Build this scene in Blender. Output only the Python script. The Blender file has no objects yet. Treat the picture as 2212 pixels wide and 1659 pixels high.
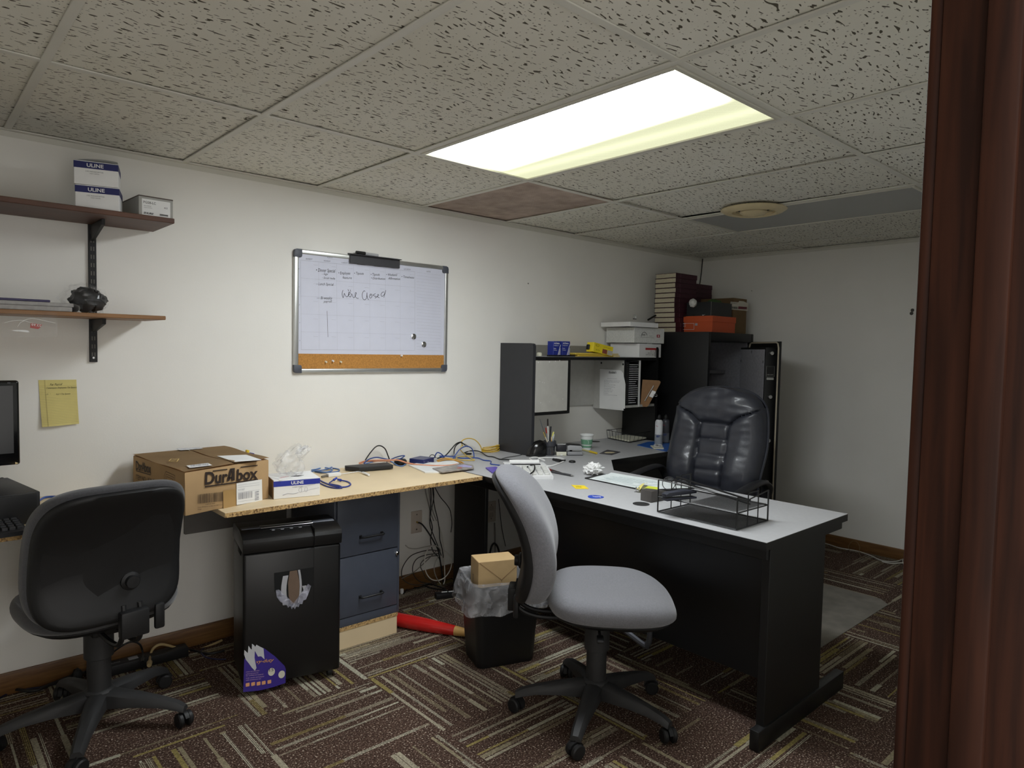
import bpy, bmesh, math, random
from mathutils import Vector, Matrix, noise
random.seed(7)
SC = bpy.context.scene
COL = SC.collection
PI = math.pi
# ------------------------------------------------------------------ camera
FPX, IW, IH = 1476.72, 2212, 1659
CAM = Vector((-0.327741, -3.137428, 1.344827))
RR = Matrix(((0.74103, -0.671173, 0.020026), (-0.019946, -0.051814, -0.998458), (0.671175, 0.739488, -0.051782)))
cd = bpy.data.cameras.new('camera'); cam = bpy.data.objects.new('camera', cd); COL.objects.link(cam)
cd.sensor_fit = 'HORIZONTAL'; cd.sensor_width = 36.0; cd.lens = FPX / IW * 36.0
cd.clip_start = 0.01; cd.clip_end = 50
rx, dn, fw = RR[0], RR[1], RR[2]
cam.matrix_world = Matrix(((rx[0], -dn[0], -fw[0], CAM[0]), (rx[1], -dn[1], -fw[1], CAM[1]), (rx[2], -dn[2], -fw[2], CAM[2]), (0, 0, 0, 1)))
SC.camera = cam
# ------------------------------------------------------------------ world and exposure
wd = bpy.data.worlds.new('world'); SC.world = wd; wd.use_nodes = True
wd.node_tree.nodes['Background'].inputs[0].default_value = (1.0, 0.97, 0.93, 1)
wd.node_tree.nodes['Background'].inputs[1].default_value = 0.9
SC.view_settings.view_transform = 'Standard'; SC.view_settings.look = 'None'
SC.view_settings.gamma = 1.0; SC.view_settings.use_curve_mapping = False
SC.view_settings.exposure = 1.5
LAMP = 10.0          # brightness of the lit tube
# ------------------------------------------------------------------ helpers
def ray(u, v):
    return (RR.transposed() @ Vector(((u - IW / 2) / FPX, (v - IH / 2) / FPX, 1.0)))
def on(ax, val, u, v):
    i = 'xyz'.index(ax); r = ray(u, v); return CAM + r * ((val - CAM[i]) / r[i])
def px(P):
    q = RR @ (Vector(P) - CAM); return (IW / 2 + FPX * q[0] / q[2], IH / 2 + FPX * q[1] / q[2])
def lin(h):
    h = h.lstrip('#'); c = [int(h[i:i + 2], 16) / 255 for i in (0, 2, 4)]
    return tuple(x / 12.92 if x <= 0.04045 else ((x + 0.055) / 1.055) ** 2.4 for x in c) + (1,)
MATS = {}
def N(nt, t, **kw):
    n = nt.nodes.new(t)
    for k, v in kw.items():
        if k.startswith('i_'):
            key = k[2:]; key = int(key) if key.isdigit() else key.replace('_', ' ')
            n.inputs[key].default_value = v
        else: setattr(n, k, v)
    return n
def mat(name, col, rough=0.5, metal=0.0, spec=0.5, var=0.06, vscale=18, bump=0.0, bscale=200, trans=0, alpha=1, sheen=0, coat=0):
    if name in MATS: return MATS[name]
    m = bpy.data.materials.new(name); m.use_nodes = True; nt = m.node_tree; b = nt.nodes['Principled BSDF']
    c = lin(col) if isinstance(col, str) else col
    b.inputs['Roughness'].default_value = rough; b.inputs['Metallic'].default_value = metal
    b.inputs['Specular IOR Level'].default_value = spec; b.inputs['Transmission Weight'].default_value = trans
    b.inputs['Alpha'].default_value = alpha; b.inputs['Sheen Weight'].default_value = sheen; b.inputs['Coat Weight'].default_value = coat
    tc = N(nt, 'ShaderNodeTexCoord')
    nz = N(nt, 'ShaderNodeTexNoise', i_Scale=vscale, i_Detail=3.0); nt.links.new(tc.outputs['Object'], nz.inputs['Vector'])
    rp = N(nt, 'ShaderNodeMapRange', i_1=0.3, i_2=0.7, i_3=1 - var, i_4=1 + var); nt.links.new(nz.outputs[0], rp.inputs[0])
    mx = N(nt, 'ShaderNodeVectorMath', operation='SCALE'); mx.inputs[0].default_value = c[:3]
    nt.links.new(rp.outputs[0], mx.inputs['Scale']); nt.links.new(mx.outputs[0], b.inputs['Base Color'])
    if bump:
        n2 = N(nt, 'ShaderNodeTexNoise', i_Scale=bscale, i_Detail=2.0); nt.links.new(tc.outputs['Object'], n2.inputs['Vector'])
        bp = N(nt, 'ShaderNodeBump', i_Strength=bump, i_Distance=0.002); nt.links.new(n2.outputs[0], bp.inputs['Height'])
        nt.links.new(bp.outputs[0], b.inputs['Normal'])
    MATS[name] = m; return m
def catmull(pts, closed=False, n=8):
    P = [Vector(p) for p in pts]
    if len(P) < 3: return P
    out = []; L = len(P)
    for i in range(L if closed else L - 1):
        if closed: a, b, c, d = P[(i - 1) % L], P[i], P[(i + 1) % L], P[(i + 2) % L]
        else: a, b, c, d = P[max(i - 1, 0)], P[i], P[i + 1], P[min(i + 2, L - 1)]
        for k in range(n):
            t = k / n
            out.append(0.5 * ((2 * b) + (c - a) * t + (2 * a - 5 * b + 4 * c - d) * t * t + (3 * b - a - 3 * c + d) * t ** 3))
    if not closed: out.append(P[-1])
    return out
class B:
    """collects geometry for ONE mesh"""
    def __init__(s): s.bm = bmesh.new(); s.mi = 0
    def _new(s, f):
        for x in f: x.material_index = s.mi
        return f
    def box(s, x0, x1, y0, y1, z0, z1, bev=0.0, seg=2, rot=0.0, piv=None):
        vs = [s.bm.verts.new(p) for p in ((x0, y0, z0), (x1, y0, z0), (x1, y1, z0), (x0, y1, z0), (x0, y0, z1), (x1, y0, z1), (x1, y1, z1), (x0, y1, z1))]
        fs = s._new([s.bm.faces.new([vs[i] for i in q]) for q in ((3, 2, 1, 0), (4, 5, 6, 7), (0, 1, 5, 4), (1, 2, 6, 5), (2, 3, 7, 6), (3, 0, 4, 7))])
        if rot:
            c = Vector(piv or ((x0 + x1) / 2, (y0 + y1) / 2, 0)); M = Matrix.Translation(c) @ Matrix.Rotation(rot, 4, 'Z') @ Matrix.Translation(-c)
            for v in vs: v.co = M @ v.co
        if bev:
            es = list({e for f in fs for e in f.edges})
            r = bmesh.ops.bevel(s.bm, geom=es, offset=bev, segments=seg, profile=0.5, affect='EDGES')
            s._new(r['faces'])
        return vs
    def obox(s, c, size, M=None, bev=0.0, seg=2):
        """box centred at c with orientation matrix M (3x3)"""
        n0 = set(s.bm.verts); a, b, d = size[0] / 2, size[1] / 2, size[2] / 2
        s.box(-a, a, -b, b, -d, d, bev, seg)
        T = Matrix.Translation(Vector(c)) @ (M.to_4x4() if M else Matrix.Identity(4))
        for v in s.bm.verts:
            if v not in n0: v.co = T @ v.co
    def prism(s, poly, z0, z1, M=None, bev=0.0, seg=2):
        """poly in XY extruded z0..z1, then transformed by 4x4 M"""
        n0 = set(s.bm.verts)
        a = [s.bm.verts.new((p[0], p[1], z0)) for p in poly]; b = [s.bm.verts.new((p[0], p[1], z1)) for p in poly]
        n = len(poly); fs = [s.bm.faces.new(a[::-1]), s.bm.faces.new(b)]
        fs += [s.bm.faces.new((a[i], a[(i + 1) % n], b[(i + 1) % n], b[i])) for i in range(n)]
        s._new(fs)
        if bev:
            es = [e for e in {e for f in fs[:2] for e in f.edges}]
            r = bmesh.ops.bevel(s.bm, geom=es, offset=bev, segments=seg, profile=0.5, affect='EDGES'); s._new(r['faces'])
        if M is not None:
            for v in s.bm.verts:
                if v not in n0: v.co = M @ v.co
    def ring(s, rings, cap0=True, cap1=True, closed=True):
        """skin between rings of points"""
        R_ = [[s.bm.verts.new(p) for p in r] for r in rings]; n = len(rings[0]); fs = []
        for a, b in zip(R_[:-1], R_[1:]):
            for i in range(n if closed else n - 1):
                j = (i + 1) % n
                fs.append(s.bm.faces.new((a[i], a[j], b[j], b[i])))
        if cap0 and closed: fs.append(s.bm.faces.new(R_[0][::-1]))
        if cap1 and closed: fs.append(s.bm.faces.new(R_[-1]))
        s._new(fs); return R_
    def tube(s, pts, r, seg=8, closed=False, smooth=0):
        P = catmull(pts, closed, smooth) if smooth else [Vector(p) for p in pts]
        Q = [P[0]]
        for p in P[1:]:
            if (p - Q[-1]).length > 1e-5: Q.append(p)
        P = Q; n = len(P); rings = []; up = None
        for i in range(n):
            if closed: t = P[(i + 1) % n] - P[(i - 1) % n]
            else: t = P[min(i + 1, n - 1)] - P[max(i - 1, 0)]
            t.normalize()
            if up is None: up = t.orthogonal().normalized()
            up = (up - t * up.dot(t))
            if up.length < 1e-6: up = t.orthogonal()
            up.normalize(); w = t.cross(up)
            ri = r[i * (len(r) - 1) // max(n - 1, 1)] if isinstance(r, (list, tuple)) else r
            rings.append([P[i] + up * (math.cos(2 * PI * k / seg) * ri) + w * (math.sin(2 * PI * k / seg) * ri) for k in range(seg)])
        if closed: rings.append(rings[0]); s.ring(rings, False, False); bmesh.ops.remove_doubles(s.bm, verts=s.bm.verts, dist=1e-6)
        else: s.ring(rings)
    def cyl(s, p0, p1, r0, r1=None, seg=20):
        p0, p1 = Vector(p0), Vector(p1); r1 = r0 if r1 is None else r1
        t = (p1 - p0).normalized(); u = t.orthogonal().normalized(); w = t.cross(u)
        s.ring([[p + u * (math.cos(2 * PI * k / seg) * r) + w * (math.sin(2 * PI * k / seg) * r) for k in range(seg)] for p, r in ((p0, r0), (p1, r1))])
    def lathe(s, prof, c=(0, 0, 0), axis=(0, 0, 1), seg=28):
        """prof: (radius, height) pairs along axis from c"""
        c = Vector(c); t = Vector(axis).normalized(); u = t.orthogonal().normalized(); w = t.cross(u)
        s.ring([[c + t * h + u * (math.cos(2 * PI * k / seg) * max(r, 1e-4)) + w * (math.sin(2 * PI * k / seg) * max(r, 1e-4)) for k in range(seg)] for r, h in prof])
    def ball(s, c, r, sc=(1, 1, 1), u=16, v=10):
        bm2 = bmesh.ops.create_uvsphere(s.bm, u_segments=u, v_segments=v, radius=r)
        for x in bm2['verts']: x.co = Vector((x.co.x * sc[0], x.co.y * sc[1], x.co.z * sc[2])) + Vector(c)
        s._new(list({f for x in bm2['verts'] for f in x.link_faces}))
    def quad(s, a, b, c, d): s._new([s.bm.faces.new([s.bm.verts.new(p) for p in (a, b, c, d)])])
    def poly(s, pts): s._new([s.bm.faces.new([s.bm.verts.new(p) for p in pts])])
    def grid(s, f, nu, nv):
        """f(u,v)->point on [0,1]^2"""
        V = [[s.bm.verts.new(f(i / nu, j / nv)) for j in range(nv + 1)] for i in range(nu + 1)]
        s._new([s.bm.faces.new((V[i][j], V[i + 1][j], V[i + 1][j + 1], V[i][j + 1])) for i in range(nu) for j in range(nv)])
        return V
    def plate(s, pts, n, th):
        n = Vector(n).normalized() * th; s.ring([[Vector(p) for p in pts], [Vector(p) + n for p in pts]])
    def text(s, txt, o, ux, uy, width=None, height=None, shear=0.0, align='L', bold=0.0):
        """flat lettering: o = lower left (align L) or lower middle (C); ux right, uy up; scaled to width and/or cap height"""
        cu = bpy.data.curves.new('t', 'FONT'); cu.body = txt; cu.size = 1.0; cu.shear = shear; cu.offset = bold; cu.resolution_u = 3
        ob = bpy.data.objects.new('t', cu); COL.objects.link(ob)
        dg = bpy.context.evaluated_depsgraph_get(); me = bpy.data.meshes.new_from_object(ob.evaluated_get(dg))
        bpy.data.objects.remove(ob); bpy.data.curves.remove(cu)
        xs = [v.co.x for v in me.vertices]
        if not xs: return
        x0, x1 = min(xs), max(xs); sx = sy = None
        if height: sy = height / 0.7
        if width: sx = width / max(x1 - x0, 1e-6)
        sx = sx or sy; sy = sy or sx
        ux, uy, o = Vector(ux).normalized(), Vector(uy).normalized(), Vector(o)
        off = x0 if align == 'L' else (x0 + x1) / 2
        nv = [s.bm.verts.new(o + ux * ((v.co.x - off) * sx) + uy * (v.co.y * sy)) for v in me.vertices]
        fs = []
        for p in me.polygons:
            try: fs.append(s.bm.faces.new([nv[i] for i in p.vertices]))
            except ValueError: pass
        s._new(fs); bpy.data.meshes.remove(me)
    def move(s, M, verts=None):
        for v in (verts or s.bm.verts): v.co = M @ v.co
BASE = {}
def obj(name, b, mats, parent=None, world=False, angle=35, smooth=True, sub=0):
    me = bpy.data.meshes.new(name)
    if world and parent is not None and root(parent) in BASE:
        b.move(BASE[root(parent)].inverted())
    bmesh.ops.recalc_face_normals(b.bm, faces=b.bm.faces) if b.bm.faces else None
    b.bm.to_mesh(me); b.bm.free()
    for m in (mats if isinstance(mats, (list, tuple)) else [mats]): me.materials.append(m)
    if smooth:
        for p in me.polygons: p.use_smooth = True
        me.set_sharp_from_angle(angle=math.radians(angle))
    o = bpy.data.objects.new(name, me); COL.objects.link(o)
    if parent is not None: o.parent = parent
    if sub:
        md = o.modifiers.new('sub', 'SUBSURF'); md.levels = sub; md.render_levels = sub
    return o
def root(o):
    while o.parent is not None: o = o.parent
    return o.name
def tag(o, label, cat, group=None, kind=None):
    o['label'] = label; o['category'] = cat
    if group: o['group'] = group
    if kind: o['kind'] = kind
    return o
def thing(name, label, cat, loc=(0, 0, 0), rz=0.0, group=None):
    o = bpy.data.objects.new(name, None); o.empty_display_size = 0.05; COL.objects.link(o)
    o.location = loc; o.rotation_euler = (0, 0, rz)
    BASE[o.name] = Matrix.Translation(Vector(loc)) @ Matrix.Rotation(rz, 4, 'Z')
    return tag(o, label, cat, group)
def struct(name, b, m, parent=None, **kw):
    o = obj(name, b, m, parent, **kw)
    if parent is None: o['kind'] = 'structure'
    return o
def single(name, b, mats, label, cat, group=None, loc=None, **kw):
    """a thing that is one mesh; geometry given in world coordinates, origin moved to loc"""
    if loc is not None: b.move(Matrix.Translation(-Vector(loc)))
    o = obj(name, b, mats, None, **kw)
    if loc is not None: o.location = loc
    return tag(o, label, cat, group)
def copytree(o, parent=None):
    c = o.copy(); COL.objects.link(c)
    if parent is not None: c.parent = parent
    for ch in list(o.children): copytree(ch, c)
    return c
def superell(a, b, n, k, N_):
    t = 2 * PI * k / N_; c, s_ = math.cos(t), math.sin(t)
    return (a * math.copysign(abs(c) ** (2 / n), c), b * math.copysign(abs(s_) ** (2 / n), s_))
def rrect(x0, x1, y0, y1, r, seg=5):
    out = []
    for cx, cy, a0 in ((x1 - r, y1 - r, 0), (x0 + r, y1 - r, 90), (x0 + r, y0 + r, 180), (x1 - r, y0 + r, 270)):
        for k in range(seg + 1):
            a = math.radians(a0 + 90 * k / seg); out.append((cx + r * math.cos(a), cy + r * math.sin(a)))
    return out
X3, Y3, Z3 = Vector((1, 0, 0)), Vector((0, 1, 0)), Vector((0, 0, 1))
def basis(ux, uy):
    ux = Vector(ux).normalized(); uy = Vector(uy).normalized(); uz = ux.cross(uy)
    return Matrix((ux, uy, uz)).transposed()
def frame(o, ux, uy):
    return Matrix.Translation(Vector(o)) @ basis(ux, uy).to_4x4()
WALLF = lambda o: frame(o, X3, Z3)      # local x right, y up, z out of the back wall (toward -Y)
# ------------------------------------------------------------------ room
H = 2.105; XL, XR, YF = -1.0, 4.585, -2.877; T = 0.6096; DW = 0.8385
def wall_mat():
    m = bpy.data.materials.new('wall_paint'); m.use_nodes = True; nt = m.node_tree; b = nt.nodes['Principled BSDF']
    b.inputs['Roughness'].default_value = 0.6; b.inputs['Specular IOR Level'].default_value = 0.3
    tc = N(nt, 'ShaderNodeTexCoord'); nz = N(nt, 'ShaderNodeTexNoise', i_Scale=1.7, i_Detail=4.0)
    nt.links.new(tc.outputs['Object'], nz.inputs['Vector'])
    cr = N(nt, 'ShaderNodeValToRGB'); cr.color_ramp.elements[0].color = lin('#eae8e2'); cr.color_ramp.elements[1].color = lin('#f0eee8')
    cr.color_ramp.elements[0].position = 0.35; cr.color_ramp.elements[1].position = 0.65
    nt.links.new(nz.outputs[0], cr.inputs[0])
    vo = N(nt, 'ShaderNodeTexVoronoi', i_Scale=2.6); nt.links.new(tc.outputs['Object'], vo.inputs['Vector'])
    n3 = N(nt, 'ShaderNodeTexNoise', i_Scale=60.0); nt.links.new(tc.outputs['Object'], n3.inputs['Vector'])
    ad = N(nt, 'ShaderNodeMath', operation='MULTIPLY_ADD'); ad.inputs[1].default_value = 0.05; nt.links.new(n3.outputs[0], ad.inputs[0]); nt.links.new(vo.outputs['Distance'], ad.inputs[2])
    lt = N(nt, 'ShaderNodeMath', operation='LESS_THAN'); lt.inputs[1].default_value = 0.036; nt.links.new(ad.outputs[0], lt.inputs[0])
    mx = N(nt, 'ShaderNodeMix', data_type='RGBA'); mx.inputs['B'].default_value = lin('#8d8a83')
    nt.links.new(lt.outputs[0], mx.inputs['Factor']); nt.links.new(cr.outputs[0], mx.inputs['A']); nt.links.new(mx.outputs['Result'], b.inputs['Base Color'])
    n2 = N(nt, 'ShaderNodeTexNoise', i_Scale=160.0, i_Detail=3.0); nt.links.new(tc.outputs['Object'], n2.inputs['Vector'])
    bp = N(nt, 'ShaderNodeBump', i_Strength=0.12, i_Distance=0.002); nt.links.new(n2.outputs[0], bp.inputs['Height']); nt.links.new(bp.outputs[0], b.inputs['Normal'])
    return m
def wood_mat(name, c0, c1, scale=6.0, stretch=(1, 1, 14), rough=0.4, spec=0.5):
    m = bpy.data.materials.new(name); m.use_nodes = True; nt = m.node_tree; b = nt.nodes['Principled BSDF']
    b.inputs['Roughness'].default_value = rough; b.inputs['Specular IOR Level'].default_value = spec
    tc = N(nt, 'ShaderNodeTexCoord'); mp = N(nt, 'ShaderNodeMapping'); mp.inputs['Scale'].default_value = stretch
    nt.links.new(tc.outputs['Object'], mp.inputs[0])
    nz = N(nt, 'ShaderNodeTexNoise', i_Scale=scale, i_Detail=6.0, i_Distortion=0.6); nt.links.new(mp.outputs[0], nz.inputs['Vector'])
    cr = N(nt, 'ShaderNodeValToRGB'); cr.color_ramp.elements[0].color = lin(c0); cr.color_ramp.elements[1].color = lin(c1)
    cr.color_ramp.elements[0].position = 0.32; cr.color_ramp.elements[1].position = 0.68
    nt.links.new(nz.outputs[0], cr.inputs[0]); nt.links.new(cr.outputs[0], b.inputs['Base Color'])
    bp = N(nt, 'ShaderNodeBump', i_Strength=0.08, i_Distance=0.002); nt.links.new(nz.outputs[0], bp.inputs['Height']); nt.links.new(bp.outputs[0], b.inputs['Normal'])
    MATS[name] = m; return m
def math_chain(nt):
    def M(op, a, b=None, c=None):
        n = N(nt, 'ShaderNodeMath', operation=op)
        for i, x in enumerate((a, b, c)):
            if x is None: continue
            if isinstance(x, (int, float)): n.inputs[i].default_value = x
            else: nt.links.new(x, n.inputs[i])
        return n.outputs[0]
    return M
def carpet_mat():
    m = bpy.data.materials.new('carpet_tiles'); m.use_nodes = True; nt = m.node_tree; b = nt.nodes['Principled BSDF']
    b.inputs['Roughness'].default_value = 0.95; b.inputs['Specular IOR Level'].default_value = 0.1
    M = math_chain(nt); tc = N(nt, 'ShaderNodeTexCoord'); sp = N(nt, 'ShaderNodeSeparateXYZ'); nt.links.new(tc.outputs['Object'], sp.inputs[0])
    S = 0.4935
    u = M('DIVIDE', M('SUBTRACT', sp.outputs[0], 1.075), S); v = M('DIVIDE', M('ADD', sp.outputs[1], 0.77), S)
    i, j = M('FLOOR', u), M('FLOOR', v); fu, fv = M('SUBTRACT', u, i), M('SUBTRACT', v, j)
    par = M('FLOORED_MODULO', M('ADD', i, j), 2.0)                    # 1: stripes run along y
    par = M('GREATER_THAN', par, 0.5)
    mixf = lambda a, c: M('ADD', M('MULTIPLY', a, M('SUBTRACT', 1.0, par)), M('MULTIPLY', c, par))
    al, ac = mixf(fu, fv), mixf(fv, fu)                                  # along and across the stripes
    tid = M('ADD', M('MULTIPLY', i, 7.13), M('MULTIPLY', j, 3.71))
    def wn(x, y, z=0.0):
        cb = N(nt, 'ShaderNodeCombineXYZ')
        for k, q in enumerate((x, y, z)):
            if isinstance(q, (int, float)): cb.inputs[k].default_value = q
            else: nt.links.new(q, cb.inputs[k])
        w = N(nt, 'ShaderNodeTexWhiteNoise', noise_dimensions='3D'); nt.links.new(cb.outputs[0], w.inputs[0]); return w
    NR = 25.0
    row = M('FLOOR', M('MULTIPLY', ac, NR)); fr = M('SUBTRACT', M('MULTIPLY', ac, NR), row)
    w1 = wn(tid, row, 1.0); w2 = wn(tid, row, 2.0)
    seg = M('FLOOR', M('ADD', M('MULTIPLY', al, 1.7), w2.outputs[0])) # broken into long runs
    w3 = wn(tid, row, M('ADD', seg, 5.0)); w4 = wn(tid, row, M('ADD', seg, 9.0)); w6 = wn(tid, row, M('ADD', seg, 13.0))
    onr = M('LESS_THAN', M('ADD', M('MULTIPLY', w1.outputs[0], 0.72), M('MULTIPLY', w3.outputs[0], 0.28)), 0.40)
    wid = M('ADD', 0.30, M('MULTIPLY', w4.outputs[0], 0.75))
    inr = M('LESS_THAN', M('ABSOLUTE', M('SUBTRACT', fr, 0.5)), M('MULTIPLY', wid, 0.5))
    # yarn lines
    yarn = M('ADD', 0.5, M('MULTIPLY', 0.5, M('SINE', M('MULTIPLY', ac, 2 * PI * 95))))
    thin = M('GREATER_THAN', w6.outputs[0], 0.5)
    lines = M('MAXIMUM', M('GREATER_THAN', yarn, 0.42), M('SUBTRACT', 1.0, thin))
    edge = M('LESS_THAN', M('ABSOLUTE', M('SUBTRACT', al, 0.5)), 0.485)
    stripe = M('MULTIPLY', M('MULTIPLY', onr, inr), M('MULTIPLY', lines, edge))
    # border yarn at one tile side
    bd = M('MULTIPLY', M('LESS_THAN', M('ABSOLUTE', M('SUBTRACT', ac, 0.022)), 0.011), M('GREATER_THAN', wn(tid, 77.0, 3.0).outputs[0], 0.35))
    stripe = M('MAXIMUM', stripe, bd)
    n1 = N(nt, 'ShaderNodeTexNoise', i_Scale=170.0, i_Detail=2.0); nt.links.new(tc.outputs['Object'], n1.inputs['Vector'])
    n2 = N(nt, 'ShaderNodeTexNoise', i_Scale=2.2, i_Detail=4.0); nt.links.new(tc.outputs['Object'], n2.inputs['Vector'])
    n4 = N(nt, 'ShaderNodeTexNoise', i_Scale=70.0, i_Detail=2.0); nt.links.new(tc.outputs['Object'], n4.inputs['Vector'])
    base = N(nt, 'ShaderNodeValToRGB'); e = base.color_ramp.elements
    e[0].position, e[0].color = 0.40, lin('#352720'); e[1].position, e[1].color = 0.60, lin('#5f4b41')
    x = e.new(0.635); x.color = lin('#76665a'); x = e.new(0.69); x.color = lin('#cbbfae')
    nt.links.new(n1.outputs[0], base.inputs[0])
    sc = N(nt, 'ShaderNodeValToRGB'); sc.color_ramp.interpolation = 'CONSTANT'; e = sc.color_ramp.elements
    e[0].color = lin('#9c9480'); e[1].position, e[1].color = 0.38, lin('#8d8050'); x = e.new(0.55); x.color = lin('#a9a592'); x = e.new(0.8); x.color = lin('#8a8068')
    nt.links.new(wn(tid, row, M('ADD', seg, 21.0)).outputs[0], sc.inputs[0])
    hv = N(nt, 'ShaderNodeMix', data_type='RGBA', blend_type='MULTIPLY'); hv.inputs['Factor'].default_value = 0.75
    r2 = N(nt, 'ShaderNodeMapRange', i_1=0.3, i_2=0.7, i_3=0.5, i_4=1.35); nt.links.new(n1.outputs[0], r2.inputs[0])
    nt.links.new(sc.outputs[0], hv.inputs['A']); nt.links.new(r2.outputs[0], hv.inputs['B'])
    mx = N(nt, 'ShaderNodeMix', data_type='RGBA'); nt.links.new(stripe, mx.inputs['Factor']); nt.links.new(base.outputs[0], mx.inputs['A']); nt.links.new(hv.outputs['Result'], mx.inputs['B'])
    # worn darker patches
    r3 = N(nt, 'ShaderNodeMapRange', i_1=0.35, i_2=0.65, i_3=0.82, i_4=1.08); nt.links.new(n2.outputs[0], r3.inputs[0])
    r4 = N(nt, 'ShaderNodeMapRange', i_1=0.3, i_2=0.7, i_3=0.8, i_4=1.2); nt.links.new(n4.outputs[0], r4.inputs[0])
    fin = N(nt, 'ShaderNodeVectorMath', operation='SCALE'); nt.links.new(mx.outputs['Result'], fin.inputs[0]); nt.links.new(M('MULTIPLY', r3.outputs[0], r4.outputs[0]), fin.inputs['Scale'])
    nt.links.new(fin.outputs[0], b.inputs['Base Color'])
    bp = N(nt, 'ShaderNodeBump', i_Strength=0.6, i_Distance=0.003); nt.links.new(n1.outputs[0], bp.inputs['Height']); nt.links.new(bp.outputs[0], b.inputs['Normal'])
    return m
def tile_mat():
    m = bpy.data.materials.new('ceiling_tile'); m.use_nodes = True; nt = m.node_tree; b = nt.nodes['Principled BSDF']
    b.inputs['Roughness'].default_value = 0.9; b.inputs['Specular IOR Level'].default_value = 0.1
    M = math_chain(nt); tc = N(nt, 'ShaderNodeTexCoord')
    wob = N(nt, 'ShaderNodeTexNoise', i_Scale=9.0, i_Detail=1.0); nt.links.new(tc.outputs['Object'], wob.inputs['Vector'])
    wv = N(nt, 'ShaderNodeVectorMath', operation='MULTIPLY_ADD'); wv.inputs[1].default_value = (0.05, 0.05, 0); nt.links.new(wob.outputs['Color'], wv.inputs[0]); nt.links.new(tc.outputs['Object'], wv.inputs[2])
    mp = N(nt, 'ShaderNodeMapping'); mp.inputs['Scale'].default_value = (38, 115, 1); nt.links.new(wv.outputs[0], mp.inputs[0])
    vo = N(nt, 'ShaderNodeTexNoise', i_Scale=1.0, i_Detail=0.6, i_Roughness=0.3); nt.links.new(mp.outputs[0], vo.inputs['Vector'])
    fis = M('GREATER_THAN', vo.outputs[0], 0.672)
    v2 = N(nt, 'ShaderNodeTexVoronoi', i_Scale=75.0); nt.links.new(tc.outputs['Object'], v2.inputs['Vector'])
    pin = M('LESS_THAN', v2.outputs['Distance'], 0.17)
    pin = M('MULTIPLY', pin, M('GREATER_THAN', N(nt, 'ShaderNodeTexNoise', i_Scale=30.0).outputs[0], 0.1))
    cb = M('MINIMUM', 1.0, M('ADD', fis, M('MULTIPLY', pin, 0.6)))
    nz = N(nt, 'ShaderNodeTexNoise', i_Scale=1.1, i_Detail=4.0); nt.links.new(tc.outputs['Object'], nz.inputs['Vector'])
    cr = N(nt, 'ShaderNodeValToRGB'); cr.color_ramp.elements[0].color = lin('#dcd9cc'); cr.color_ramp.elements[1].color = lin('#e6e4da')
    cr.color_ramp.elements[0].position = 0.35; cr.color_ramp.elements[1].position = 0.65; nt.links.new(nz.outputs[0], cr.inputs[0])
    mx = N(nt, 'ShaderNodeMix', data_type='RGBA'); mx.inputs['B'].default_value = lin('#5b574c'); nt.links.new(cb, mx.inputs['Factor']); nt.links.new(cr.outputs[0], mx.inputs['A'])
    nt.links.new(mx.outputs['Result'], b.inputs['Base Color'])
    bp = N(nt, 'ShaderNodeBump', i_Strength=0.5, i_Distance=0.002, invert=True); nt.links.new(cb, bp.inputs['Height']); nt.links.new(bp.outputs[0], b.inputs['Normal'])
    return m
def return_mat():
    """brown perforated tile"""
    m = bpy.data.materials.new('brown_tile'); m.use_nodes = True; nt = m.node_tree; b = nt.nodes['Principled BSDF']
    b.inputs['Roughness'].default_value = 0.8; tc = N(nt, 'ShaderNodeTexCoord')
    nz = N(nt, 'ShaderNodeTexNoise', i_Scale=14.0, i_Detail=5.0); nt.links.new(tc.outputs['Object'], nz.inputs['Vector'])
    cr = N(nt, 'ShaderNodeValToRGB'); cr.color_ramp.elements[0].color = lin('#a08d80'); cr.color_ramp.elements[1].color = lin('#c0ada0')
    cr.color_ramp.elements[0].position = 0.3; cr.color_ramp.elements[1].position = 0.7; nt.links.new(nz.outputs[0], cr.inputs[0])
    vo = N(nt, 'ShaderNodeTexVoronoi', i_Scale=160.0, i_Randomness=0.0); nt.links.new(tc.outputs['Object'], vo.inputs['Vector'])
    lt = N(nt, 'ShaderNodeMath', operation='LESS_THAN'); lt.inputs[1].default_value = 0.25; nt.links.new(vo.outputs['Distance'], lt.inputs[0])
    mx = N(nt, 'ShaderNodeMix', data_type='RGBA'); mx.inputs['B'].default_value = lin('#5c4d44'); nt.links.new(lt.outputs[0], mx.inputs['Factor']); nt.links.new(cr.outputs[0], mx.inputs['A'])
    nt.links.new(mx.outputs['Result'], b.inputs['Base Color']); return m
m_wall, m_carpet, m_tile, m_brown = wall_mat(), carpet_mat(), tile_mat(), return_mat()
m_tee = mat('tee_enamel', '#d6d4ca', 0.5, var=0.04, vscale=4)
m_base = wood_mat('oak_baseboard', '#5d3d1f', '#7d5a33', 5, (1.2, 1.2, 16))
m_dark = wood_mat('dark_shaded_wood', '#200f08', '#341b10', 5, (14, 14, 0.8), 0.6, 0.15)  # dark brown wood, with the doorway's shade put into the colour
m_black = mat('black_gap', '#0a0a0a', 0.9)
b = B(); b.box(XL - 0.1, XR + 0.1, YF - 1.6, 0.1, -0.06, 0); struct('floor', b, m_carpet, smooth=False)
b = B(); b.box(XL - 0.1, XR + 0.1, 0, 0.1, 0, H + 0.2); struct('wall_back', b, m_wall, smooth=False)
b = B(); b.box(XR, XR + 0.1, YF - 0.12, 0, 0, H + 0.2); struct('wall_right', b, m_wall, smooth=False)
b = B(); b.box(XL - 0.1, XL, YF - 0.12, 0, 0, H + 0.2); struct('wall_left', b, m_wall, smooth=False)
DX0, DX1, DH = -0.40, 0.54, 2.03        # doorway
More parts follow.
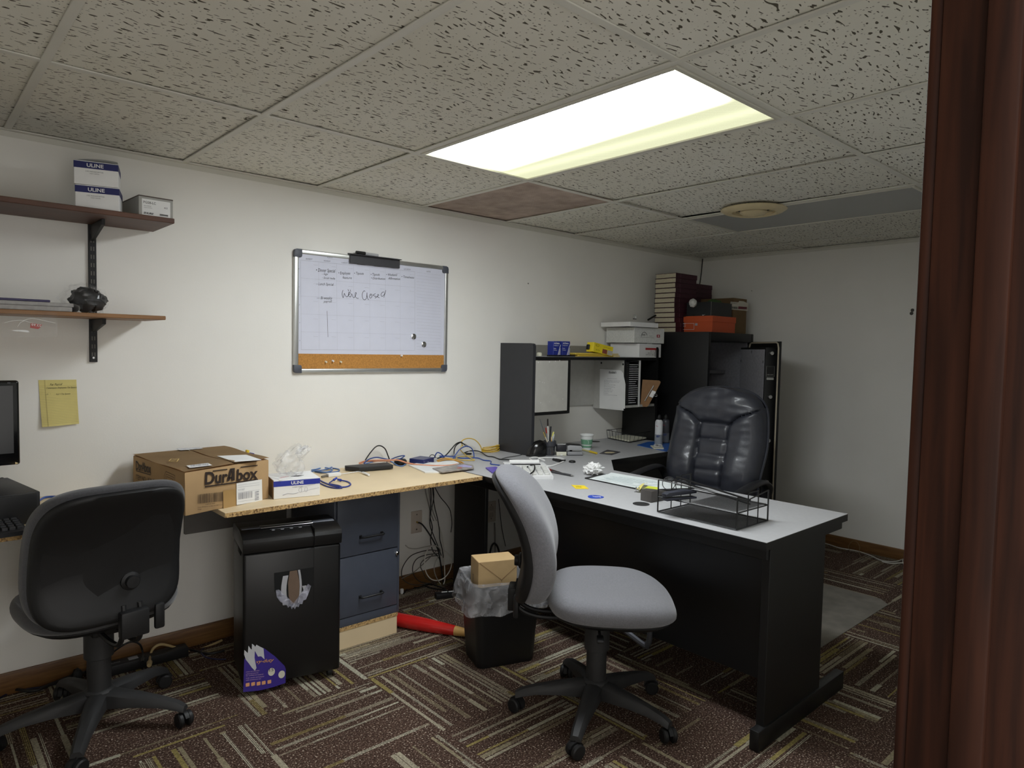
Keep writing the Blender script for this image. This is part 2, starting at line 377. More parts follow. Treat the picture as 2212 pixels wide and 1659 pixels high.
b = B(); b.box(XL, DX0 - 0.02, YF - 0.12, YF, 0, H + 0.2); b.box(DX1 + 0.02, XR, YF - 0.12, YF, 0, H + 0.2); b.box(DX0 - 0.02, DX1 + 0.02, YF - 0.12, YF, DH + 0.02, H + 0.2)
struct('wall_front', b, m_wall, smooth=False)
b = B(); b.box(XL, DX0 - 0.08, -0.012, 0, 0, 0.085, 0.003); b.box(XL, XR, -0.012, 0, 0, 0.085, 0.003)
struct('baseboard_back', b, m_base)
b = B(); b.box(XR - 0.012, XR, YF, -0.012, 0, 0.075, 0.003); struct('baseboard_right', b, m_base)
# door frame: jambs, stops, casing and the brass strike plate
df = bpy.data.objects.new('door_1', None); COL.objects.link(df); df['kind'] = 'structure'; df.location = (0, 0, 0)
yj0, yj1 = YF - 0.155, YF
b = B(); b.box(DX1, DX1 + 0.02, yj0, yj1, 0, DH + 0.02, 0.002); b.box(DX0 - 0.02, DX0, yj0, yj1, 0, DH + 0.02, 0.002); b.box(DX0 - 0.02, DX1 + 0.02, yj0, yj1, DH, DH + 0.02, 0.002)
obj('jamb', b, m_dark, df)
b = B(); b.box(DX1 - 0.012, DX1, YF - 0.078, YF - 0.045, 0, DH, 0.003); b.box(DX0, DX0 + 0.012, YF - 0.078, YF - 0.045, 0, DH, 0.003); b.box(DX0, DX1, YF - 0.078, YF - 0.045, DH - 0.012, DH, 0.003)
obj('door_stop', b, m_dark, df)
b = B(); b.box(DX1 + 0.004, DX1 + 0.066, YF, YF + 0.014, 0, DH + 0.07, 0.004); b.box(DX0 - 0.066, DX0 - 0.004, YF, YF + 0.014, 0, DH + 0.07, 0.004); b.box(DX0 - 0.066, DX1 + 0.066, YF, YF + 0.014, DH + 0.004, DH + 0.07, 0.004)
obj('casing', b, m_dark, df)
m_brass = mat('worn_brass', '#b09a5a', 0.35, 0.9)
b = B(); b.prism(rrect(-0.0225, 0.0225, -0.057, 0.057, 0.009), 0, 0.0016, frame((DX1 + 0.0004, YF - 0.108, 1.045), (0, -1, 0), (0, 0, 1)) @ Matrix.Rotation(PI, 4, 'Y'), 0.0005, 1)
obj('strike_plate', b, m_brass, df)
b = B(); b.prism(rrect(-0.008, 0.008, -0.02, 0.02, 0.003), 0.0017, 0.0021, frame((DX1 + 0.0004, YF - 0.108, 1.045), (0, -1, 0), (0, 0, 1)) @ Matrix.Rotation(PI, 4, 'Y'))
obj('latch_hole', b, m_black, df)
# ceiling: tiles lie a little above the faces of the tees
vx = [i * T for i in range(-2, 8)]; xs = [XL] + [x for x in vx if x > XL] + [XR]
uy = [0, -DW, -DW - 2 * T, YF]
c0 = B(); lit = (2, 1); dark = (5, 1); vent = (4, 1)
tilt = {(4, 1): (0.010, 'y'), (5, 1): (0, ''), (3, 1): (0.007, 'x'), (0, 0): (0.004, 'x'), (4, 0): (0.006, 'x')}
for a in range(len(xs) - 1):
    for c in range(3):
        i = round(xs[a] / T); 
        if a == 0: i = -3
        if (i, c) in (lit, dark): continue
        x0, x1, y1, y0 = xs[a] + 0.002, xs[a + 1] - 0.002, uy[c] - 0.002, uy[c + 1] + 0.002
        c0.mi = 1 if (i, c) in ((3, 0), (5, 2)) else 0
        vs = c0.box(x0, x1, y0, y1, H + 0.006, H + 0.02)
        if (i, c) in tilt:
            d, ax = tilt[(i, c)]
            for v in vs:
                if (ax == 'y' and v.co.y > (y0 + y1) / 2) or (ax == 'x' and v.co.x > (x0 + x1) / 2): v.co.z += d
        elif random.random() < 0.5:
            for v in vs: v.co.z += random.choice((0, 0.002, 0.004))
c0.mi = 0
ceil = struct('ceiling', c0, [m_tile, m_brown], smooth=False)
b = B()
for x in vx:
    if x > XL: b.box(x - 0.012, x + 0.012, YF, 0, H, H + 0.005, 0.001, 1)
for y in uy[1:3]: b.box(XL, XR, y - 0.012, y + 0.012, H + 0.0006, H + 0.0051, 0.001, 1)
obj('ceiling_grid', b, m_tee, ceil)
b = B(); b.box(XL - 0.1, XR + 0.1, YF - 0.12, 0.1, H + 0.16, H + 0.2); struct('plenum_cover', b, m_black, smooth=False)  # unseen dark cover added above the tiles, keeps their gaps black
b = B(); b.box(XL, XR, -0.022, 0, H - 0.002, H + 0.004, 0.001, 1); b.box(XL, XR, -0.0015, 0, H - 0.022, H); struct('trim_2', b, m_tee)
b = B(); b.box(XR - 0.022, XR, YF, -0.022, H - 0.002, H + 0.004, 0.001, 1); b.box(XR - 0.0015, XR, YF, 0, H - 0.022, H); struct('trim_3', b, m_tee)
# stained patch on the tile left of the brown one (water mark with its own outline)
# ------------------------------------------------------------------ ceiling lamps
def lens_mat(name, lit_):
    m = bpy.data.materials.new(name); m.use_nodes = True; nt = m.node_tree; b = nt.nodes['Principled BSDF']; M = math_chain(nt)
    tc = N(nt, 'ShaderNodeTexCoord'); sp = N(nt, 'ShaderNodeSeparateXYZ'); nt.links.new(tc.outputs['Object'], sp.inputs[0])
    rib = M('SINE', M('MULTIPLY', M('ADD', sp.outputs[0], M('MULTIPLY', sp.outputs[1], 1.0)), 2 * PI / 0.011))
    b.inputs['Base Color'].default_value = lin('#a9aaa8'); b.inputs['Roughness'].default_value = 0.25
    bp = N(nt, 'ShaderNodeBump', i_Strength=0.35, i_Distance=0.003); nt.links.new(rib, bp.inputs['Height']); nt.links.new(bp.outputs[0], b.inputs['Normal'])
    if lit_:
        # local x: -0.28..0.28; the working tube sits left of the middle, the weak one right
        f = N(nt, 'ShaderNodeMapRange', interpolation_type='SMOOTHSTEP', i_1=-0.06, i_2=0.10, i_3=1.0, i_4=0.0); nt.links.new(M('ADD', sp.outputs[0], M('MULTIPLY', sp.outputs[1], -0.06)), f.inputs[0])
        en = N(nt, 'ShaderNodeMapRange', interpolation_type='SMOOTHSTEP', i_1=0.52, i_2=0.58, i_3=1.0, i_4=0.05); nt.links.new(M('ABSOLUTE', sp.outputs[1]), en.inputs[0])
        g = M('MULTIPLY', f.outputs[0], en.outputs[0])
        weak = M('ADD', 0.29, M('MULTIPLY', 0.09, M('POWER', 2.718, M('MULTIPLY', -900.0, M('POWER', M('SUBTRACT', sp.outputs[0], 0.17), 2.0)))))
        weak = M('MULTIPLY', weak, M('ADD', 1.0, M('MULTIPLY', rib, 0.12)))
        st = M('ADD', weak, M('MULTIPLY', g, LAMP)); nt.links.new(st, b.inputs['Emission Strength'])
        mx = N(nt, 'ShaderNodeMix', data_type='RGBA'); mx.inputs['A'].default_value = (0.98, 1.0, 0.66, 1); mx.inputs['B'].default_value = (0.93, 0.98, 1.04, 1)
        nt.links.new(g, mx.inputs['Factor']); nt.links.new(mx.outputs['Result'], b.inputs['Emission Color']); b.inputs['Base Color'].default_value = lin('#30302c')
    return m
m_fr = mat('lamp_enamel', '#cbc8bb', 0.4, var=0.03)
def troffer(name, label, i, m_lens):
    cx, cy = (i + 0.5) * T, -DW - T
    t = thing(name, label, 'ceiling lamp', (cx, cy, H))
    w, l = T / 2 - 0.013, T - 0.013
    b = B(); fw_ = 0.017
    for x0, x1, y0, y1 in ((-w, w, -l, -l + fw_), (-w, w, l - fw_, l), (-w, -w + fw_, -l + fw_, l - fw_), (w - fw_, w, -l + fw_, l - fw_)): b.box(x0, x1, y0, y1, -0.004, 0.012, 0.002, 1)
    obj('lamp_frame', b, m_fr, t)
    b = B(); b.box(-w + fw_, w - fw_, -l + fw_, l - fw_, 0.002, 0.006); obj('diffuser', b, m_lens, t, smooth=False)
    b = B()
    for y in (-l * 0.62,): b.box(w - 0.008, w + 0.004, y - 0.012, y + 0.012, -0.006, -0.004, 0.0008, 1)
    obj('latch', b, m_fr, t)
    return t
troffer('ceiling_lamp', 'lit fluorescent ceiling panel with one bright and one weak yellowish side', 2, lens_mat('lit_lens', True))
troffer('ceiling_lamp', 'unlit grey ribbed ceiling panel behind the round vent', 5, lens_mat('dead_lens', False))
# round vent
p = on('z', H, 1628, 452)
t = thing('ceiling_vent', 'round cream air vent in the ceiling beside the unlit panel', 'vent', (p.x, p.y, H))
m_cream = mat('cream_enamel', '#d9c9a2', 0.45, var=0.05)
b = B(); b.lathe([(0.165, 0.0), (0.168, -0.004), (0.15, -0.016), (0.118, -0.024), (0.108, -0.018), (0.108, 0.004)], seg=48); obj('outer_ring', b, m_cream, t)
b = B(); b.lathe([(0.10, 0.002), (0.10, -0.008), (0.09, -0.012), (0.086, -0.004), (0.086, 0.002)], seg=48); b.lathe([(0.066, -0.001), (0.07, -0.018), (0.055, -0.030), (0.028, -0.034), (0.012, -0.040), (0.0, -0.041)], seg=40); obj('cone', b, m_cream, t)
b = B(); b.lathe([(0.108, 0.002), (0.02, 0.003)], seg=40); b.lathe([(0.086, -0.002), (0.066, -0.004)], seg=40); obj('throat', b, m_black, t)
# ------------------------------------------------------------------ shared materials
m_plastic = mat('black_plastic', '#1a1a1b', 0.5, spec=0.35, var=0.08, vscale=30, bump=0.08, bscale=300)
m_plastic_dusty = mat('dusty_black_plastic', '#2a2a2b', 0.6, var=0.25, vscale=9)
m_blacklam = mat('black_laminate', '#0c0c0d', 0.42, var=0.06)
m_greylam = mat('grey_laminate', '#b3b3b5', 0.42, var=0.03, vscale=60)
m_greyfab = mat('grey_fabric', '#75757a', 0.95, spec=0.1, var=0.10, vscale=160, bump=0.35, bscale=420, sheen=0.3)
m_darkfab = mat('dark_grey_fabric', '#4a4a4d', 0.95, spec=0.1, var=0.10, vscale=160, bump=0.35, bscale=420, sheen=0.3)
m_leather = mat('black_leather', '#2e3038', 0.4, var=0.12, vscale=14, bump=0.3, bscale=70, coat=0.15)
m_steel = mat('steel', '#b9b9b9', 0.3, 1.0)
m_chrome = mat('chrome', '#d4d4d4', 0.12, 1.0)
m_white = mat('white_card', '#e9e9e8', 0.6, var=0.03)
m_paper = mat('paper', '#e6e6e4', 0.8, var=0.02)
m_ink = mat('ink', '#151515', 0.6)
m_inkgrey = mat('grey_ink', '#9b9ca3', 0.7)
m_navy = mat('navy_print', '#1b2260', 0.5)
m_card = mat('cardboard', '#ae8f66', 0.85, var=0.08, vscale=7, bump=0.1, bscale=60)
m_cardd = mat('cardboard_dark', '#86694a', 0.85, var=0.08, vscale=7)
m_brownink = mat('brown_ink', '#2b1e17', 0.7)
m_cab = mat('cabinet_enamel', '#4b505c', 0.38, var=0.05, vscale=20, bump=0.06, bscale=240)
m_cabdark = mat('cabinet_recess', '#23252b', 0.5)
m_pine = mat('pale_melamine', '#dcc7a2', 0.5, var=0.05, vscale=5)
def chip_mat():
    m = bpy.data.materials.new('chipboard_edge'); m.use_nodes = True; nt = m.node_tree; b = nt.nodes['Principled BSDF']; b.inputs['Roughness'].default_value = 0.85
    tc = N(nt, 'ShaderNodeTexCoord'); v = N(nt, 'ShaderNodeTexVoronoi', i_Scale=170.0); nt.links.new(tc.outputs['Object'], v.inputs['Vector'])
    cr = N(nt, 'ShaderNodeValToRGB'); e = cr.color_ramp.elements; e[0].color = lin('#6f5231'); e[1].color = lin('#c7a46e'); e[0].position = 0.1; e[1].position = 0.6
    nt.links.new(v.outputs['Color'], cr.inputs[0]); nt.links.new(cr.outputs[0], b.inputs['Base Color']); return m
m_chip = chip_mat()
m_clear = None
def film_mat(name, alpha, col='#e8e8e8', rough=0.12):
    m = bpy.data.materials.new(name); m.use_nodes = True; nt = m.node_tree; b = nt.nodes['Principled BSDF']
    b.inputs['Base Color'].default_value = lin(col); b.inputs['Roughness'].default_value = rough; b.inputs['Specular IOR Level'].default_value = 0.9
    tc = N(nt, 'ShaderNodeTexCoord'); nz = N(nt, 'ShaderNodeTexNoise', i_Scale=24.0, i_Detail=2.0, i_Distortion=0.4); nt.links.new(tc.outputs['Object'], nz.inputs['Vector'])
    r = N(nt, 'ShaderNodeMapRange', i_1=0.45, i_2=0.72, i_3=alpha * 0.75, i_4=min(1, alpha * 1.5)); nt.links.new(nz.outputs[0], r.inputs[0]); nt.links.new(r.outputs[0], b.inputs['Alpha'])
    bp = N(nt, 'ShaderNodeBump', i_Strength=1.0, i_Distance=0.012); nt.links.new(nz.outputs[0], bp.inputs['Height']); nt.links.new(bp.outputs[0], b.inputs['Normal'])
    return m
m_film = film_mat('clear_film', 0.22)
# ------------------------------------------------------------------ counters along the back wall
def counter(name, label, x0, x1, yf, zt, th=0.019):
    t = thing(name, label, 'worktop', ((x0 + x1) / 2, yf / 2, zt - th))
    b = B(); b.box(x0, x1, yf + 0.0008, -0.001, zt - th, zt, 0.0012, 1); obj('board', b, m_pine, t, world=True)
    b = B(); b.box(x0, x1, yf - 0.0004, yf + 0.0006, zt - th + 0.0006, zt - 0.0008); b.box(x1 - 0.0002, x1 + 0.0006, yf, -0.002, zt - th + 0.0006, zt - 0.0008); obj('cut_edge', b, m_chip, t, world=True, smooth=False)
    return t
t = counter('countertop', 'pale chipboard worktop under the cardboard boxes and network gear', 0.567, 1.795, -0.598, 0.72)
b = B(); b.box(0.60, 1.06, -0.02, -0.0005, 0.508, 0.60, 0.002, 1); obj('ledger_rail', b, mat('ledger_grey', '#6d6a66', 0.7), t, world=True)
t = counter('countertop', 'pale chipboard worktop under the monitor and keyboard at left', -0.99, 0.30, -0.565, 0.74)
b = B(); b.box(-0.99, 0.30, -0.03, -0.0005, 0.63, 0.72, 0.002, 1); obj('ledger_rail', b, mat('ledger_grey', '#6d6a66', 0.7), t, world=True)
# ------------------------------------------------------------------ filing cabinet on its wooden platform
cx0, cx1, cy0, cy1 = 1.078, 1.414, -0.46, -0.03
t = thing('platform', 'low pale wooden platform under the two drawer filing cabinet', 'platform', ((cx0 + cx1) / 2, cy0 / 2, 0))
b = B(); b.box(cx0, 1.404, cy0 + 0.001, cy1, 0, 0.082, 0.001, 1); obj('board', b, m_pine, t, world=True)
b = B(); b.box(cx0 - 0.002, 1.407, cy0 - 0.001, cy1 + 0.002, 0.0825, 0.0995, 0.001, 1); obj('top_board', b, m_chip, t, world=True)
t = thing('filing_cabinet', 'slate grey two drawer filing cabinet under the worktop', 'filing cabinet', ((cx0 + cx1) / 2, cy0 / 2, 0.1))
b = B()
b.box(cx0, cx0 + 0.012, cy0, cy1, 0.1, 0.694, 0.003); b.box(cx1 - 0.012, cx1, cy0, cy1, 0.1, 0.694, 0.003); b.box(cx0 + 0.012, cx1 - 0.012, cy0, cy1, 0.684, 0.694, 0.002)
b.box(cx0 + 0.012, cx1 - 0.012, cy0, cy1, 0.1, 0.138, 0.002); b.box(cx0 + 0.012, cx1 - 0.012, cy1 - 0.008, cy1, 0.138, 0.684); b.box(cx0 + 0.012, cx1 - 0.012, cy0 + 0.02, cy0 + 0.03, 0.138, 0.684)
obj('body', b, m_cab, t, world=True)
for z0, z1 in ((0.141, 0.409), (0.413, 0.682)):
    b = B(); b.box(cx0 + 0.014, cx1 - 0.014, cy0 - 0.004, cy0 + 0.018, z0, z1, 0.003); d = obj('drawer', b, m_cab, t, world=True)
    zc = z0 + 0.079; xc = 1.259
    b = B(); b.tube([(xc - 0.056, cy0 - 0.004, zc), (xc - 0.056, cy0 - 0.022, zc), (xc - 0.05, cy0 - 0.027, zc + 0.001), (xc + 0.05, cy0 - 0.027, zc + 0.001), (xc + 0.056, cy0 - 0.022, zc), (xc + 0.056, cy0 - 0.004, zc)], 0.0045, 8)
    for sx in (-1, 1): b.box(xc + sx * 0.054 - 0.007, xc + sx * 0.054 + 0.007, cy0 - 0.007, cy0 - 0.004, zc - 0.008, zc + 0.008, 0.001, 1)
    obj('handle', b, m_black if False else m_plastic, d, world=True)
b = B(); b.lathe([(0.009, 0), (0.009, 0.006), (0.006, 0.009), (0.002, 0.009)], (1.402 - 0.006, cy0 - 0.004, 0.383), (0, -1, 0), 20); obj('lock', b, m_chrome, t, world=True)
# ------------------------------------------------------------------ paper shredder
pA = Vector((0.633, -0.596, 0)); sang = math.radians(-13)
t = thing('paper_shredder', 'tall black paper shredder with torn purple label beside the filing cabinet', 'paper shredder', (0.633, -0.596, 0), sang)
W_, D_, = 0.37, 0.275
m_shred = mat('shredder_plastic', '#111112', 0.36, var=0.05, bump=0.05, bscale=400)
b = B(); b.box(0, W_, 0, D_, 0.032, 0.552, 0.012, 3); 
obj('body', b, m_shred, t)
def side(y):  # head outline in (y,z)
    return y
head = [(-0.004, 0.555), (-0.009, 0.575), (-0.009, 0.594), (-0.003, 0.606), (0.008, 0.613), (0.08, 0.624), (0.20, 0.622), (0.26, 0.610), (0.275, 0.585), (0.277, 0.555)]
b = B(); Mh = Matrix(((0, 0, 1, 0), (1, 0, 0, 0), (0, 1, 0, 0), (0, 0, 0, 1)))
b.prism(head, -0.002, W_ + 0.002, Mh, 0.003, 2); hd = obj('head', b, m_shred, t, angle=24)
b = B(); b.box(0.006, W_ - 0.006, 0.085, 0.112, 0.6215, 0.6265, 0.001, 1); obj('feed_band', b, mat('shredder_grey', '#5b5f68', 0.35), hd)
b = B(); b.box(0.075, 0.275, 0.07, 0.082, 0.6255, 0.628, 0.001, 1); b.box(0.075, 0.275, 0.096, 0.106, 0.6265, 0.6295, 0.001, 1); obj('feed_slot_plate', b, m_steel, hd)
b = B(); b.box(0.075, 0.275, 0.083, 0.095, 0.6262, 0.6272); obj('feed_slot', b, m_black, hd, smooth=False)
b = B(); 
for k in range(4):
    x = 0.115 + k * 0.034; b.tube([(x + 0.006 * math.cos(a * PI / 6), 0.034 + 0.005 * math.sin(a * PI / 6), 0.6248) for a in range(12)], 0.0007, 4, True)
    b.text('RUN', (x, 0.026, 0.6249), X3, Y3, height=0.003, align='C') if False else None
b.box(0.105, 0.27, 0.0455, 0.0462, 0.6255, 0.6258); obj('button_marks', b, m_inkgrey, hd, smooth=False)
b = B(); b.box(0.262, 0.2632, -0.0135, 0.06, 0.553, 0.6268); b.box(0.262, 0.2632, -0.001, 0.0, 0.32, 0.553); b.box(0, W_, -0.0008, 0.002, 0.5525, 0.5545); obj('panel_seam', b, m_black, t, smooth=False)
b = B(); b.box(-0.003, 0.002, 0.045, 0.115, 0.535, 0.560, 0.004, 2); obj('side_grip', b, m_black, t)
# window with strips hanging behind film
b = B(); wx0, wx1, wz0, wz1 = 0.112, 0.262, 0.315, 0.466
wpoly = [(wx0, wz1), (wx1, wz1 + 0.002), (wx1 - 0.002, 0.395), (wx1 - 0.03, 0.345), (0.185, 0.318), (wx0 + 0.03, 0.345), (wx0 + 0.002, 0.395)]
b.prism([(x, z) for x, z in wpoly][::-1], -0.0012, 0.0005, Matrix(((1, 0, 0, 0), (0, 0, 1, 0), (0, 1, 0, 0), (0, 0, 0, 1)))); obj('window', b, m_black, t, smooth=False)
b = B()
for x, w, z0, z1 in ((0.155, 0.010, 0.335, 0.45), (0.205, 0.004, 0.335, 0.466), (0.225, 0.008, 0.345, 0.40), (0.182, 0.004, 0.322, 0.36)):
    pts = [(x + 0.012 * math.sin(k / 6 * PI) * (1 if x > 0.18 else -1) * 0.6, -0.0022, z1 + (z0 - z1) * k / 6) for k in range(7)]
    for a, c in zip(pts[:-1], pts[1:]): b.quad((a[0] - w, a[1], a[2]), (c[0] - w, c[1], c[2]), (c[0] + w, c[1], c[2]), (a[0] + w, a[1], a[2]))
obj('paper_strip', b, mat('shred_paper', '#a8a8ad', 0.7), t, smooth=False)['kind'] = 'stuff'
b = B(); pts = [(0.170, 0.465), (0.197, 0.466), (0.207, 0.42), (0.207, 0.37), (0.195, 0.335), (0.175, 0.335), (0.166, 0.37), (0.164, 0.42)]
b.poly([(x, -0.0026, z) for x, z in pts]); obj('brown_strip', b, mat('shred_brown', '#6a5748', 0.7), t, smooth=False)
b = B(); zz = [(0.118, 0.40), (0.122, 0.372), (0.128, 0.362), (0.134, 0.352), (0.142, 0.346), (0.148, 0.334), (0.158, 0.336), (0.164, 0.322), (0.172, 0.328), (0.178, 0.314), (0.184, 0.322), (0.190, 0.312), (0.196, 0.322), (0.204, 0.318), (0.208, 0.330), (0.218, 0.328), (0.222, 0.342), (0.232, 0.344), (0.240, 0.362), (0.252, 0.395), (0.24, 0.405), (0.185, 0.338), (0.13, 0.40)]
b.poly([(x, -0.0034, z) for x, z in zz]); obj('torn_film', b, film_mat('torn_film', 0.5, '#b9bacb'), t, smooth=False)
# label
def sw(u, v):  # picture point on the shredder front -> local x,z
    Mi = BASE[t.name].inverted(); o = Mi @ CAM; d = (Mi.to_3x3() @ ray(u, v)); k = (-0.0006 - o.y) / d.y; q = o + d * k; return q.x, q.z
def S(zx, zy): return sw(510 + zx / 11.846, 1370 + zy / 11.846)
m_purple = mat('purple_label', '#3a2a86', 0.4, var=0.04); m_orange = mat('orange_print', '#e2a53e', 0.5); m_tornw = mat('torn_white', '#bfc0c4', 0.8); m_pink = mat('pale_print', '#c9a7bd', 0.5)
b = B(); b.poly([(x, -0.0012, z) for x, z in [S(*q) for q in ((180, 1480), (210, 640), (560, 300), (720, 360), (1000, 570), (1240, 810), (1270, 890), (1265, 1245), (960, 1350), (600, 1440))]]); lb = obj('label', b, m_purple, t, smooth=False)
b = B(); b.poly([(x, -0.0018, z) for x, z in [S(*q) for q in ((210, 400), (300, 480), (315, 290), (370, 370), (400, 390), (405, 240), (460, 280), (490, 320), (520, 265), (600, 310), (700, 360), (725, 640), (640, 560), (560, 570), (480, 420), (470, 600), (500, 760), (520, 860), (480, 930), (400, 850), (330, 750), (250, 650), (205, 520))]]); obj('torn_paper', b, m_tornw, lb, smooth=False)
def lettering(par, rows, m_, mi=None):
    b = B()
    for txt, p0, p1, ht, sh in rows:
        (x0, z0), (x1, z1) = S(*p0), S(*p1); ux = Vector((x1 - x0, 0, z1 - z0)); b.text(txt, (x0, -0.0022, z0), ux, Vector((-ux.z, 0, ux.x)), width=ux.length, height=ht, shear=sh)
    return obj('lettering', b, m_, par, smooth=False)
k = 0.0018
lettering(lb, [('vy-duty', (520, 740), (960, 690), 0.013, 0.3)], m_orange)
lettering(lb, [('cross cut shredder', (250, 975), (600, 935), 0.0045, 0), ('enhanced security', (250, 1030), (570, 990), 0.0045, 0), ('for confidential material', (250, 1075), (690, 1030), 0.0045, 0), ('cuts cards and paper', (250, 1135), (720, 1085), 0.0045, 0), ('with continuous use', (245, 1190), (630, 1145), 0.0045, 0)], m_pink)
lettering(lb, [('15', (850, 955), (955, 935), 0.012, 0)], m_ink)
b = B()
for q, rr_ in (((905, 960), 0.0155), ((1165, 1025), 0.0150)):
    x, z = S(*q); b.poly([(x + rr_ * math.cos(a * PI / 12) * 0.82, -0.0017, z + rr_ * math.sin(a * PI / 12)) for a in range(24)])
obj('round_badge', b, mat('badge_cream', '#d5d2c0', 0.5), lb, smooth=False)
b = B()
for k, q in enumerate(((295, 1290), (435, 1270), (575, 1260), (705, 1240), (850, 1215))):
    x, z = S(*q); b.prism([(x + a, z + c) for a, c in rrect(-0.0068, 0.0068, -0.0068, 0.0068, 0.002, 2)][::-1], 0.0014, 0.0018, Matrix(((1, 0, 0, 0), (0, 0, -1, 0), (0, 1, 0, 0), (0, 0, 0, 1))))
obj('icons', b, mat('icon_orange', '#dba070', 0.5), lb, smooth=False)
for x, y in ((0.035, 0.045), (W_ - 0.035, 0.045), (0.035, D_ - 0.045), (W_ - 0.035, D_ - 0.045)):
    b = B(); b.cyl((x - 0.009, y - 0.008, 0.018), (x + 0.009, y - 0.008, 0.018), 0.018, seg=16); b.box(x - 0.012, x + 0.012, y - 0.01, y + 0.012, 0.02, 0.034, 0.003, 1); obj('caster', b, m_plastic, t)
# ------------------------------------------------------------------ L-shaped desk
DZ = 0.72
t = thing('desk', 'black and grey L-shaped office desk with chamfered inner corner', 'desk', (2.2, -1.2, 0))
outline_main = [(1.805, -0.06), (1.805, -2.058), (2.457, -2.058), (2.457, -0.874), (2.714, -0.645), (2.735, -0.40), (2.735, -0.003), (1.805, -0.003)]
outline_ret = [(2.7165, -0.645), (3.74, -0.645), (3.74, -0.003), (2.7365, -0.003), (2.7365, -0.40)]
for nm, ol in (('desktop', outline_main), ('return_top', outline_ret)):
    b = B(); b.mi = 0; b.prism(ol, DZ - 0.028, DZ - 0.0015); b.mi = 1; b.prism(ol, DZ - 0.0015, DZ); obj(nm, b, [m_blacklam, m_greylam], t, world=True, smooth=False)
b = B(); b.box(1.85, 2.28, -2.05, -2.02, 0.0, DZ - 0.029, 0.002, 1); obj('end_panel', b, m_blacklam, t, world=True)
b = B(); b.box(1.805, 2.495, -2.057, -2.022, 0.0, 0.072, 0.004, 2); obj('foot', b, m_blacklam, t, world=True)
b = B(); b.box(1.93, 1.95, -2.02, -0.86, 0.19, DZ - 0.029, 0.002, 1); obj('modesty_panel', b, m_blacklam, t, world=True)
b = B(); b.box(1.835, 1.85, -2.045, -0.30, DZ - 0.07, DZ - 0.029, 0.002, 1); b.box(1.85, 2.44, -2.045, -2.03, DZ - 0.06, DZ - 0.029, 0.002, 1); obj('apron', b, m_blacklam, t, world=True)
b = B(); b.box(1.90, 1.92, -0.50, -0.24, 0.0, DZ - 0.029, 0.002, 1); obj('support_panel', b, m_blacklam, t, world=True)
b = B(); b.box(3.70, 3.72, -0.62, -0.01, 0.0, DZ - 0.029, 0.002, 1); b.box(2.75, 3.70, -0.56, -0.545, 0.35, DZ - 0.029, 0.002, 1); obj('return_panel', b, m_blacklam, t, world=True)
b = B(); b.tube([(1.927, -1.20, 0.235), (1.927, -1.47, 0.150), (1.927, -1.505, 0.155), (1.927, -1.515, 0.19), (1.927, -1.515, 0.28)], 0.012, 8, smooth=4); obj('bent_rail', b, mat('dull_grey_metal', '#55565a', 0.5, 0.6), t, world=True)
b = B(); g = on('z', DZ, 1385, 1089); b.lathe([(0.034, 0.0005), (0.034, 0.002), (0.026, 0.0025), (0.0255, 0.001), (0.0, 0.001)], (g.x, g.y, DZ), seg=30); obj('grommet', b, m_plastic_dusty, t, world=True)
b = B(); g = on('z', DZ, 1285, 954); b.lathe([(0.034, 0.0005), (0.034, 0.002), (0.026, 0.0025), (0.0, 0.001)], (g.x, g.y, DZ), seg=30); obj('grommet', b, m_plastic, t, world=True)
# ------------------------------------------------------------------ hutch on the return
hx0, hx1, hy, hb, ht = 2.417, 3.632, -0.29, 0.968, 1.302
t = thing('hutch', 'black and grey desk hutch with open cubbies against the back wall', 'hutch', ((hx0 + hx1) / 2, hy / 2, DZ))
m_light = mat('hutch_grey', '#b9b8b2', 0.6, var=0.05, vscale=30)
Mside = Matrix(((0, 0, 1, 0), (1, 0, 0, 0), (0, 1, 0, 0), (0, 0, 0, 1)))    # local (y,z) extruded along x
sidep = [(-0.003, DZ), (-0.003, 1.378), (hy + 0.02, 1.378), (hy + 0.006, 1.374), (hy, 1.36), (hy, DZ)]
b = B(); b.prism(sidep, hx0, hx0 + 0.022, Mside); obj('side_panel', b, mat('hutch_black', '#2c2d31', 0.5, var=0.05), t, world=True)
b = B(); b.prism(sidep, hx1 - 0.022, hx1, Mside); obj('side_panel', b, m_blacklam, t, world=True)
b = B(); b.mi = 0; b.box(hx0 + 0.022, hx1 - 0.022, hy + 0.004, -0.003, ht - 0.02, ht - 0.0012); b.mi = 1; b.box(hx0 + 0.022, hx1 - 0.022, hy + 0.004, -0.003, ht - 0.0012, ht); obj('top_shelf', b, [m_blacklam, m_greylam], t, world=True, smooth=False)
b = B(); b.box(hx0 + 0.022, hx1 - 0.022, -0.018, -0.003, ht, 1.372, 0.001, 1); obj('back_rail', b, mat('back_rail_grey', '#8f8d86', 0.6), t, world=True)
b = B(); b.box(hx0 + 0.022, hx1 - 0.022, -0.016, -0.003, hb, ht - 0.02); obj('back_panel', b, m_light, t, world=True, smooth=False)
b = B(); b.box(hx0 + 0.022, 2.735, hy + 0.03, -0.016, hb, hb + 0.016); obj('cubby_floor', b, m_light, t, world=True, smooth=False)
b = B(); b.box(3.2845, hx1 - 0.022, hy + 0.01, -0.016, hb - 0.004, hb + 0.012); obj('cubby_floor', b, m_light, t, world=True, smooth=False)
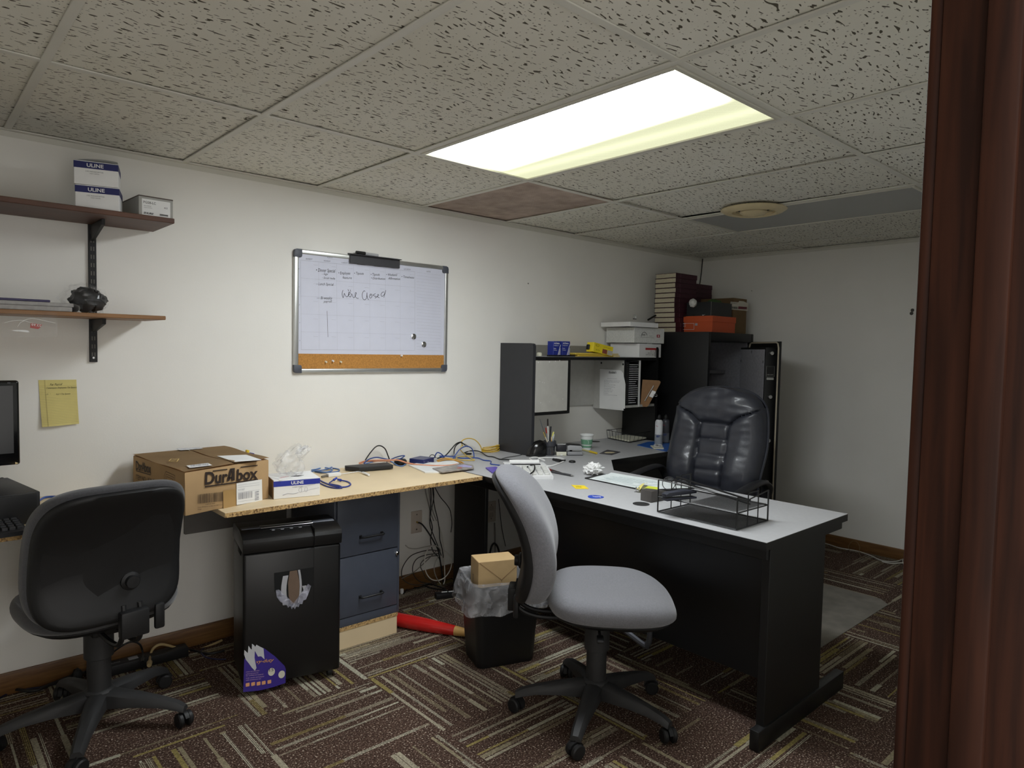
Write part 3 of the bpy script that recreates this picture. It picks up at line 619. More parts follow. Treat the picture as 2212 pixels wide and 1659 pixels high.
for x0, x1, zb in ((2.728, 2.744, hb - 0.012), (3.270, 3.284, hb - 0.022), (3.428, 3.442, hb)):
    b = B(); b.mi = 0; b.box(x0, x1, hy + 0.012, -0.016, zb, ht - 0.0205); b.mi = 1; b.box(x0 - 0.0005, x1 + 0.0005, hy + 0.008, hy + 0.0125, zb, ht - 0.0205)
    obj('divider', b, [m_light, m_blacklam if x0 < 3.4 else m_white], t, world=True, smooth=False)
b = B(); b.box(hx0 + 0.024, 2.717, hy + 0.003, hy + 0.010, hb + 0.006, ht - 0.024, 0.001, 1); dr = obj('cubby_door', b, mat('door_acrylic', '#bdbbb4', 0.35, var=0.05), t, world=True)
b = B(); b.box(hx0 + 0.022, 2.722, hy - 0.001, hy + 0.012, hb - 0.012, hb + 0.005, 0.001, 1); obj('door_rail', b, m_blacklam, dr, world=True)
b = B()
for q in ((1163, 783), (1168, 784), (1187, 782), (1200, 780), (1209, 779), (1166, 824), (1172, 826), (1176, 827), (1195, 822), (1216, 862), (1216, 874), (1219, 881), (1187, 868), (1168, 870), (1172, 873)):
    p = on('y', hy + 0.002, *q); s_ = random.uniform(0.002, 0.005); b.poly([(p.x + s_ * random.uniform(0.5, 1) * math.cos(a * PI / 3), hy + 0.0022, p.z + s_ * random.uniform(0.4, 1) * math.sin(a * PI / 3)) for a in range(6)])
obj('glue_residue', b, m_white, dr, world=True, smooth=False)['kind'] = 'stuff'
for u in (1299, 1346):
    b = B(); p = on('x', 3.2695, u, 784 if u < 1320 else 787); b.poly([(3.2692, p.y + 0.007 * math.cos(a * PI / 8), p.z + 0.007 * math.sin(a * PI / 8)) for a in range(16)]); obj('cable_hole', b, m_black, t, world=True, smooth=False)
# ------------------------------------------------------------------ gun safe with the door standing open
t = thing('safe', 'tall black gun safe standing open in the back right corner', 'safe', (4.06, -0.3, 0))
m_safe = mat('safe_enamel', '#0a0a0c', 0.5, var=0.1); m_liner = mat('grey_carpet_liner', '#8b8a90', 0.95, var=0.12, vscale=60, bump=0.3, bscale=300); m_gold = mat('pale_trim', '#b3a995', 0.45)
sx0, sx1, sy0, sy1, sz = 3.76, 4.36, -0.60, -0.02, 1.485
b = B()
b.box(sx0, sx0 + 0.03, sy0, sy1, 0, sz, 0.004); b.box(sx1 - 0.03, sx1, sy0, sy1, 0, sz, 0.004); b.box(sx0 + 0.03, sx1 - 0.03, sy0, sy1, sz - 0.062, sz, 0.004); b.box(sx0 + 0.03, sx1 - 0.03, sy0, sy1, 0, 0.09); b.box(sx0 + 0.03, sx1 - 0.03, sy1 - 0.02, sy1, 0.09, sz - 0.062)
obj('body', b, m_safe, t, world=True)
b = B(); b.box(sx0 + 0.0305, sx0 + 0.036, sy0 + 0.03, sy1 - 0.02, 0.09, sz - 0.063); b.box(sx1 - 0.036, sx1 - 0.0305, sy0 + 0.03, sy1 - 0.02, 0.09, sz - 0.063); b.box(sx0 + 0.036, sx1 - 0.036, sy1 - 0.028, sy1 - 0.0205, 0.09, sz - 0.063); obj('lining', b, m_liner, t, world=True, smooth=False)
b = B(); b.prism([(sx1 - 0.037, -0.05), (sx1 - 0.30, -0.05), (sx1 - 0.30, -0.20), (sx1 - 0.27, -0.30), (sx1 - 0.20, -0.37), (sx1 - 0.10, -0.40), (sx1 - 0.037, -0.40)], 1.19, 1.215); obj('shelf', b, mat('shelf_carpet', '#6b6b70', 0.95), t, world=True)
hinge = Vector((4.27, -0.615, 0)); th = math.radians(48.5); dx = Vector((-math.cos(th), -math.sin(th), 0)); dn_ = Vector((-math.sin(th), math.cos(th), 0))  # dn_: inner face normal
Md = Matrix((( dx.x, dn_.x, 0, hinge.x), (dx.y, dn_.y, 0, hinge.y), (0, 0, 1, 0), (0, 0, 0, 1)))
b = B(); b.box(0.0, 0.555, -0.012, 0.0, 0.06, 1.425, 0.0); b.move(Md); dr = obj('door', b, m_safe, t, world=True)
b = B(); b.box(0.05, 0.515, 0.0005, 0.075, 0.10, 1.385, 0.003); b.move(Md); obj('bolt_box', b, m_safe, dr, world=True)
b = B(); b.box(0.06, 0.505, 0.0755, 0.079, 0.115, 1.372, 0.001, 1); b.move(Md); obj('inner_panel', b, m_liner, dr, world=True)
b = B(); b.tube([(0.02, 0.004, 0.07)] + [(0.02, 0.004, 1.38), (0.035, 0.004, 1.41), (0.06, 0.004, 1.418), (0.51, 0.004, 1.418), (0.535, 0.004, 1.41), (0.548, 0.004, 1.385), (0.548, 0.004, 0.07)], 0.0055, 6); b.move(Md); obj('edge_trim', b, m_gold, dr, world=True)
for u, v in ((1662, 763), (1663, 857), (1656, 951), (1656, 1040)):
    zz_ = zv = None
    P0 = Md @ Vector((0.515, 0.04, 0)); lo, hi = 0, 2
    for _ in range(40):
        mid = (lo + hi) / 2
        if px((P0.x, P0.y, mid))[1] > v: lo = mid
        else: hi = mid
    b = B(); b.lathe([(0.013, 0), (0.013, 0.020), (0.011, 0.023), (0.0, 0.023)], (0.515, 0.04, lo), (1, 0, 0), 18); b.move(Md); obj('locking_bolt', b, m_steel, dr, world=True)
for u_, z in ((0.28, 1.355), (0.075, 1.29), (0.49, 1.29)):
    b = B(); b.prism([(0.004 * math.cos(a * PI / 5), 0.010 * math.sin(a * PI / 5)) for a in range(10)], 0.0, 0.001, Md @ frame((u_, 0.0795, z), (1, 0, 0), (0, 0, 1)) @ Matrix.Rotation(PI, 4, 'Y')); obj('screw_slot', b, m_black, dr, world=True, smooth=False)
b = B(); b.mi = 0; b.box(0.5155, 0.5162, 0.012, 0.066, 1.195, 1.265); b.mi = 1; b.box(0.5155, 0.5164, 0.016, 0.062, 1.175, 1.190); b.move(Md); pl = obj('maker_plate', b, [m_ink, mat('plate_silver', '#a9a9a4', 0.5)], dr, world=True, smooth=False)
b = B(); b.tube([Md @ Vector(q) for q in ((0.5164, 0.013, 1.197), (0.5164, 0.065, 1.197), (0.5164, 0.065, 1.264), (0.5164, 0.013, 1.264))], 0.0008, 4, True); b.text('FIRE SAFE', Md @ Vector((0.5166, 0.060, 1.205)), -dn_, Z3, width=0.04); obj('plate_print', b, mat('plate_silver', '#a9a9a4', 0.5), pl, world=True, smooth=False)
# ------------------------------------------------------------------ chairs
def base_parts(t, r_leg, ang0, m_, zhub=0.098, colr=0.037, ztop=0.40):
    for k in range(5):
        a = ang0 + k * 2 * PI / 5; c, s = math.cos(a), math.sin(a); rings = []
        for f, wdt, zt, zb in ((0.02, 0.032, 0.132, 0.072), (0.06, 0.030, 0.130, 0.075), (0.14, 0.027, 0.118, 0.078), (0.22, 0.023, 0.102, 0.074), (0.27, 0.021, 0.088, 0.064), (0.295, 0.019, 0.074, 0.056)):
            rr_ = f * r_leg / 0.29; sec = [(-wdt, zb), (-wdt * 0.96, zt - 0.012), (-wdt * 0.5, zt), (wdt * 0.5, zt), (wdt * 0.96, zt - 0.012), (wdt, zb)]
            rings.append([(c * rr_ - s * w, s * rr_ + c * w, z) for w, z in sec])
        b = B(); b.ring(rings); lg = obj('leg', b, m_, t, angle=45)
        ca = a + 0.9; px_, py_ = c * r_leg, s * r_leg; ux, uy_ = math.cos(ca), math.sin(ca)
        b = B()
        for o_ in (-0.016, 0.016):
            b.lathe([(0.006, -0.009), (0.021, -0.009), (0.0255, -0.005), (0.0255, 0.005), (0.021, 0.009), (0.006, 0.009)], (px_ + ux * o_, py_ + uy_ * o_, 0.0256), (ux, uy_, 0), 20)
        b.cyl((px_, py_, 0.03), (px_, py_, 0.060), 0.006, seg=10)
        hood = [(0.030 * math.cos(q * PI / 8), 0.0256 + 0.030 * math.sin(q * PI / 8)) for q in range(0, 8)] + [(-0.012, 0.03), (0.012, 0.03)]
        b.prism(hood, -0.007, 0.007, frame((px_, py_, 0), (-uy_, ux, 0), (0, 0, 1)))
        obj('caster', b, m_plastic, lg)
    b = B(); b.lathe([(0.03, 0.066), (0.046, 0.07), (0.048, 0.128), (0.042, 0.136), (colr, 0.138), (colr, 0.245), (colr + 0.009, 0.25), (colr + 0.009, ztop)], seg=28); obj('gas_column', b, m_, t)
def interp(tb, x):
    for (a, ya), (b_, yb) in zip(tb[:-1], tb[1:]):
        if x <= b_:
            f = (x - a) / (b_ - a); f = f * f * (3 - 2 * f) if False else f
            return ya + (yb - ya) * f
    return tb[-1][1]
def cosi(tb, x):
    P = [Vector((a, y, 0)) for a, y in tb]; Q = catmull(P, n=12)
    for p, q in zip(Q[:-1], Q[1:]):
        if x <= q.x: return p.y + (q.y - p.y) * ((x - p.x) / max(q.x - p.x, 1e-6))
    return Q[-1].y
BACK = [(0, 0.0), (0.3, 0.028), (0.55, 0.012), (0.8, -0.045), (1.0, -0.115)]
def task_chair(name, label, loc, face, ang0, m_fab, soff=0.02, z0=0.445, zh=0.455, seat_z=0.405, bw=0.218, nn=3.4, yo=0.0):
    t = thing(name, label, 'office chair', (loc[0], loc[1], 0), face, None)
    base_parts(t, 0.292, ang0 - face, m_plastic_dusty, ztop=seat_z - 0.02)
    # seat cushion: rounded outline, waterfall front
    NS = 60; rings = []
    for s_, z in ((0.86, 0.004), (0.96, 0.010), (1.01, 0.030), (1.0, 0.052), (0.955, 0.070), (0.86, 0.081), (0.66, 0.087), (0.36, 0.086), (0.08, 0.084)):
        rg = []
        for k in range(NS):
            x, y = superell(0.232, 0.238, 2.9, k, NS); x *= s_; y *= s_
            if x > 0: y *= 1 - 0.10 * (x / 0.232) ** 2
            zz_ = z + (-0.030 * (max(x - 0.06, 0) / 0.17) ** 2 if z > 0.02 else -0.012 * (max(x - 0.06, 0) / 0.17) ** 2) + 0.010 * (abs(y) / 0.238) ** 2 * (z > 0.02) + 0.012 * (max(-x - 0.08, 0) / 0.15) ** 2 * (z > 0.02)
            rg.append((x + soff, y, seat_z + zz_))
        rings.append(rg)
    b = B(); b.ring(rings); obj('seat', b, m_fab, t, angle=80, sub=1)
    b = B(); rings = []
    for s_, z in ((0.70, -0.016), (0.84, -0.012), (0.95, 0.006), (0.95, 0.012)):
        rings.append([(superell(0.225 * s_, 0.23 * s_, 3.0, k, 40)[0] + soff, superell(0.225 * s_, 0.23 * s_, 3.0, k, 40)[1], seat_z + z - 0.012 * (max(superell(0.225, 0.23, 3, k, 40)[0] - 0.06, 0) / 0.17) ** 2) for k in range(40)])
    b.ring(rings); obj('seat_pan', b, m_plastic, t)
    b = B(); b.box(-0.10, 0.09, -0.05, 0.05, seat_z - 0.055, seat_z - 0.014, 0.008, 2); obj('tilt_mechanism', b, m_plastic, t)
    b = B(); b.tube([(0.0, -0.05, seat_z - 0.035), (0.0, -0.16, seat_z - 0.035), (0.0, -0.20, seat_z - 0.03)], 0.005, 8, smooth=3); b.box(-0.012, 0.012, -0.245, -0.195, seat_z - 0.036, seat_z - 0.024, 0.004, 2); obj('lever', b, m_plastic, t)
    # backrest
    bx = -0.285
    def bk(y, tt, off): 
        return bx + cosi(BACK, min(max(tt, 0), 1)) + off + 0.022 * (abs(y) / 0.22) ** 2
    NB = 64
    def shellrings(spec, a, c_off, hh):
        out = []
        for s_, off in spec:
            rg = []
            for k in range(NB):
                y, zc = superell(a, hh, nn, k, NB); y *= s_; zc *= s_
                tt = 0.5 + (zc + c_off) / zh
                y *= 1 + 0.04 * (0.5 - tt) if tt < 0.5 else 1 - 0.10 * (tt - 0.5) ** 2
                rg.append((bk(y, tt, off), y + yo, z0 + zh * tt))
            out.append(rg)
        return out
    b = B(); b.ring(shellrings(((0.05, 0.004), (0.3, 0.004), (0.6, 0.003), (0.93, 0.0), (0.985, 0.012), (1.0, 0.036), (0.99, 0.060), (0.94, 0.080), (0.84, 0.091), (0.6, 0.096), (0.3, 0.097), (0.06, 0.097)), bw, 0.0, zh / 2)); obj('backrest', b, m_fab, t, angle=80, sub=1)
    b = B(); b.ring(shellrings(((0.02, -0.0255), (0.2, -0.0255), (0.4, -0.0255), (0.6, -0.025), (0.78, -0.0245), (0.88, -0.0235), (0.93, -0.018), (0.955, -0.008), (0.96, 0.006), (0.9, 0.006)), bw - 0.002, -0.010, zh / 2)); sh = obj('backrest_shell', b, m_plastic, t, angle=60)
    kx = bk(0, 0.27, -0.030)
    b = B(); prof = [(0.030, 0), (0.029, 0.006), (0.020, 0.010), (0.020, 0.020), (0.0185, 0.024), (0.0, 0.0245)]; b.lathe(prof, (kx + 0.002, 0, z0 + zh * 0.27), (-1, 0, 0), 30); obj('adjustment_knob', b, m_plastic, sh)
    # support arm: two bars from under the seat up behind the shell
    for sgn in (-1, 1):
        b = B(); b.tube([(-0.06, sgn * 0.028, seat_z - 0.035), (-0.20, sgn * 0.028, seat_z - 0.04), (-0.275, sgn * 0.028, seat_z - 0.02), (bk(0, 0.02, -0.02), sgn * 0.026, z0 - 0.01), (bk(0, 0.14, -0.026), sgn * 0.024, z0 + 0.05)], 0.0085, 8, smooth=5); obj('support_bar', b, m_plastic, t)
    b = B(); b.box(bk(0, 0, -0.045), bk(0, 0, -0.012), -0.042, 0.042, z0 - 0.05, z0 + 0.035, 0.006, 2); obj('back_bracket', b, m_plastic, t)
    b = B(); b.box(bk(0, 0, -0.02), bk(0, 0, 0.0), -0.10, -0.068, z0 - 0.055, z0 + 0.03, 0.008, 2); obj('back_lever', b, m_plastic, t)
    return t
task_chair('task_chair', 'grey fabric task chair seen from the side in front of the desk', (1.577, -1.533), math.radians(-47), math.radians(64), m_greyfab, 0.045, 0.435, 0.475)
task_chair('task_chair', 'grey task chair seen from behind, its black shell toward the camera', (0.185, -0.462), math.radians(97), math.radians(-41), m_darkfab, 0.02, 0.462, 0.45, bw=0.228, nn=4.2, yo=0.046)
# executive chair
t = thing('executive_chair', 'black leather executive chair behind the desk', 'office chair', (2.80, -1.11, 0.0032), math.radians(183))
base_parts(t, 0.31, 0.3, m_plastic, ztop=0.42)
b = B(); rings = []
for s_, z in ((0.9, 0), (1.0, 0.02), (1.03, 0.05), (1.0, 0.085), (0.9, 0.105), (0.6, 0.115), (0.1, 0.115)):
    rings.append([(superell(0.25 * s_, 0.27 * s_, 3.2, k, 56)[0] + 0.0, superell(0.25 * s_, 0.27 * s_, 3.2, k, 56)[1], 0.43 + z) for k in range(56)])
b.ring(rings); obj('seat', b, m_leather, t, angle=80)
b = B(); b.box(-0.15, 0.12, -0.08, 0.08, 0.38, 0.43, 0.01); obj('tilt_mechanism', b, m_plastic, t)
zb, zt_ = 0.52, 1.150
def hw(z):
    f = (z - zb) / (zt_ - zb)
    w = cosi([(0, 0.245), (0.25, 0.275), (0.5, 0.285), (0.75, 0.272), (1.0, 0.245)], f)
    if f > 0.76: w *= max(1 - ((f - 0.76) / 0.24) ** 2.7, 0.0) ** 0.42
    return max(w, 0.012)
def seam_y(z):  # half width of the centre column
    return cosi([(0.4, 0.086), (0.88, 0.088), (0.95, 0.10), (1.0, 0.15), (1.03, 0.22), (1.2, 0.5)], z)
def lean(z): return -0.255 - 0.09 * ((z - zb) / 0.63) ** 1.3 + 0.035 * math.exp(-((z - 0.68) / 0.12) ** 2)
def bfront(u, v):
    z = zb + (zt_ - zb) * (1 - (1 - v) ** 1.35); w = hw(z); q = 2 * u - 1; q = math.copysign(abs(q) ** 0.85, q); y = q * w
    e = max(1 - abs(q) ** 5, 0) ** 0.5; h = 0.075 * e * min(1, (z - zb) / 0.05 + 0.2)
    sy = seam_y(z); d = abs(y) - sy
    h -= 0.020 * math.exp(-(d / 0.010) ** 2) * (z < 1.025)
    if d > 0 and z < 1.03: h += 0.026 * math.sin(min(d / max(w - sy, 0.02), 1) * PI) ** 0.7
    if d < 0 and z < 0.95:
        ph = ((z - 0.53) / 0.083) % 1.0; h += 0.014 * math.sin(ph * PI) ** 0.5 - 0.020
    if z >= 0.95 and d < 0: h += 0.020 * math.sin(min((z - 0.95) / 0.19, 1) * PI) - 0.012 * math.exp(-((z - 0.955) / 0.008) ** 2)
    n_ = noise.noise(Vector((y * 16, z * 9, 2.0))) * 0.006 + noise.noise(Vector((y * 9, z * 34, 5.0))) * 0.0035
    return Vector((lean(z) + h + n_ * e, y, z))
b = B(); b.grid(bfront, 64, 84); obj('backrest', b, m_leather, t, angle=70)
def bback(u, v):
    z = zb + (zt_ - zb) * (1 - (1 - v) ** 1.35); w = hw(z) * 1.015; q = 2 * u - 1; q = math.copysign(abs(q) ** 0.85, q); e = max(1 - abs(q) ** 4, 0) ** 0.5
    return Vector((lean(z) - 0.004 - 0.055 * e * min(1, (z - zb) / 0.03 + 0.3) , q * w, z))
b = B(); b.grid(bback, 40, 50); obj('back_cover', b, mat('leather_back', '#1a1a1e', 0.45), t, angle=70)
b = B(); edge = [bback(0, k / 30) + Vector((0.004, 0, 0)) for k in range(31)] + [bback(1, k / 30) + Vector((0.004, 0, 0)) for k in range(30, -1, -1)]; b.tube(edge, 0.006, 6); obj('piping', b, m_leather, t)
b = B(); b.box(-0.33, -0.08, -0.03, 0.03, 0.395, 0.415, 0.004); b.box(-0.345, -0.315, -0.035, 0.035, 0.40, 0.66, 0.006); obj('back_bar', b, m_plastic, t)
m_arm = mat('arm_plastic', '#232326', 0.45)
for sgn in (-1, 1):
    y0 = sgn * 0.315
    b = B(); P = catmull([(-0.27, sgn * 0.29, 0.56), (-0.25, y0, 0.64), (-0.18, y0, 0.675), (-0.02, y0, 0.665), (0.10, y0, 0.64), (0.155, y0, 0.60), (0.15, y0, 0.54), (0.08, y0 - sgn * 0.01, 0.47), (0.02, y0 - sgn * 0.05, 0.42), (0.0, sgn * 0.12, 0.405)], n=6); rings = []
    for i, p in enumerate(P):
        tg = (P[min(i + 1, len(P) - 1)] - P[max(i - 1, 0)]).normalized(); wv = Vector((0, 1, 0)) if i < len(P) * 0.85 else Vector((0.9, 0.4, 0)).normalized(); nv = tg.cross(wv).normalized()
        f = i / len(P); w_ = 0.030 if f < 0.55 else 0.022; h_ = 0.014
        rings.append([p + wv * (w_ * math.cos(a * PI / 6)) + nv * (h_ * math.sin(a * PI / 6)) for a in range(12)])
    b.ring(rings); obj('armrest', b, m_arm, t, angle=60)
# ------------------------------------------------------------------ printing on flat faces at picture points
def onpl(pl, u, v):
    P, n = pl; r = ray(u, v); return CAM + r * ((P - CAM).dot(n) / r.dot(n))
def plane(P, n, eps=0.0006):
    n = Vector(n).normalized(); return (Vector(P) + n * eps, n)
def ppoly(b, pl, pts): b.poly([onpl(pl, *q) for q in pts])
def ptext(b, pl, txt, a, c, hpx=None, shear=0.0, bold=0.0):
    A, C_ = onpl(pl, *a), onpl(pl, *c); ux = C_ - A; L = math.hypot(c[0] - a[0], c[1] - a[1]); uy = pl[1].cross(ux)
    if hpx:
        q = onpl(pl, a[0], a[1] - hpx); hgt = abs((q - A).dot(uy.normalized()))
    b.text(txt, A, ux, uy, width=ux.length, height=hgt if hpx else None, shear=shear, bold=bold)
def pline(b, pl, pts, w):
    P = [onpl(pl, *q) for q in pts]
    for p, q in zip(P[:-1], P[1:]):
        d = (q - p); 
        if d.length < 1e-6: continue
        d.normalize(); s_ = pl[1].cross(d) * (w / 2); e = d * (w * 0.4)
        b.quad(p - s_ - e, q - s_ + e, q + s_ + e, p + s_ - e)
def bars(b, pl, a, c, hpx, n=26, seed=1):
    """barcode: from a to c along the bottom, hpx high"""
    rnd = random.Random(seed); x = 0.0
    while x < 1:
        w = rnd.choice((0.008, 0.014, 0.022)); g = rnd.choice((0.01, 0.016, 0.026))
        u0, v0 = a[0] + (c[0] - a[0]) * x, a[1] + (c[1] - a[1]) * x; u1, v1 = a[0] + (c[0] - a[0]) * min(x + w, 1), a[1] + (c[1] - a[1]) * min(x + w, 1)
        ppoly(b, pl, [(u0, v0), (u1, v1), (u1, v1 - hpx), (u0, v0 - hpx)]); x += w + g
ORD = ['topmost', 'second', 'third', 'fourth', 'fifth', 'sixth', 'seventh', 'eighth', 'ninth', 'tenth', 'eleventh', 'twelfth', 'thirteenth', 'fourteenth', 'fifteenth', 'sixteenth', 'seventeenth', 'eighteenth', 'nineteenth', 'bottom']
# ------------------------------------------------------------------ wall shelves
m_shelf = wood_mat('brown_shelf', '#4a2f22', '#5f3d2c', 5, (1.0, 14, 1), 0.5); m_shelf2 = wood_mat('oak_shelf', '#7a5636', '#93693f', 5, (1.0, 14, 1), 0.5)
t = thing('shelf_standard', 'black slotted shelf upright screwed to the wall at left', 'shelf upright', (0.265, 0, 1.258))
b = B(); b.box(0.2515, 0.2785, -0.012, -0.0008, 1.258, 1.93, 0.001, 1); obj('rail', b, m_plastic, t, world=True)
b = B()
for k in range(20):
    z = 1.28 + k * 0.032
    for x in (0.2605, 0.2695): b.box(x - 0.002, x + 0.002, -0.0126, -0.0118, z, z + 0.016)
o = obj('slots', b, mat('slot_grey', '#5d5a55', 0.6), t, world=True, smooth=False)
b = B(); b.lathe([(0.0045, 0), (0.004, 0.002), (0, 0.0025)], (0.265, -0.012, 1.275), (0, -1, 0), 12); obj('screw', b, m_steel, t, world=True)
def wshelf(label, zt, th, x1, m_, bl, bh):
    t = thing('wall_shelf', label, 'shelf', (-0.2, -0.15, zt - th))
    b = B(); b.box(-0.95, x1, -0.30, -0.006 if False else -0.0135, zt - th, zt, 0.002, 1); obj('board', b, m_, t, world=True)
    for x in (0.265, -0.55):
        b = B(); prof = [(-0.0135, zt - th - 0.001), (-0.0135, zt - th - bh), (-0.03, zt - th - bh), (-bl, zt - th - 0.022), (-bl - 0.004, zt - th - 0.001)]
        b.prism(prof, x - 0.006, x + 0.006, Mside, 0.001, 1); obj('bracket', b, m_plastic, t, world=True)
wshelf('upper brown wall shelf holding the white cartons', 1.816, 0.019, 0.485, m_shelf, 0.20, 0.062)
wshelf('lower oak coloured wall shelf with papers and a bagged headset', 1.4425, 0.015, 0.452, m_shelf2, 0.20, 0.05)
def carton(name, label, o, ux, w, d, h, m_, group=None, cat='box'):
    """rectangular carton: o front lower left, ux along the front; returns thing and front plane"""
    ux = Vector(ux).normalized(); ang = math.atan2(ux.y, ux.x); t = thing(name, label, cat, o, ang, group)
    n = Vector((ux.y, -ux.x, 0)); return t, plane(o, n)
# two ULINE cartons
yaw = math.radians(-17); ux = (math.cos(yaw), math.sin(yaw), 0)
for k, (z, dx_, da) in enumerate(((1.8165, 0, 0), (1.9025, -0.003, 0.02))):
    lab = ['lower of the two white and blue ULINE cartons stacked on the upper shelf', 'upper of the two white and blue ULINE cartons, lid flap raised'][k]
    o = (0.168 + dx_, -0.248, z); u_ = (math.cos(yaw + da), math.sin(yaw + da), 0)
    t, pl = carton('carton', lab, o, u_, 0.138, 0.13, 0.085, m_white, 'ULINE cartons on the upper shelf')
    b = B(); b.box(0, 0.138, 0, 0.13, 0, 0.0845, 0.0015, 1); obj('body', b, m_white, t)
    b = B(); b.box(-0.0003, 0.1383, -0.0004, 0.1304, 0.058, 0.0815); obj('blue_band', b, m_navy, t, smooth=False)
    b = B(); n_ = Vector((0, -1, 0)); b.text('ULINE', (0.040, -0.0009, 0.0635), X3, Z3, width=0.052, height=0.0125, bold=0.02); l = obj('lettering', b, m_white, t, smooth=False)
    b = B(); b.text('2 OZ. SNAP SHOT BOTTLES', (0.036, -0.0006, 0.046), X3, Z3, width=0.055, height=0.0035); b.text('S-00000', (0.05, -0.0006, 0.040), X3, Z3, width=0.025, height=0.003) if False else None; b.text('1 EACH  CARTON', (0.048, -0.0006, 0.039), X3, Z3, width=0.03, height=0.003); obj('small_print', b, m_ink, t, smooth=False)
    if k == 1:
        b = B(); b.grid(lambda u, v: Vector((0.002 + u * 0.134, 0.001 + v * 0.126, 0.0852 + 0.010 * math.sin(u * PI * 0.75) * (1 - 0.3 * v))), 10, 6); obj('lid_flap', b, m_white, t)
# microphone carton
t = thing('carton', 'grey SHURE microphone carton at the end of the upper shelf', 'box', (0.372, -0.255, 1.8165), math.radians(3))
m_shure = mat('grey_card', '#a3a29c', 0.7)
b = B(); b.box(0, 0.122, 0, 0.21, 0, 0.078, 0.001, 1); obj('body', b, m_shure, t)
b = B(); b.box(-0.0006, 0.1226, -0.0006, 0.2106, 0.0745, 0.0792, 0.0008, 1); obj('lid', b, mat('taupe_lid', '#4c3f37', 0.6), t)
b = B(); b.box(0.011, 0.112, -0.0006, 0.0, 0.006, 0.067); lb = obj('label', b, m_paper, t, smooth=False)
b = B(); b.text('PG58-LC', (0.016, -0.0012, 0.050), X3, Z3, width=0.044, height=0.009); b.text('VOCAL MICROPHONE', (0.017, -0.0012, 0.040), X3, Z3, width=0.026, height=0.0025); b.text('cardioid dynamic', (0.017, -0.0012, 0.034), X3, Z3, width=0.03, height=0.0022); b.text('SHURE', (0.016, -0.0012, 0.011), X3, Z3, width=0.036, height=0.0065, shear=0.25, bold=0.03); b.text('62', (0.090, -0.0012, 0.040), X3, Z3, width=0.012, height=0.006)
pl = plane((0.372, -0.255, 1.8165), (math.sin(math.radians(3)), -math.cos(math.radians(3)), 0), 0.0012)
for k in range(16): b.box(0.074 + k * 0.0019, 0.0748 + k * 0.0019 + (k % 3) * 0.0003, -0.0013, -0.0010, 0.012, 0.018)
obj('lettering', b, m_ink, lb, smooth=False)
# papers, headset in a bag and a hanging bag on the lower shelf
m_mag = mat('magazine_paper', '#9d9a97', 0.7, var=0.12, vscale=60)
for k, (lab, x1, dz, mm) in enumerate((('lowest thick grey magazine on the lower shelf', 0.150, 0.016, m_mag), ('middle grey magazine of the pile on the lower shelf', 0.155, 0.014, m_mag), ('topmost purple covered brochure on the lower shelf', 0.085, 0.008, mat('purple_cover', '#2b2250', 0.4)))):
    z0_ = 1.4428 + (0, 0.0165, 0.031)[k]; b = B(); b.box(-0.16, x1, -0.29 + 0.01 * k, -0.06, z0_, z0_ + dz, 0.002, 1, rot=0.02 * k - 0.02)
    if k == 2: b.move(Matrix.Identity(4))
    single('magazine', b, mm, lab, 'magazine', 'papers on the lower shelf', loc=(-0.02, -0.17, z0_))
b = B(); P = [Vector((0.152, 0, 0.001)), Vector((0.164, 0, 0.002)), Vector((0.172, 0, 0.010)), Vector((0.170, 0, 0.022)), Vector((0.152, 0, 0.030))]; Q = catmull(P, n=5)
b.grid(lambda u, v: Q[min(int(u * (len(Q) - 1)), len(Q) - 1)] + Vector((0, -0.285 + 0.16 * v, 1.4430)), len(Q) - 1, 4)
single('curled_leaflet', b, m_paper, 'curled glossy leaflet beside the magazines on the lower shelf', 'leaflet', loc=(0.17, -0.2, 1.443))
t = thing('bagged_headset', 'black headset wrapped in a clear bag on the lower shelf', 'headset', (0.205, -0.19, 1.4428))
def lump(c, r, sc, amp, fr, seed, nu=36, nv=24):
    b = B()
    def f(u, v):
        a, e = 2 * PI * u, PI * (v - 0.5); d = Vector((math.cos(a) * math.cos(e), math.sin(a) * math.cos(e), math.sin(e)))
        q = 1 + amp * noise.noise(d * fr + Vector((seed, 0, 0))) + amp * 0.5 * noise.noise(d * fr * 2.3 + Vector((0, seed, 0)))
        p = Vector((d.x * sc[0], d.y * sc[1], d.z * sc[2])) * (r * q); return Vector(c) + p
    b.grid(f, nu, nv); bmesh.ops.remove_doubles(b.bm, verts=b.bm.verts, dist=1e-5); return b
b = lump((0.215, -0.19, 1.4428 + 0.050), 0.048, (1.18, 0.9, 0.92), 0.28, 2.4, 3); [setattr(v.co, 'z', max(v.co.z, 1.4432)) for v in b.bm.verts]; obj('headset', b, mat('glossy_black', '#070708', 0.22, bump=0.6, bscale=45), t, world=True, angle=70)
b = lump((0.203, -0.19, 1.4428 + 0.052), 0.055, (1.3, 0.95, 1.0), 0.30, 3.5, 9); [setattr(v.co, 'z', max(v.co.z, 1.4430)) for v in b.bm.verts]; obj('clear_bag', b, film_mat('headset_film', 0.05), t, world=True, angle=70)
t = thing('price_bag', 'clear bag with red price sticker hanging off the lower shelf edge', 'plastic bag', (0.03, -0.304, 1.36))
pl = plane((0, -0.304, 0), (0, -1, 0), 0)
def hang(u, v):
    p = onpl(pl, 2 + 122 * u, 668 + 60 * v); p.y += -0.006 * math.sin(u * 9) * v + (0.02 * (1 - v * 6) if v < 1 / 6 else 0); return p
b = B(); b.grid(hang, 20, 12); obj('film', b, film_mat('hang_film', 0.05), t, world=True, angle=80)
pl2 = plane((0, -0.312, 0), (0, -1, 0), 0)
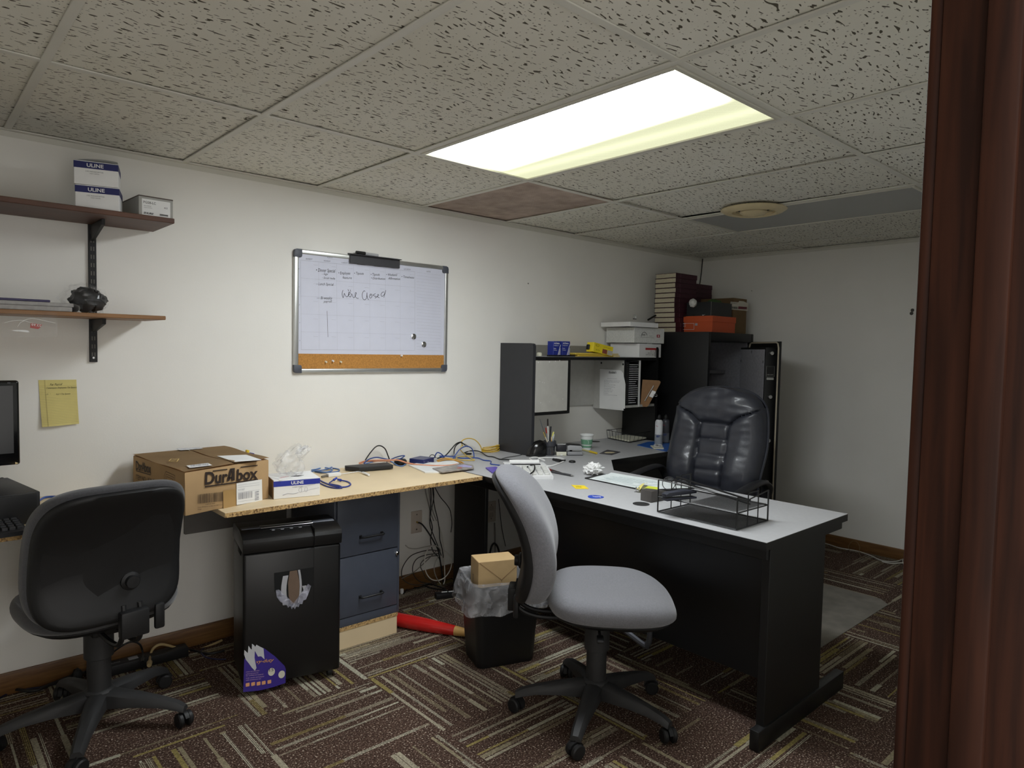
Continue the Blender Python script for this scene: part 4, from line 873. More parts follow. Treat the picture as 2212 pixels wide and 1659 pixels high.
b = B(); ppoly(b, pl2, [(66, 698), (91, 701), (87, 708), (82, 711), (65, 708)]); st_ = obj('price_sticker', b, mat('red_sticker', '#a8504c', 0.5), t, world=True, smooth=False)
b = B(); q = plane((0, -0.3125, 0), (0, -1, 0), 0); A, C_ = onpl(q, 89, 706), onpl(q, 68, 704); b.text('23.99', A, C_ - A, Z3, width=(C_ - A).length, height=0.008); obj('lettering', b, m_paper, st_, world=True, smooth=False)
b = B(); b.tube([onpl(pl2, *q) for q in ((10, 697), (28, 693), (48, 692), (66, 697))], 0.0008, 5, smooth=4); b.tube([onpl(pl2, *q) for q in ((38, 706), (46, 696), (66, 688), (88, 691), (119, 698))], 0.0008, 5, smooth=4); obj('cord', b, m_paper, t, world=True)
b = B(); ppoly(b, pl2, [(27, 713), (58, 713), (64, 717), (62, 718), (28, 714.5)]); obj('tag_strip', b, m_paper, t, world=True, smooth=False)
# ------------------------------------------------------------------ yellow note
t = thing('wall_note', 'yellow ruled paper note taped to the back wall', 'note', (0.15, -0.001, 1.1))
npt = [onpl(plane((0, -0.002, 0), (0, -1, 0), 0), *q) for q in ((83, 821), (165, 820), (170, 915), (90, 922))]
def nf(u, v):
    p = npt[0].lerp(npt[1], u).lerp(npt[3].lerp(npt[2], u), v); p.y = -0.0015 - 0.012 * v * v - 0.004 * math.sin(u * 5) * v; return p
b = B(); b.grid(nf, 12, 16); sh = obj('sheet', b, mat('legal_yellow', '#ddcf84', 0.75, var=0.03), t, world=True, angle=80)
b = B()
for k in range(24):
    v = 0.13 + 0.85 * k / 24
    for a in range(8): 
        p, q = nf(a / 8, v), nf((a + 1) / 8, v); o_ = Vector((0, -0.0005, 0)); b.quad(p + o_ - Z3 * 0.0003, q + o_ - Z3 * 0.0003, q + o_ + Z3 * 0.0003, p + o_ + Z3 * 0.0003)
for u in (0.15, 0.165):
    for a in range(12):
        p, q = nf(u, a / 12), nf(u, (a + 1) / 12); o_ = Vector((0, -0.0005, 0)); b.quad(p + o_ - X3 * 0.0003, p + o_ + X3 * 0.0003, q + o_ + X3 * 0.0003, q + o_ - X3 * 0.0003)
obj('ruling', b, mat('ruling', '#a99a68', 0.8), sh, world=True, smooth=False)
b = B(); q = plane((0, -0.0038, 0), (0, -1, 0), 0)
ptext(b, q, 'For Payroll', (108, 833), (135, 832), 4.5, 0.4); ptext(b, q, '- Commission Employees Tax System', (97, 840), (166, 838), 3.4, 0.4); ptext(b, q, '- Employees Add + Tax System', (98, 854), (152, 852), 3.4, 0.4); obj('handwriting', b, m_ink, sh, world=True, smooth=False)
# ------------------------------------------------------------------ whiteboard calendar
wx0, wx1, wz0, wz1 = 1.094, 2.004, 1.206, 1.799
t = thing('whiteboard', 'aluminium framed calendar whiteboard with cork strip on the back wall', 'whiteboard', ((wx0 + wx1) / 2, 0, wz0))
m_alu = mat('aluminium', '#c9cac8', 0.35, 0.85, var=0.03); m_wb = mat('dry_erase', '#d4d6e4', 0.25, var=0.015); m_cork = mat('cork', '#b5803f', 0.9, var=0.22, vscale=170, bump=0.3, bscale=260); m_cap = mat('corner_grey', '#4f525c', 0.5)
b = B(); b.box(wx0 + 0.01, wx1 - 0.01, -0.012, -0.001, wz0 + 0.01, wz1 - 0.01); obj('panel', b, m_wb, t, world=True, smooth=False)
b = B(); b.box(wx0 + 0.024, wx1 - 0.022, -0.0135, -0.0121, wz0 + 0.022, wz0 + 0.094); ck = obj('cork_strip', b, m_cork, t, world=True, smooth=False)
for a in ((wx0, wx0 + 0.024, wz0 + 0.03, wz1 - 0.03), (wx1 - 0.022, wx1, wz0 + 0.03, wz1 - 0.03), (wx0 + 0.03, wx1 - 0.03, wz1 - 0.022, wz1), (wx0 + 0.03, wx1 - 0.03, wz0, wz0 + 0.022)):
    b = B(); b.box(a[0], a[1], -0.019, -0.001, a[2], a[3], 0.005, 3); obj('frame_bar', b, m_alu, t, world=True)
for x, z, sx, sz_ in ((wx0, wz0, 1, 1), (wx1, wz0, -1, 1), (wx0, wz1, 1, -1), (wx1, wz1, -1, -1)):
    b = B(); R_ = 0.040; pts = [(R_, 0.0), (0.014, 0.0), (0.004, 0.004), (0.0, 0.014), (0.0, R_)] + [(0.030 - 0.004 + 0.004, R_)] + [(0.030 + 0.010 * math.sin(a * PI / 8) * 0 + (R_ - 0.030) * math.sin(a * PI / 8), R_ - (R_ - 0.030) * (1 - math.cos(a * PI / 8)) ) for a in range(1, 4)] + [(R_, 0.030)]
    pp = [(x + sx * p[0], z + sz_ * p[1]) for p in pts]; b.prism(pp, 0.001, 0.021, Matrix(((1, 0, 0, 0), (0, 0, -1, 0), (0, 1, 0, 0), (0, 0, 0, 1))), 0.003, 2); obj('corner_cap', b, m_cap, t, world=True)
WP = plane((0, -0.0122, 0), (0, -1, 0), 0.0004)
def Z1(x, y): return (600 + x / 5.185, 510 + y / 5.185)         # first close view of the board
b = B()
cols = [255, 458, 660, 848, 1030, 1205, 1372, 1535]; 
topl = lambda x: 268 + (x - 255) * (398 - 268) / (1535 - 255); botl = lambda x: 1272 + (x - 265) * (1280 - 1272) / 1270
for i in range(6):
    f = i / 5; pline(b, WP, [Z1(x, topl(x) * (1 - f) + botl(x) * f) for x in (cols[0] + 6 * f, cols[-1])], 0.0009 if i in (0, 5) else 0.0005)
for i, x in enumerate(cols): pline(b, WP, [Z1(x, topl(x)), Z1(x + 8 * (1 - i / 7) * (i > 0 or 1), botl(x))], 0.0009 if i in (0, 7) else 0.0005)
for r_ in range(5):
    for i in range(7):
        x = cols[i + 1]; y = topl(x) * (1 - (r_ + 0.26) / 5) + botl(x) * (r_ + 0.26) / 5 if r_ else topl(x) + 38; pline(b, WP, [Z1(x - 58, y - 4), Z1(x - 8, y)], 0.0006)
for k in range(26):
    f = k / 25; pline(b, WP, [Z1(1555, 405 + f * 865), Z1(1825, 440 + f * 845)], 0.0005)
pline(b, WP, [Z1(560, 255), Z1(1400, 345)], 0.0005)
obj('calendar_grid', b, m_inkgrey, t, world=True, smooth=False)
b = B()
for s_, x0, x1, y0, y1 in (('SUNDAY', 315, 390, 262, 266), ('MONDAY', 517, 592, 284, 289), ('TUESDAY', 713, 786, 305, 308), ('WEDNESDAY', 888, 985, 323, 330), ('THURSDAY', 1075, 1155, 341, 347), ('FRIDAY', 1258, 1310, 359, 363), ('SATURDAY', 1413, 1490, 378, 382), ('MONTH', 556, 613, 246, 250), ('NOTES', 1668, 1712, 404, 407)):
    ptext(b, WP, s_, Z1(x0, y0), Z1(x1, y1), 3.0)
for k, (x, y) in enumerate(((236, 372), (238, 572), (243, 775), (245, 975), (247, 1175))): ptext(b, WP, str(k + 1), Z1(x - 4, y), Z1(x + 4, y), 2.4)
obj('day_names', b, mat('print_grey', '#6e7078', 0.7), t, world=True, smooth=False)
def Z4(x, y): return (640 + x / 7.542, 540 + y / 7.542)
b = B()
for s_, x0, y0, x1, y1, h in (('\u2022 Dinner Special', 325, 352, 638, 368, 7.5), ('- Sign', 418, 405, 515, 410, 4.6), ('- Social media', 422, 466, 632, 482, 4.6), ('\u2022 Employee', 690, 396, 880, 402, 6.2), ('feature', 756, 466, 905, 474, 5.2), ('\u2022 Tipouts', 945, 398, 1100, 404, 5.6), ('\u2022 Tipouts', 1215, 418, 1362, 420, 5.6), ('\u2022 Distribution', 1220, 474, 1448, 488, 4.8), ('\u2022 Weekend', 1468, 420, 1645, 424, 5.2), ('Affirmation', 1498, 478, 1692, 490, 4.8), ('\u2022 Timesheets', 1718, 452, 1920, 468, 5.2), ('- Lunch Special', 332, 570, 610, 582, 5.6), ('\u2014 Bi-weekly', 335, 800, 588, 806, 6.0), ('payroll', 446, 856, 582, 856, 5.0)):
    ptext(b, WP, s_, Z4(x0, y0), Z4(x1, y1), h, 0.25)
def Z7(x, y): return (640 + x / 13.83, 540 + y / 13.83)
def Z8(x, y): return (780 + x / 12.29, 560 + y / 12.29)
strokes = [[Z7(*q) for q in s_] for s_ in (((1395, 1205), (1372, 1270), (1370, 1330), (1385, 1395), (1405, 1420), (1425, 1350), (1440, 1300), (1470, 1365), (1508, 1402), (1545, 1372), (1568, 1300), (1580, 1268)), ((1552, 1335), (1598, 1318), (1612, 1280), (1588, 1256), (1562, 1295), (1572, 1375), (1612, 1405), (1638, 1372), (1650, 1310), (1672, 1345), (1692, 1400), (1722, 1428), (1752, 1395), (1790, 1310), (1788, 1276), (1765, 1282), (1756, 1335), (1772, 1398), (1808, 1438), (1855, 1446)), ((1545, 1175), (1560, 1228)), ((1610, 1192), (1622, 1245)))]
strokes += [[Z8(*q) for q in s_] for s_ in (((105, 852), (80, 840), (45, 880), (30, 950), (45, 1040), (90, 1078), (130, 1052), (150, 1000), (158, 890), (160, 980), (178, 1050), (205, 1072)), ((240, 940), (222, 1000), (252, 1032), (290, 990), (285, 940), (255, 922), (240, 945), (262, 968)), ((380, 914), (320, 950), (352, 975), (396, 986), (390, 1020), (368, 1026)), ((402, 1010), (442, 986), (470, 952), (450, 934), (432, 962), (440, 1002), (486, 1022)), ((612, 872), (562, 880), (530, 940), (550, 984), (598, 960), (632, 895), (655, 828)), ((655, 828), (628, 925), (605, 1016)))]
for s_ in strokes:
    P = catmull([(u, v, 0) for u, v in s_], n=6); pline(b, WP, [(p.x, p.y) for p in P], 0.0022)
pline(b, WP, [Z4(502, 995), Z4(508, 1150), Z4(515, 1418)], 0.0016)
obj('handwriting', b, m_ink, t, world=True, smooth=False)
# tray clipped on the top edge, marker in it
tl, tr_ = on('y', -0.02, 755, 545), on('y', -0.02, 863, 556)
b = B(); b.box(tl.x, tr_.x, -0.026, -0.0195, wz1 - 0.042, wz1 + 0.004, 0.002, 1); b.box(tl.x, tr_.x, -0.045, -0.001, wz1 + 0.0005, wz1 + 0.004, 0.001, 1); b.box(tl.x, tr_.x, -0.006, -0.001, wz1 + 0.004, wz1 + 0.010); obj('marker_tray', b, mat('tray_charcoal', '#3b3b3f', 0.55), t, world=True)
t2 = thing('marker', 'black capped marker lying on top of the whiteboard tray', 'marker', ((tl.x + 0.06), -0.03, wz1 + 0.004))
x0 = on('y', -0.03, 770, 540).x
b = B(); b.cyl((x0, -0.028, wz1 + 0.0135), (x0 + 0.05, -0.028, wz1 + 0.0135), 0.009, 0.009, 16); obj('cap', b, m_plastic, t2, world=True)
b = B(); b.cyl((x0 + 0.05, -0.028, wz1 + 0.0125), (x0 + 0.125, -0.028, wz1 + 0.0115), 0.0078, 0.0078, 16); obj('barrel', b, mat('marker_silver', '#a9a9ab', 0.4), t2, world=True)
for k, (u, v) in enumerate(((893, 727), (915, 744))):
    p = on('y', -0.0126, u, v); t2 = thing('magnet', ['upper left of two round silver magnets on the whiteboard', 'lower right of two round silver magnets on the whiteboard'][k], 'magnet', p, 0, 'silver magnets on the whiteboard')
    b = B(); b.lathe([(0.0155, 0), (0.0155, 0.005), (0.012, 0.007), (0.009, 0.0065)], p, (0, -1, 0), 26); obj('rim', b, m_chrome, t2, world=True)
    b = B(); b.lathe([(0.009, 0.0064), (0.008, 0.0095), (0.0, 0.010)], p, (0, -1, 0), 22); obj('knob', b, m_chrome, t2, world=True)
for k, (u, v) in enumerate(((703, 781), (718, 779), (735, 781), (866, 769))):
    p = on('y', -0.0136, u, v)
    t2 = thing('push_pin', ['leftmost clear push pin of the three on the cork strip', 'middle white push pin of the three on the cork strip', 'right hand push pin of the three on the cork strip', 'lone white push pin on the right of the cork strip'][k], 'push pin', p, 0, 'push pins on the cork strip')
    b = B(); b.lathe([(0.0045, 0.001), (0.0045, 0.003), (0.0026, 0.004), (0.0028, 0.009), (0.0048, 0.011), (0.004, 0.013), (0, 0.0132)], p, (0, -0.96, -0.2 if k < 3 else 0.2), 14); obj('head', b, m_white if k in (1, 3) else mat('clear_pin', '#d8d2b8', 0.2), t2, world=True)
# ------------------------------------------------------------------ monitor, computer and keyboard at left
t = thing('monitor', 'black flat screen monitor at the left edge above the computer', 'monitor', (-0.30, -0.22, 0.845))
pr_, pb_ = on('y', -0.21, 36, 822), on('y', -0.21, 49, 1003); mx1 = (pr_.x + pb_.x) / 2
mz0, mz1 = pb_.z, pr_.z
b = B(); b.box(mx1 - 0.50, mx1, -0.21, -0.165, mz0, mz1, 0.008, 3); obj('bezel', b, mat('monitor_gloss', '#0c0c0d', 0.15), t, world=True)
b = B(); b.box(mx1 - 0.478, mx1 - 0.018, -0.2115, -0.2095, mz0 + 0.042, mz1 - 0.018); obj('screen', b, mat('screen_off', '#1a1b1d', 0.35), t, world=True, smooth=False)
b = B(); pp = [on('y', -0.2113, *q) for q in ((33, 998), (33, 1003), (40, 1000.5))]; b.poly(pp); obj('power_light', b, mat('lamp_cream', '#e6cf9a', 0.4), t, world=True, smooth=False)
b = B(); q = plane((0, -0.2105, 0), (0, -1, 0), 0.0006); ptext(b, q, 'Dell', (16, 827), (23, 827), 2.5) if False else ptext(b, q, 'acer', (16, 828), (23, 828), 2.5); obj('badge', b, m_inkgrey, t, world=True, smooth=False)
b = B(); b.box(mx1 - 0.28, mx1 - 0.22, -0.165, -0.145, 0.86, mz0 + 0.15, 0.004); obj('stand', b, m_plastic, t, world=True)
pcz = 0.742; pct = pcz + 0.100
c1, c0_, c3 = on('z', pct, 86, 1061), on('z', pct, 0, 1072), on('z', pct, 12, 1039)
t = thing('desktop_computer', 'low black desktop computer case on the left worktop', 'computer', ((c1.x - 0.16), c1.y + 0.1, pcz))
d1 = (c0_ - c1).normalized(); d2 = Vector((-d1.y, d1.x, 0)); d2 = d2 if d2.y > 0 else -d2
A = c1; Bq = c1 + d1 * 0.34; Cq = c1 + d1 * 0.34 + d2 * 0.34; Dq = c1 + d2 * 0.34
b = B(); b.prism([(p.x, p.y) for p in (A, Dq, Cq, Bq)], pcz, pct, None, 0.003, 2); obj('case', b, mat('case_black', '#242427', 0.5, var=0.05), t, world=True)
b = B(); fp = [A - d2 * 0.012 + d1 * 0.012, A + d1 * 0.012, Bq, Bq - d2 * 0.012]; b.prism([(p.x, p.y) for p in fp], pcz, pct - 0.002, None, 0.003, 2); obj('front_panel', b, m_plastic, t, world=True)
t = thing('keyboard', 'black keyboard in front of the computer on the left worktop', 'keyboard', (-0.2, -0.47, 0.7402), math.radians(4))
k1 = on('z', 0.755, 52, 1145); kx, ky = k1.x + 0.012, k1.y
t.location = (kx, ky, 0.7402); BASE[t.name] = Matrix.Translation((kx, ky, 0.7402)) @ Matrix.Rotation(math.radians(4), 4, 'Z')
b = B(); b.prism([(0, 0), (0.15, 0), (0.15, 0.028), (0, 0.014)], -0.45, 0.0, Matrix(((0, 0, 1, 0), (1, 0, 0, 0), (0, 1, 0, 0), (0, 0, 0, 1))), 0.003, 2); obj('case', b, m_plastic, t)
b = B()
for r_ in range(5):
    for c_ in range(22):
        x = -0.010 - c_ * 0.0195; y = 0.020 + r_ * 0.0225; z = 0.0145 + y * 0.093; b.box(x - 0.0165, x, y, y + 0.018, z - 0.003, z + 0.008, 0.002, 1)
obj('keys', b, mat('key_black', '#2a2a2c', 0.5), t)['kind'] = 'stuff'
# ------------------------------------------------------------------ big cardboard box on the worktop
FL, FR, BR_, BL_ = (Vector((0.439, -0.565, 0)), Vector((0.788, -0.459, 0)), Vector((0.764, -0.02, 0)), Vector((0.395, -0.05, 0)))
bz0, bz1 = 0.7205, 0.879
t = thing('cardboard_box', 'large closed brown Durabox carton overhanging the worktop edge', 'box', (0.6, -0.27, bz0))
b = B(); b.prism([(p.x, p.y) for p in (FL, FR, BR_, BL_)], bz0, bz1, None, 0.004, 2)
for v in b.bm.verts:
    v.co += Vector((noise.noise(v.co * 9), noise.noise(v.co * 9 + Vector((5, 0, 0))), 0)) * 0.004
obj('body', b, m_card, t, world=True)
def topq(a, c):  # bilinear on the lid
    p = FL.lerp(FR, a).lerp(BL_.lerp(BR_, a), c); return p
for a0, a1, dz, nm in ((-0.012, 0.556, 0.0, 'flap'), (0.560, 1.008, 0.002, 'flap')):
    b = B(); b.grid(lambda u, v: topq(a0 + (a1 - a0) * u, -0.004 + 1.004 * v) + Vector((0, 0, bz1 + 0.0035 + dz + 0.006 * abs(u - (0 if a0 < 0 else 1)) * (1 - v) * 0.5 + 0.002 * math.sin(v * 9 + a0))), 12, 14)
    geo = bmesh.ops.solidify(b.bm, geom=b.bm.faces[:], thickness=-0.003); obj(nm, b, m_card, t, world=True)
nF = Vector((FR - FL)).cross(Z3).normalized(); nF = nF if nF.y < 0 else -nF; PF = plane(FL, nF, 0.0035)
nL = (BL_ - FL).cross(Z3).normalized(); nL = nL if nL.x < 0 else -nL; PL_ = plane(FL, nL, 0.0035)
PT = plane((0, 0, bz1 + 0.0095), (0, 0, 1), 0.0003)
def Z5(x, y): return (270 + x / 6.9125, 950 + y / 6.9125)
b = B(); ptext(b, PF, 'Dur', Z5(1192, 668), Z5(1530, 628), 26, 0, 0.03); ptext(b, PF, 'box', Z5(1665, 612), Z5(1980, 574), 24, 0, 0.03)
ppoly(b, PF, [Z5(1520, 620), Z5(1560, 615), Z5(1605, 425), Z5(1570, 430)]); ppoly(b, PF, [Z5(1590, 612), Z5(1640, 606), Z5(1640, 420), Z5(1600, 425)]); ppoly(b, PF, [Z5(1545, 560), Z5(1600, 552), Z5(1600, 580), Z5(1540, 590)])
ppoly(b, PF, [Z5(1310, 475), Z5(1530, 447), Z5(1530, 433), Z5(1310, 460)]); ppoly(b, PF, [Z5(1720, 418), Z5(1980, 388), Z5(1980, 374), Z5(1730, 402)]); ppoly(b, PF, [Z5(1192, 712), Z5(1985, 600), Z5(1985, 582), Z5(1192, 692)])
bars(b, PF, Z5(1088, 955), Z5(1465, 915), 20, seed=4)
ptext(b, PF, '8 4076522 78429', Z5(1205, 972), Z5(1345, 955), 2.0); ptext(b, PF, 'Combo Bill Book w/ envelope with 08/03 Coast', Z5(1085, 1018), Z5(1455, 975), 2.3); ptext(b, PF, 'Orange', Z5(1085, 1048), Z5(1140, 1040), 2.3)
obj('front_print', b, m_brownink, t, world=True, smooth=False)
b = B(); ptext(b, PL_, 'DurAbox', Z5(163, 445), Z5(383, 500), 19, 0, 0.02); ppoly(b, PL_, [Z5(163, 455), Z5(383, 520), Z5(383, 532), Z5(163, 467)]); ptext(b, PL_, 'ITEM NO.: KW-2', Z5(163, 585), Z5(440, 660), 10); ptext(b, PL_, 'WEIGHT', Z5(160, 690), Z5(340, 740), 10)
ppoly(b, PL_, [Z5(425, 605), Z5(505, 620), Z5(505, 660), Z5(425, 640)])
for k in range(3):
    o_ = 14 * k; pline(b, PL_, [Z5(580 + o_, 700), Z5(582 + o_, 545 + o_ * 2), Z5(610 + o_ * 0.5, 475 + o_ * 2.6), Z5(745 - o_, 535 + o_ * 2), Z5(748 - o_, 740)], 0.0016)
obj('side_print', b, m_brownink, t, world=True, smooth=False)
b = B(); ppoly(b, PF, [Z5(1668, 975), Z5(1665, 650), Z5(2045, 590), Z5(2052, 905)]); lb = obj('shipping_label', b, m_paper, t, world=True, smooth=False)
PF2 = (PF[0] + nF * 0.0006, nF)
b = B(); bars(b, PF2, Z5(1690, 895), Z5(1905, 862), 14, seed=8)
for k, (y0_, y1_) in enumerate(((680, 640), (712, 672), (745, 730), (790, 745), (925, 880))): pline(b, PF2, [Z5(1685, y0_), Z5(2010 if k != 2 else 1790, y1_)], 0.0007)
for k in range(6): ppoly(b, PF2, [Z5(1940, 905 - k * 23), Z5(1998, 895 - k * 23), Z5(1998, 885 - k * 23 - 8 * (k % 2)), Z5(1940, 893 - k * 23)])
ptext(b, PF2, 'SHIP TO OFFICE', Z5(1690, 765), Z5(1780, 752), 2.0); obj('label_print', b, m_inkgrey, lb, world=True, smooth=False)
b = B(); ppoly(b, PT, [Z5(1370, 240), Z5(1810, 222), Z5(2045, 300), Z5(1650, 330)]); ppoly(b, PT, [Z5(915, 385), Z5(1240, 345), Z5(1305, 380), Z5(965, 420)]); obj('lid_label', b, m_paper, t, world=True, smooth=False)
b = B(); ppoly(b, PT, [Z5(760, 130), Z5(1110, 110), Z5(1170, 130), Z5(830, 158)]); obj('tape', b, mat('clear_tape', '#b9bcc4', 0.2), t, world=True, smooth=False)
b = B(); PT2 = (PT[0] + Z3 * 0.0005, Z3); bars(b, PT2, Z5(975, 400), Z5(1245, 375), 3.5, seed=3)
for k in range(3): pline(b, PT2, [Z5(1480 + 60 * k, 250 + 22 * k), Z5(1760 + 40 * k, 238 + 22 * k)], 0.001)
obj('lid_print', b, m_inkgrey, t, world=True, smooth=False)
b = B(); q = [Z5(655, 320), Z5(690, 285), Z5(805, 283), Z5(775, 325)]
for i in range(4): pline(b, PT, [q[i], q[(i + 1) % 4]], 0.004)
pline(b, PT, [Z5(690, 315), Z5(770, 295)], 0.004); obj('yellow_stamp', b, mat('yellow_print', '#d9b765', 0.6), t, world=True, smooth=False)
b = B(); ppoly(b, PF, [Z5(1465, 1080), Z5(1480, 1055), Z5(1520, 1062), Z5(1560, 1045), Z5(1610, 1040), Z5(1580, 1072)]); obj('torn_tape', b, m_white, t, world=True, smooth=False)
b = B(); ppoly(b, PF, [Z5(1465, 760), Z5(1655, 735), Z5(1660, 980), Z5(1640, 1030), Z5(1470, 1050)]); obj('packing_tape', b, mat('brown_tape', '#a88858', 0.3), t, world=True, smooth=False)
# small blue, green and yellow battery pack behind the box
t = thing('ink_cartridges', 'dark blue ink cartridge packs poking up behind the brown box', 'ink cartridge', (0.83, -0.055, 0.7205))
m_blue = mat('mid_blue', '#1f2f8a', 0.4); m_green = mat('mid_green', '#2c8a5c', 0.4); m_yel = mat('yellow', '#e5c63a', 0.45)
M_ = lambda x, y, z, a: (Matrix.Translation((x, y, z)) @ Matrix.Rotation(a, 4, 'Y'))
c_ = on('y', -0.055, 536, 978)
for dx_, dz_, a, mm, nm in ((-0.012, -0.02, -0.35, m_blue, 'pack'), (0.012, -0.02, 0.25, m_blue, 'pack'), (0.0, -0.012, 0.0, m_green, 'green_card'), (-0.006, 0.008, 0.2, m_yel, 'yellow_card')):
    b = B(); h_ = 0.045 if nm == 'pack' else 0.02; b.obox((0, 0, 0), (0.018 if nm == 'pack' else 0.012, 0.02, h_), None, 0.002, 1); b.move(Matrix.Translation((c_.x + dx_, c_.y - 0.004 * (nm != 'pack'), c_.z + dz_ - 0.004)) @ Matrix.Rotation(a, 4, 'Y')); obj(nm, b, mm, t, world=True)
b = B(); b.box(c_.x - 0.02, c_.x + 0.02, c_.y + 0.0, c_.y + 0.03, 0.7205, c_.z - 0.03, 0.002, 1); obj('holder', b, m_navy, t, world=True)
# ------------------------------------------------------------------ ULINE glove box with film bag on it
uA, uB = on('z', 0.7205, 591, 1079), on('z', 0.7205, 691, 1070); ud = (uB - uA).normalized(); uL = (uB - uA).length; un = Vector((-ud.y, ud.x, 0)); uh, udp = 0.076, 0.165
t = thing('dispenser_box', 'white and blue ULINE finger cot box on the worktop', 'box', uA, math.atan2(ud.y, ud.x))
b = B(); b.box(0, uL, 0, udp, 0, uh, 0.0015, 1); obj('body', b, m_white, t)
b = B(); b.box(-0.0004, uL + 0.0004, -0.0005, udp + 0.0004, uh - 0.026, uh - 0.004); obj('blue_band', b, mat('uline_blue', '#22319a', 0.45), t, smooth=False)
b = B(); b.box(-0.0008, 0.0002, 0.001, udp, 0.001, uh - 0.001); obj('brown_side', b, m_cardd, t, smooth=False)
b = B(); b.text('ULINE', (uL * 0.37, -0.001, uh - 0.0205), X3, Z3, width=uL * 0.27, height=0.0125, bold=0.02); obj('lettering', b, m_white, t, smooth=False)
b = B(); b.text('RUBBER BANDS', (uL * 0.40, -0.0007, uh - 0.034), X3, Z3, width=uL * 0.22, height=0.003); obj('small_print', b, m_ink, t, smooth=False)
b = B()
for cx_ in (0.105, 0.128):
    b.tube([(cx_ + 0.006 * math.cos(a * PI / 8), -0.0006, 0.030 + 0.010 * math.sin(a * PI / 8)) for a in range(16)], 0.0005, 4, True)
for z in (0.0205, 0.0395): b.tube([(0.105, -0.0006, z), (0.15, -0.0006, z + 0.008), (0.182, -0.0006, z + 0.013)], 0.0004, 4)
b.tube([(0.035, -0.0006, 0.014), (0.055, -0.0006, 0.020), (0.075, -0.0006, 0.016), (0.098, -0.0006, 0.019)], 0.001, 4)
obj('picture_lines', b, m_inkgrey, t, smooth=False)
b = B(); b.prism([(0.075, 0.06), (0.10, 0.072), (0.135, 0.066), (0.11, 0.052)], uh + 0.0002, uh + 0.0008); obj('dispenser_hole', b, m_black, t, smooth=False)
t = thing('clear_film_bag', 'crumpled clear plastic bag standing on the white ULINE box', 'plastic bag', uA + ud * 0.08 + un * 0.09 + Vector((0, 0, uh + 0.001)))
Bc = uA + ud * 0.085 + un * 0.10 + Vector((0, 0, uh)); b = lump((0, 0, 0), 0.058, (0.95, 0.8, 1.05), 0.5, 2.6, 21, 44, 30)
for v in b.bm.verts:
    z = v.co.z; v.co.x += 0.020 * max(z, 0) / 0.05 + 0.02 * max(z - 0.02, 0) / 0.04; v.co += Bc + Vector((0, 0, 0.056)); v.co.z = max(v.co.z, 0.7205 + uh + 0.002)
obj('film', b, m_film, t, world=True, angle=85)
b = B(); 
def tuft(u, v):
    a = 2 * PI * u; r = 0.010 + 0.014 * v + 0.005 * math.sin(a * 3 + v * 5); return Bc + Vector((0.035 + 0.025 * v + r * math.cos(a), r * 0.7 * math.sin(a), 0.088 + 0.022 * v + 0.35 * r * math.cos(a)))
b.grid(tuft, 24, 6); obj('gathered_end', b, film_mat('bag_end', 0.6), t, world=True, angle=85)
t = thing('leaflet', 'small white and red leaflet lying on the ULINE box corner', 'leaflet', uA + ud * 0.01 + un * 0.03 + Vector((0, 0, uh + 0.001)))
b = B(); zz = 0.7205 + uh + 0.0012; zp = on('z', zz, 604, 1036); q = [on('z', zz, u, v) for u, v in ((581, 1030), (600, 1027), (627, 1027), (628, 1031), (605, 1038), (599, 1034))]; b.poly(q[::-1]); b.move(Matrix.Translation((0, 0, 0))); obj('sheet', b, m_paper, t, world=True, smooth=False)
b = B(); ptext(b, plane((0, 0, zz), (0, 0, 1), 0.0006), 'NOTICE', (608, 1033), (626, 1029), 2.4); obj('red_print', b, mat('red_print', '#b8395a', 0.5), t, world=True, smooth=False)
# ------------------------------------------------------------------ cables
def cpts(L): return [on(ax, val, u, v) for (u, v, ax, val) in L]
CABM = {}
def cab_m(col): 
    return mat('cable_' + col.strip('#'), col, 0.45, var=0.05)
def cable(label, L, r, col, sm=6, group=None, plug=None, name='cable', closed=False):
    P = cpts(L) if not isinstance(L[0], Vector) else L
    m_ = cab_m(col)
    if not plug:
        b = B(); b.tube(P, r, 7, closed, sm); return single(name, b, m_, label, 'cable', group, loc=P[0], angle=80)
    t = thing(name, label, 'cable', P[0], 0, group)
    b = B(); b.tube(P, r, 7, closed, sm); obj('cord', b, m_, t, world=True, angle=80)
    for (end, lenx, rad, c2) in plug:
        p = P[-1] if end else P[0]; d = (p - (P[-2] if end else P[1])).normalized(); b = B(); b.cyl(p - d * 0.004, p + d * lenx, rad, rad * 0.8, 10); obj('plug', b, cab_m(c2), t, world=True)
    return t
C = 0.7235                     # cable height on the worktop
cable('blue network cable looping beside the white ULINE box, its clips up', [(682, 1032, 'z', C), (700, 1042, 'z', C), (722, 1050, 'z', C), (745, 1052, 'z', C), (757, 1047, 'z', C), (752, 1041, 'z', C), (735, 1037, 'z', C + 0.004)], 0.0032, '#22358f', plug=((1, 0.014, 0.006, '#31439f'),))
cable('short dark blue cable with its plug standing up beside the white ULINE box', [(690, 1043, 'z', C), (705, 1050, 'z', C), (722, 1054, 'z', C), (738, 1054, 'z', C), (733, 1049, 'z', C), (712, 1045, 'z', C), (716, 1040, 'z', C + 0.006), (722, 1036, 'z', C + 0.012)], 0.003, '#1f2c78', plug=((1, 0.016, 0.006, '#31439f'),))
cable('coiled pale blue network cable behind the ULINE box', [(667, 1013, 'z', C), (690, 1010, 'z', C), (715, 1011, 'z', C), (732, 1014, 'z', C), (728, 1019, 'z', C), (700, 1021, 'z', C), (680, 1018, 'z', C), (705, 1014, 'z', C + .004), (725, 1006, 'z', C + .006), (740, 1007, 'z', C), (757, 1011, 'z', C)], 0.0032, '#4f6ea5')
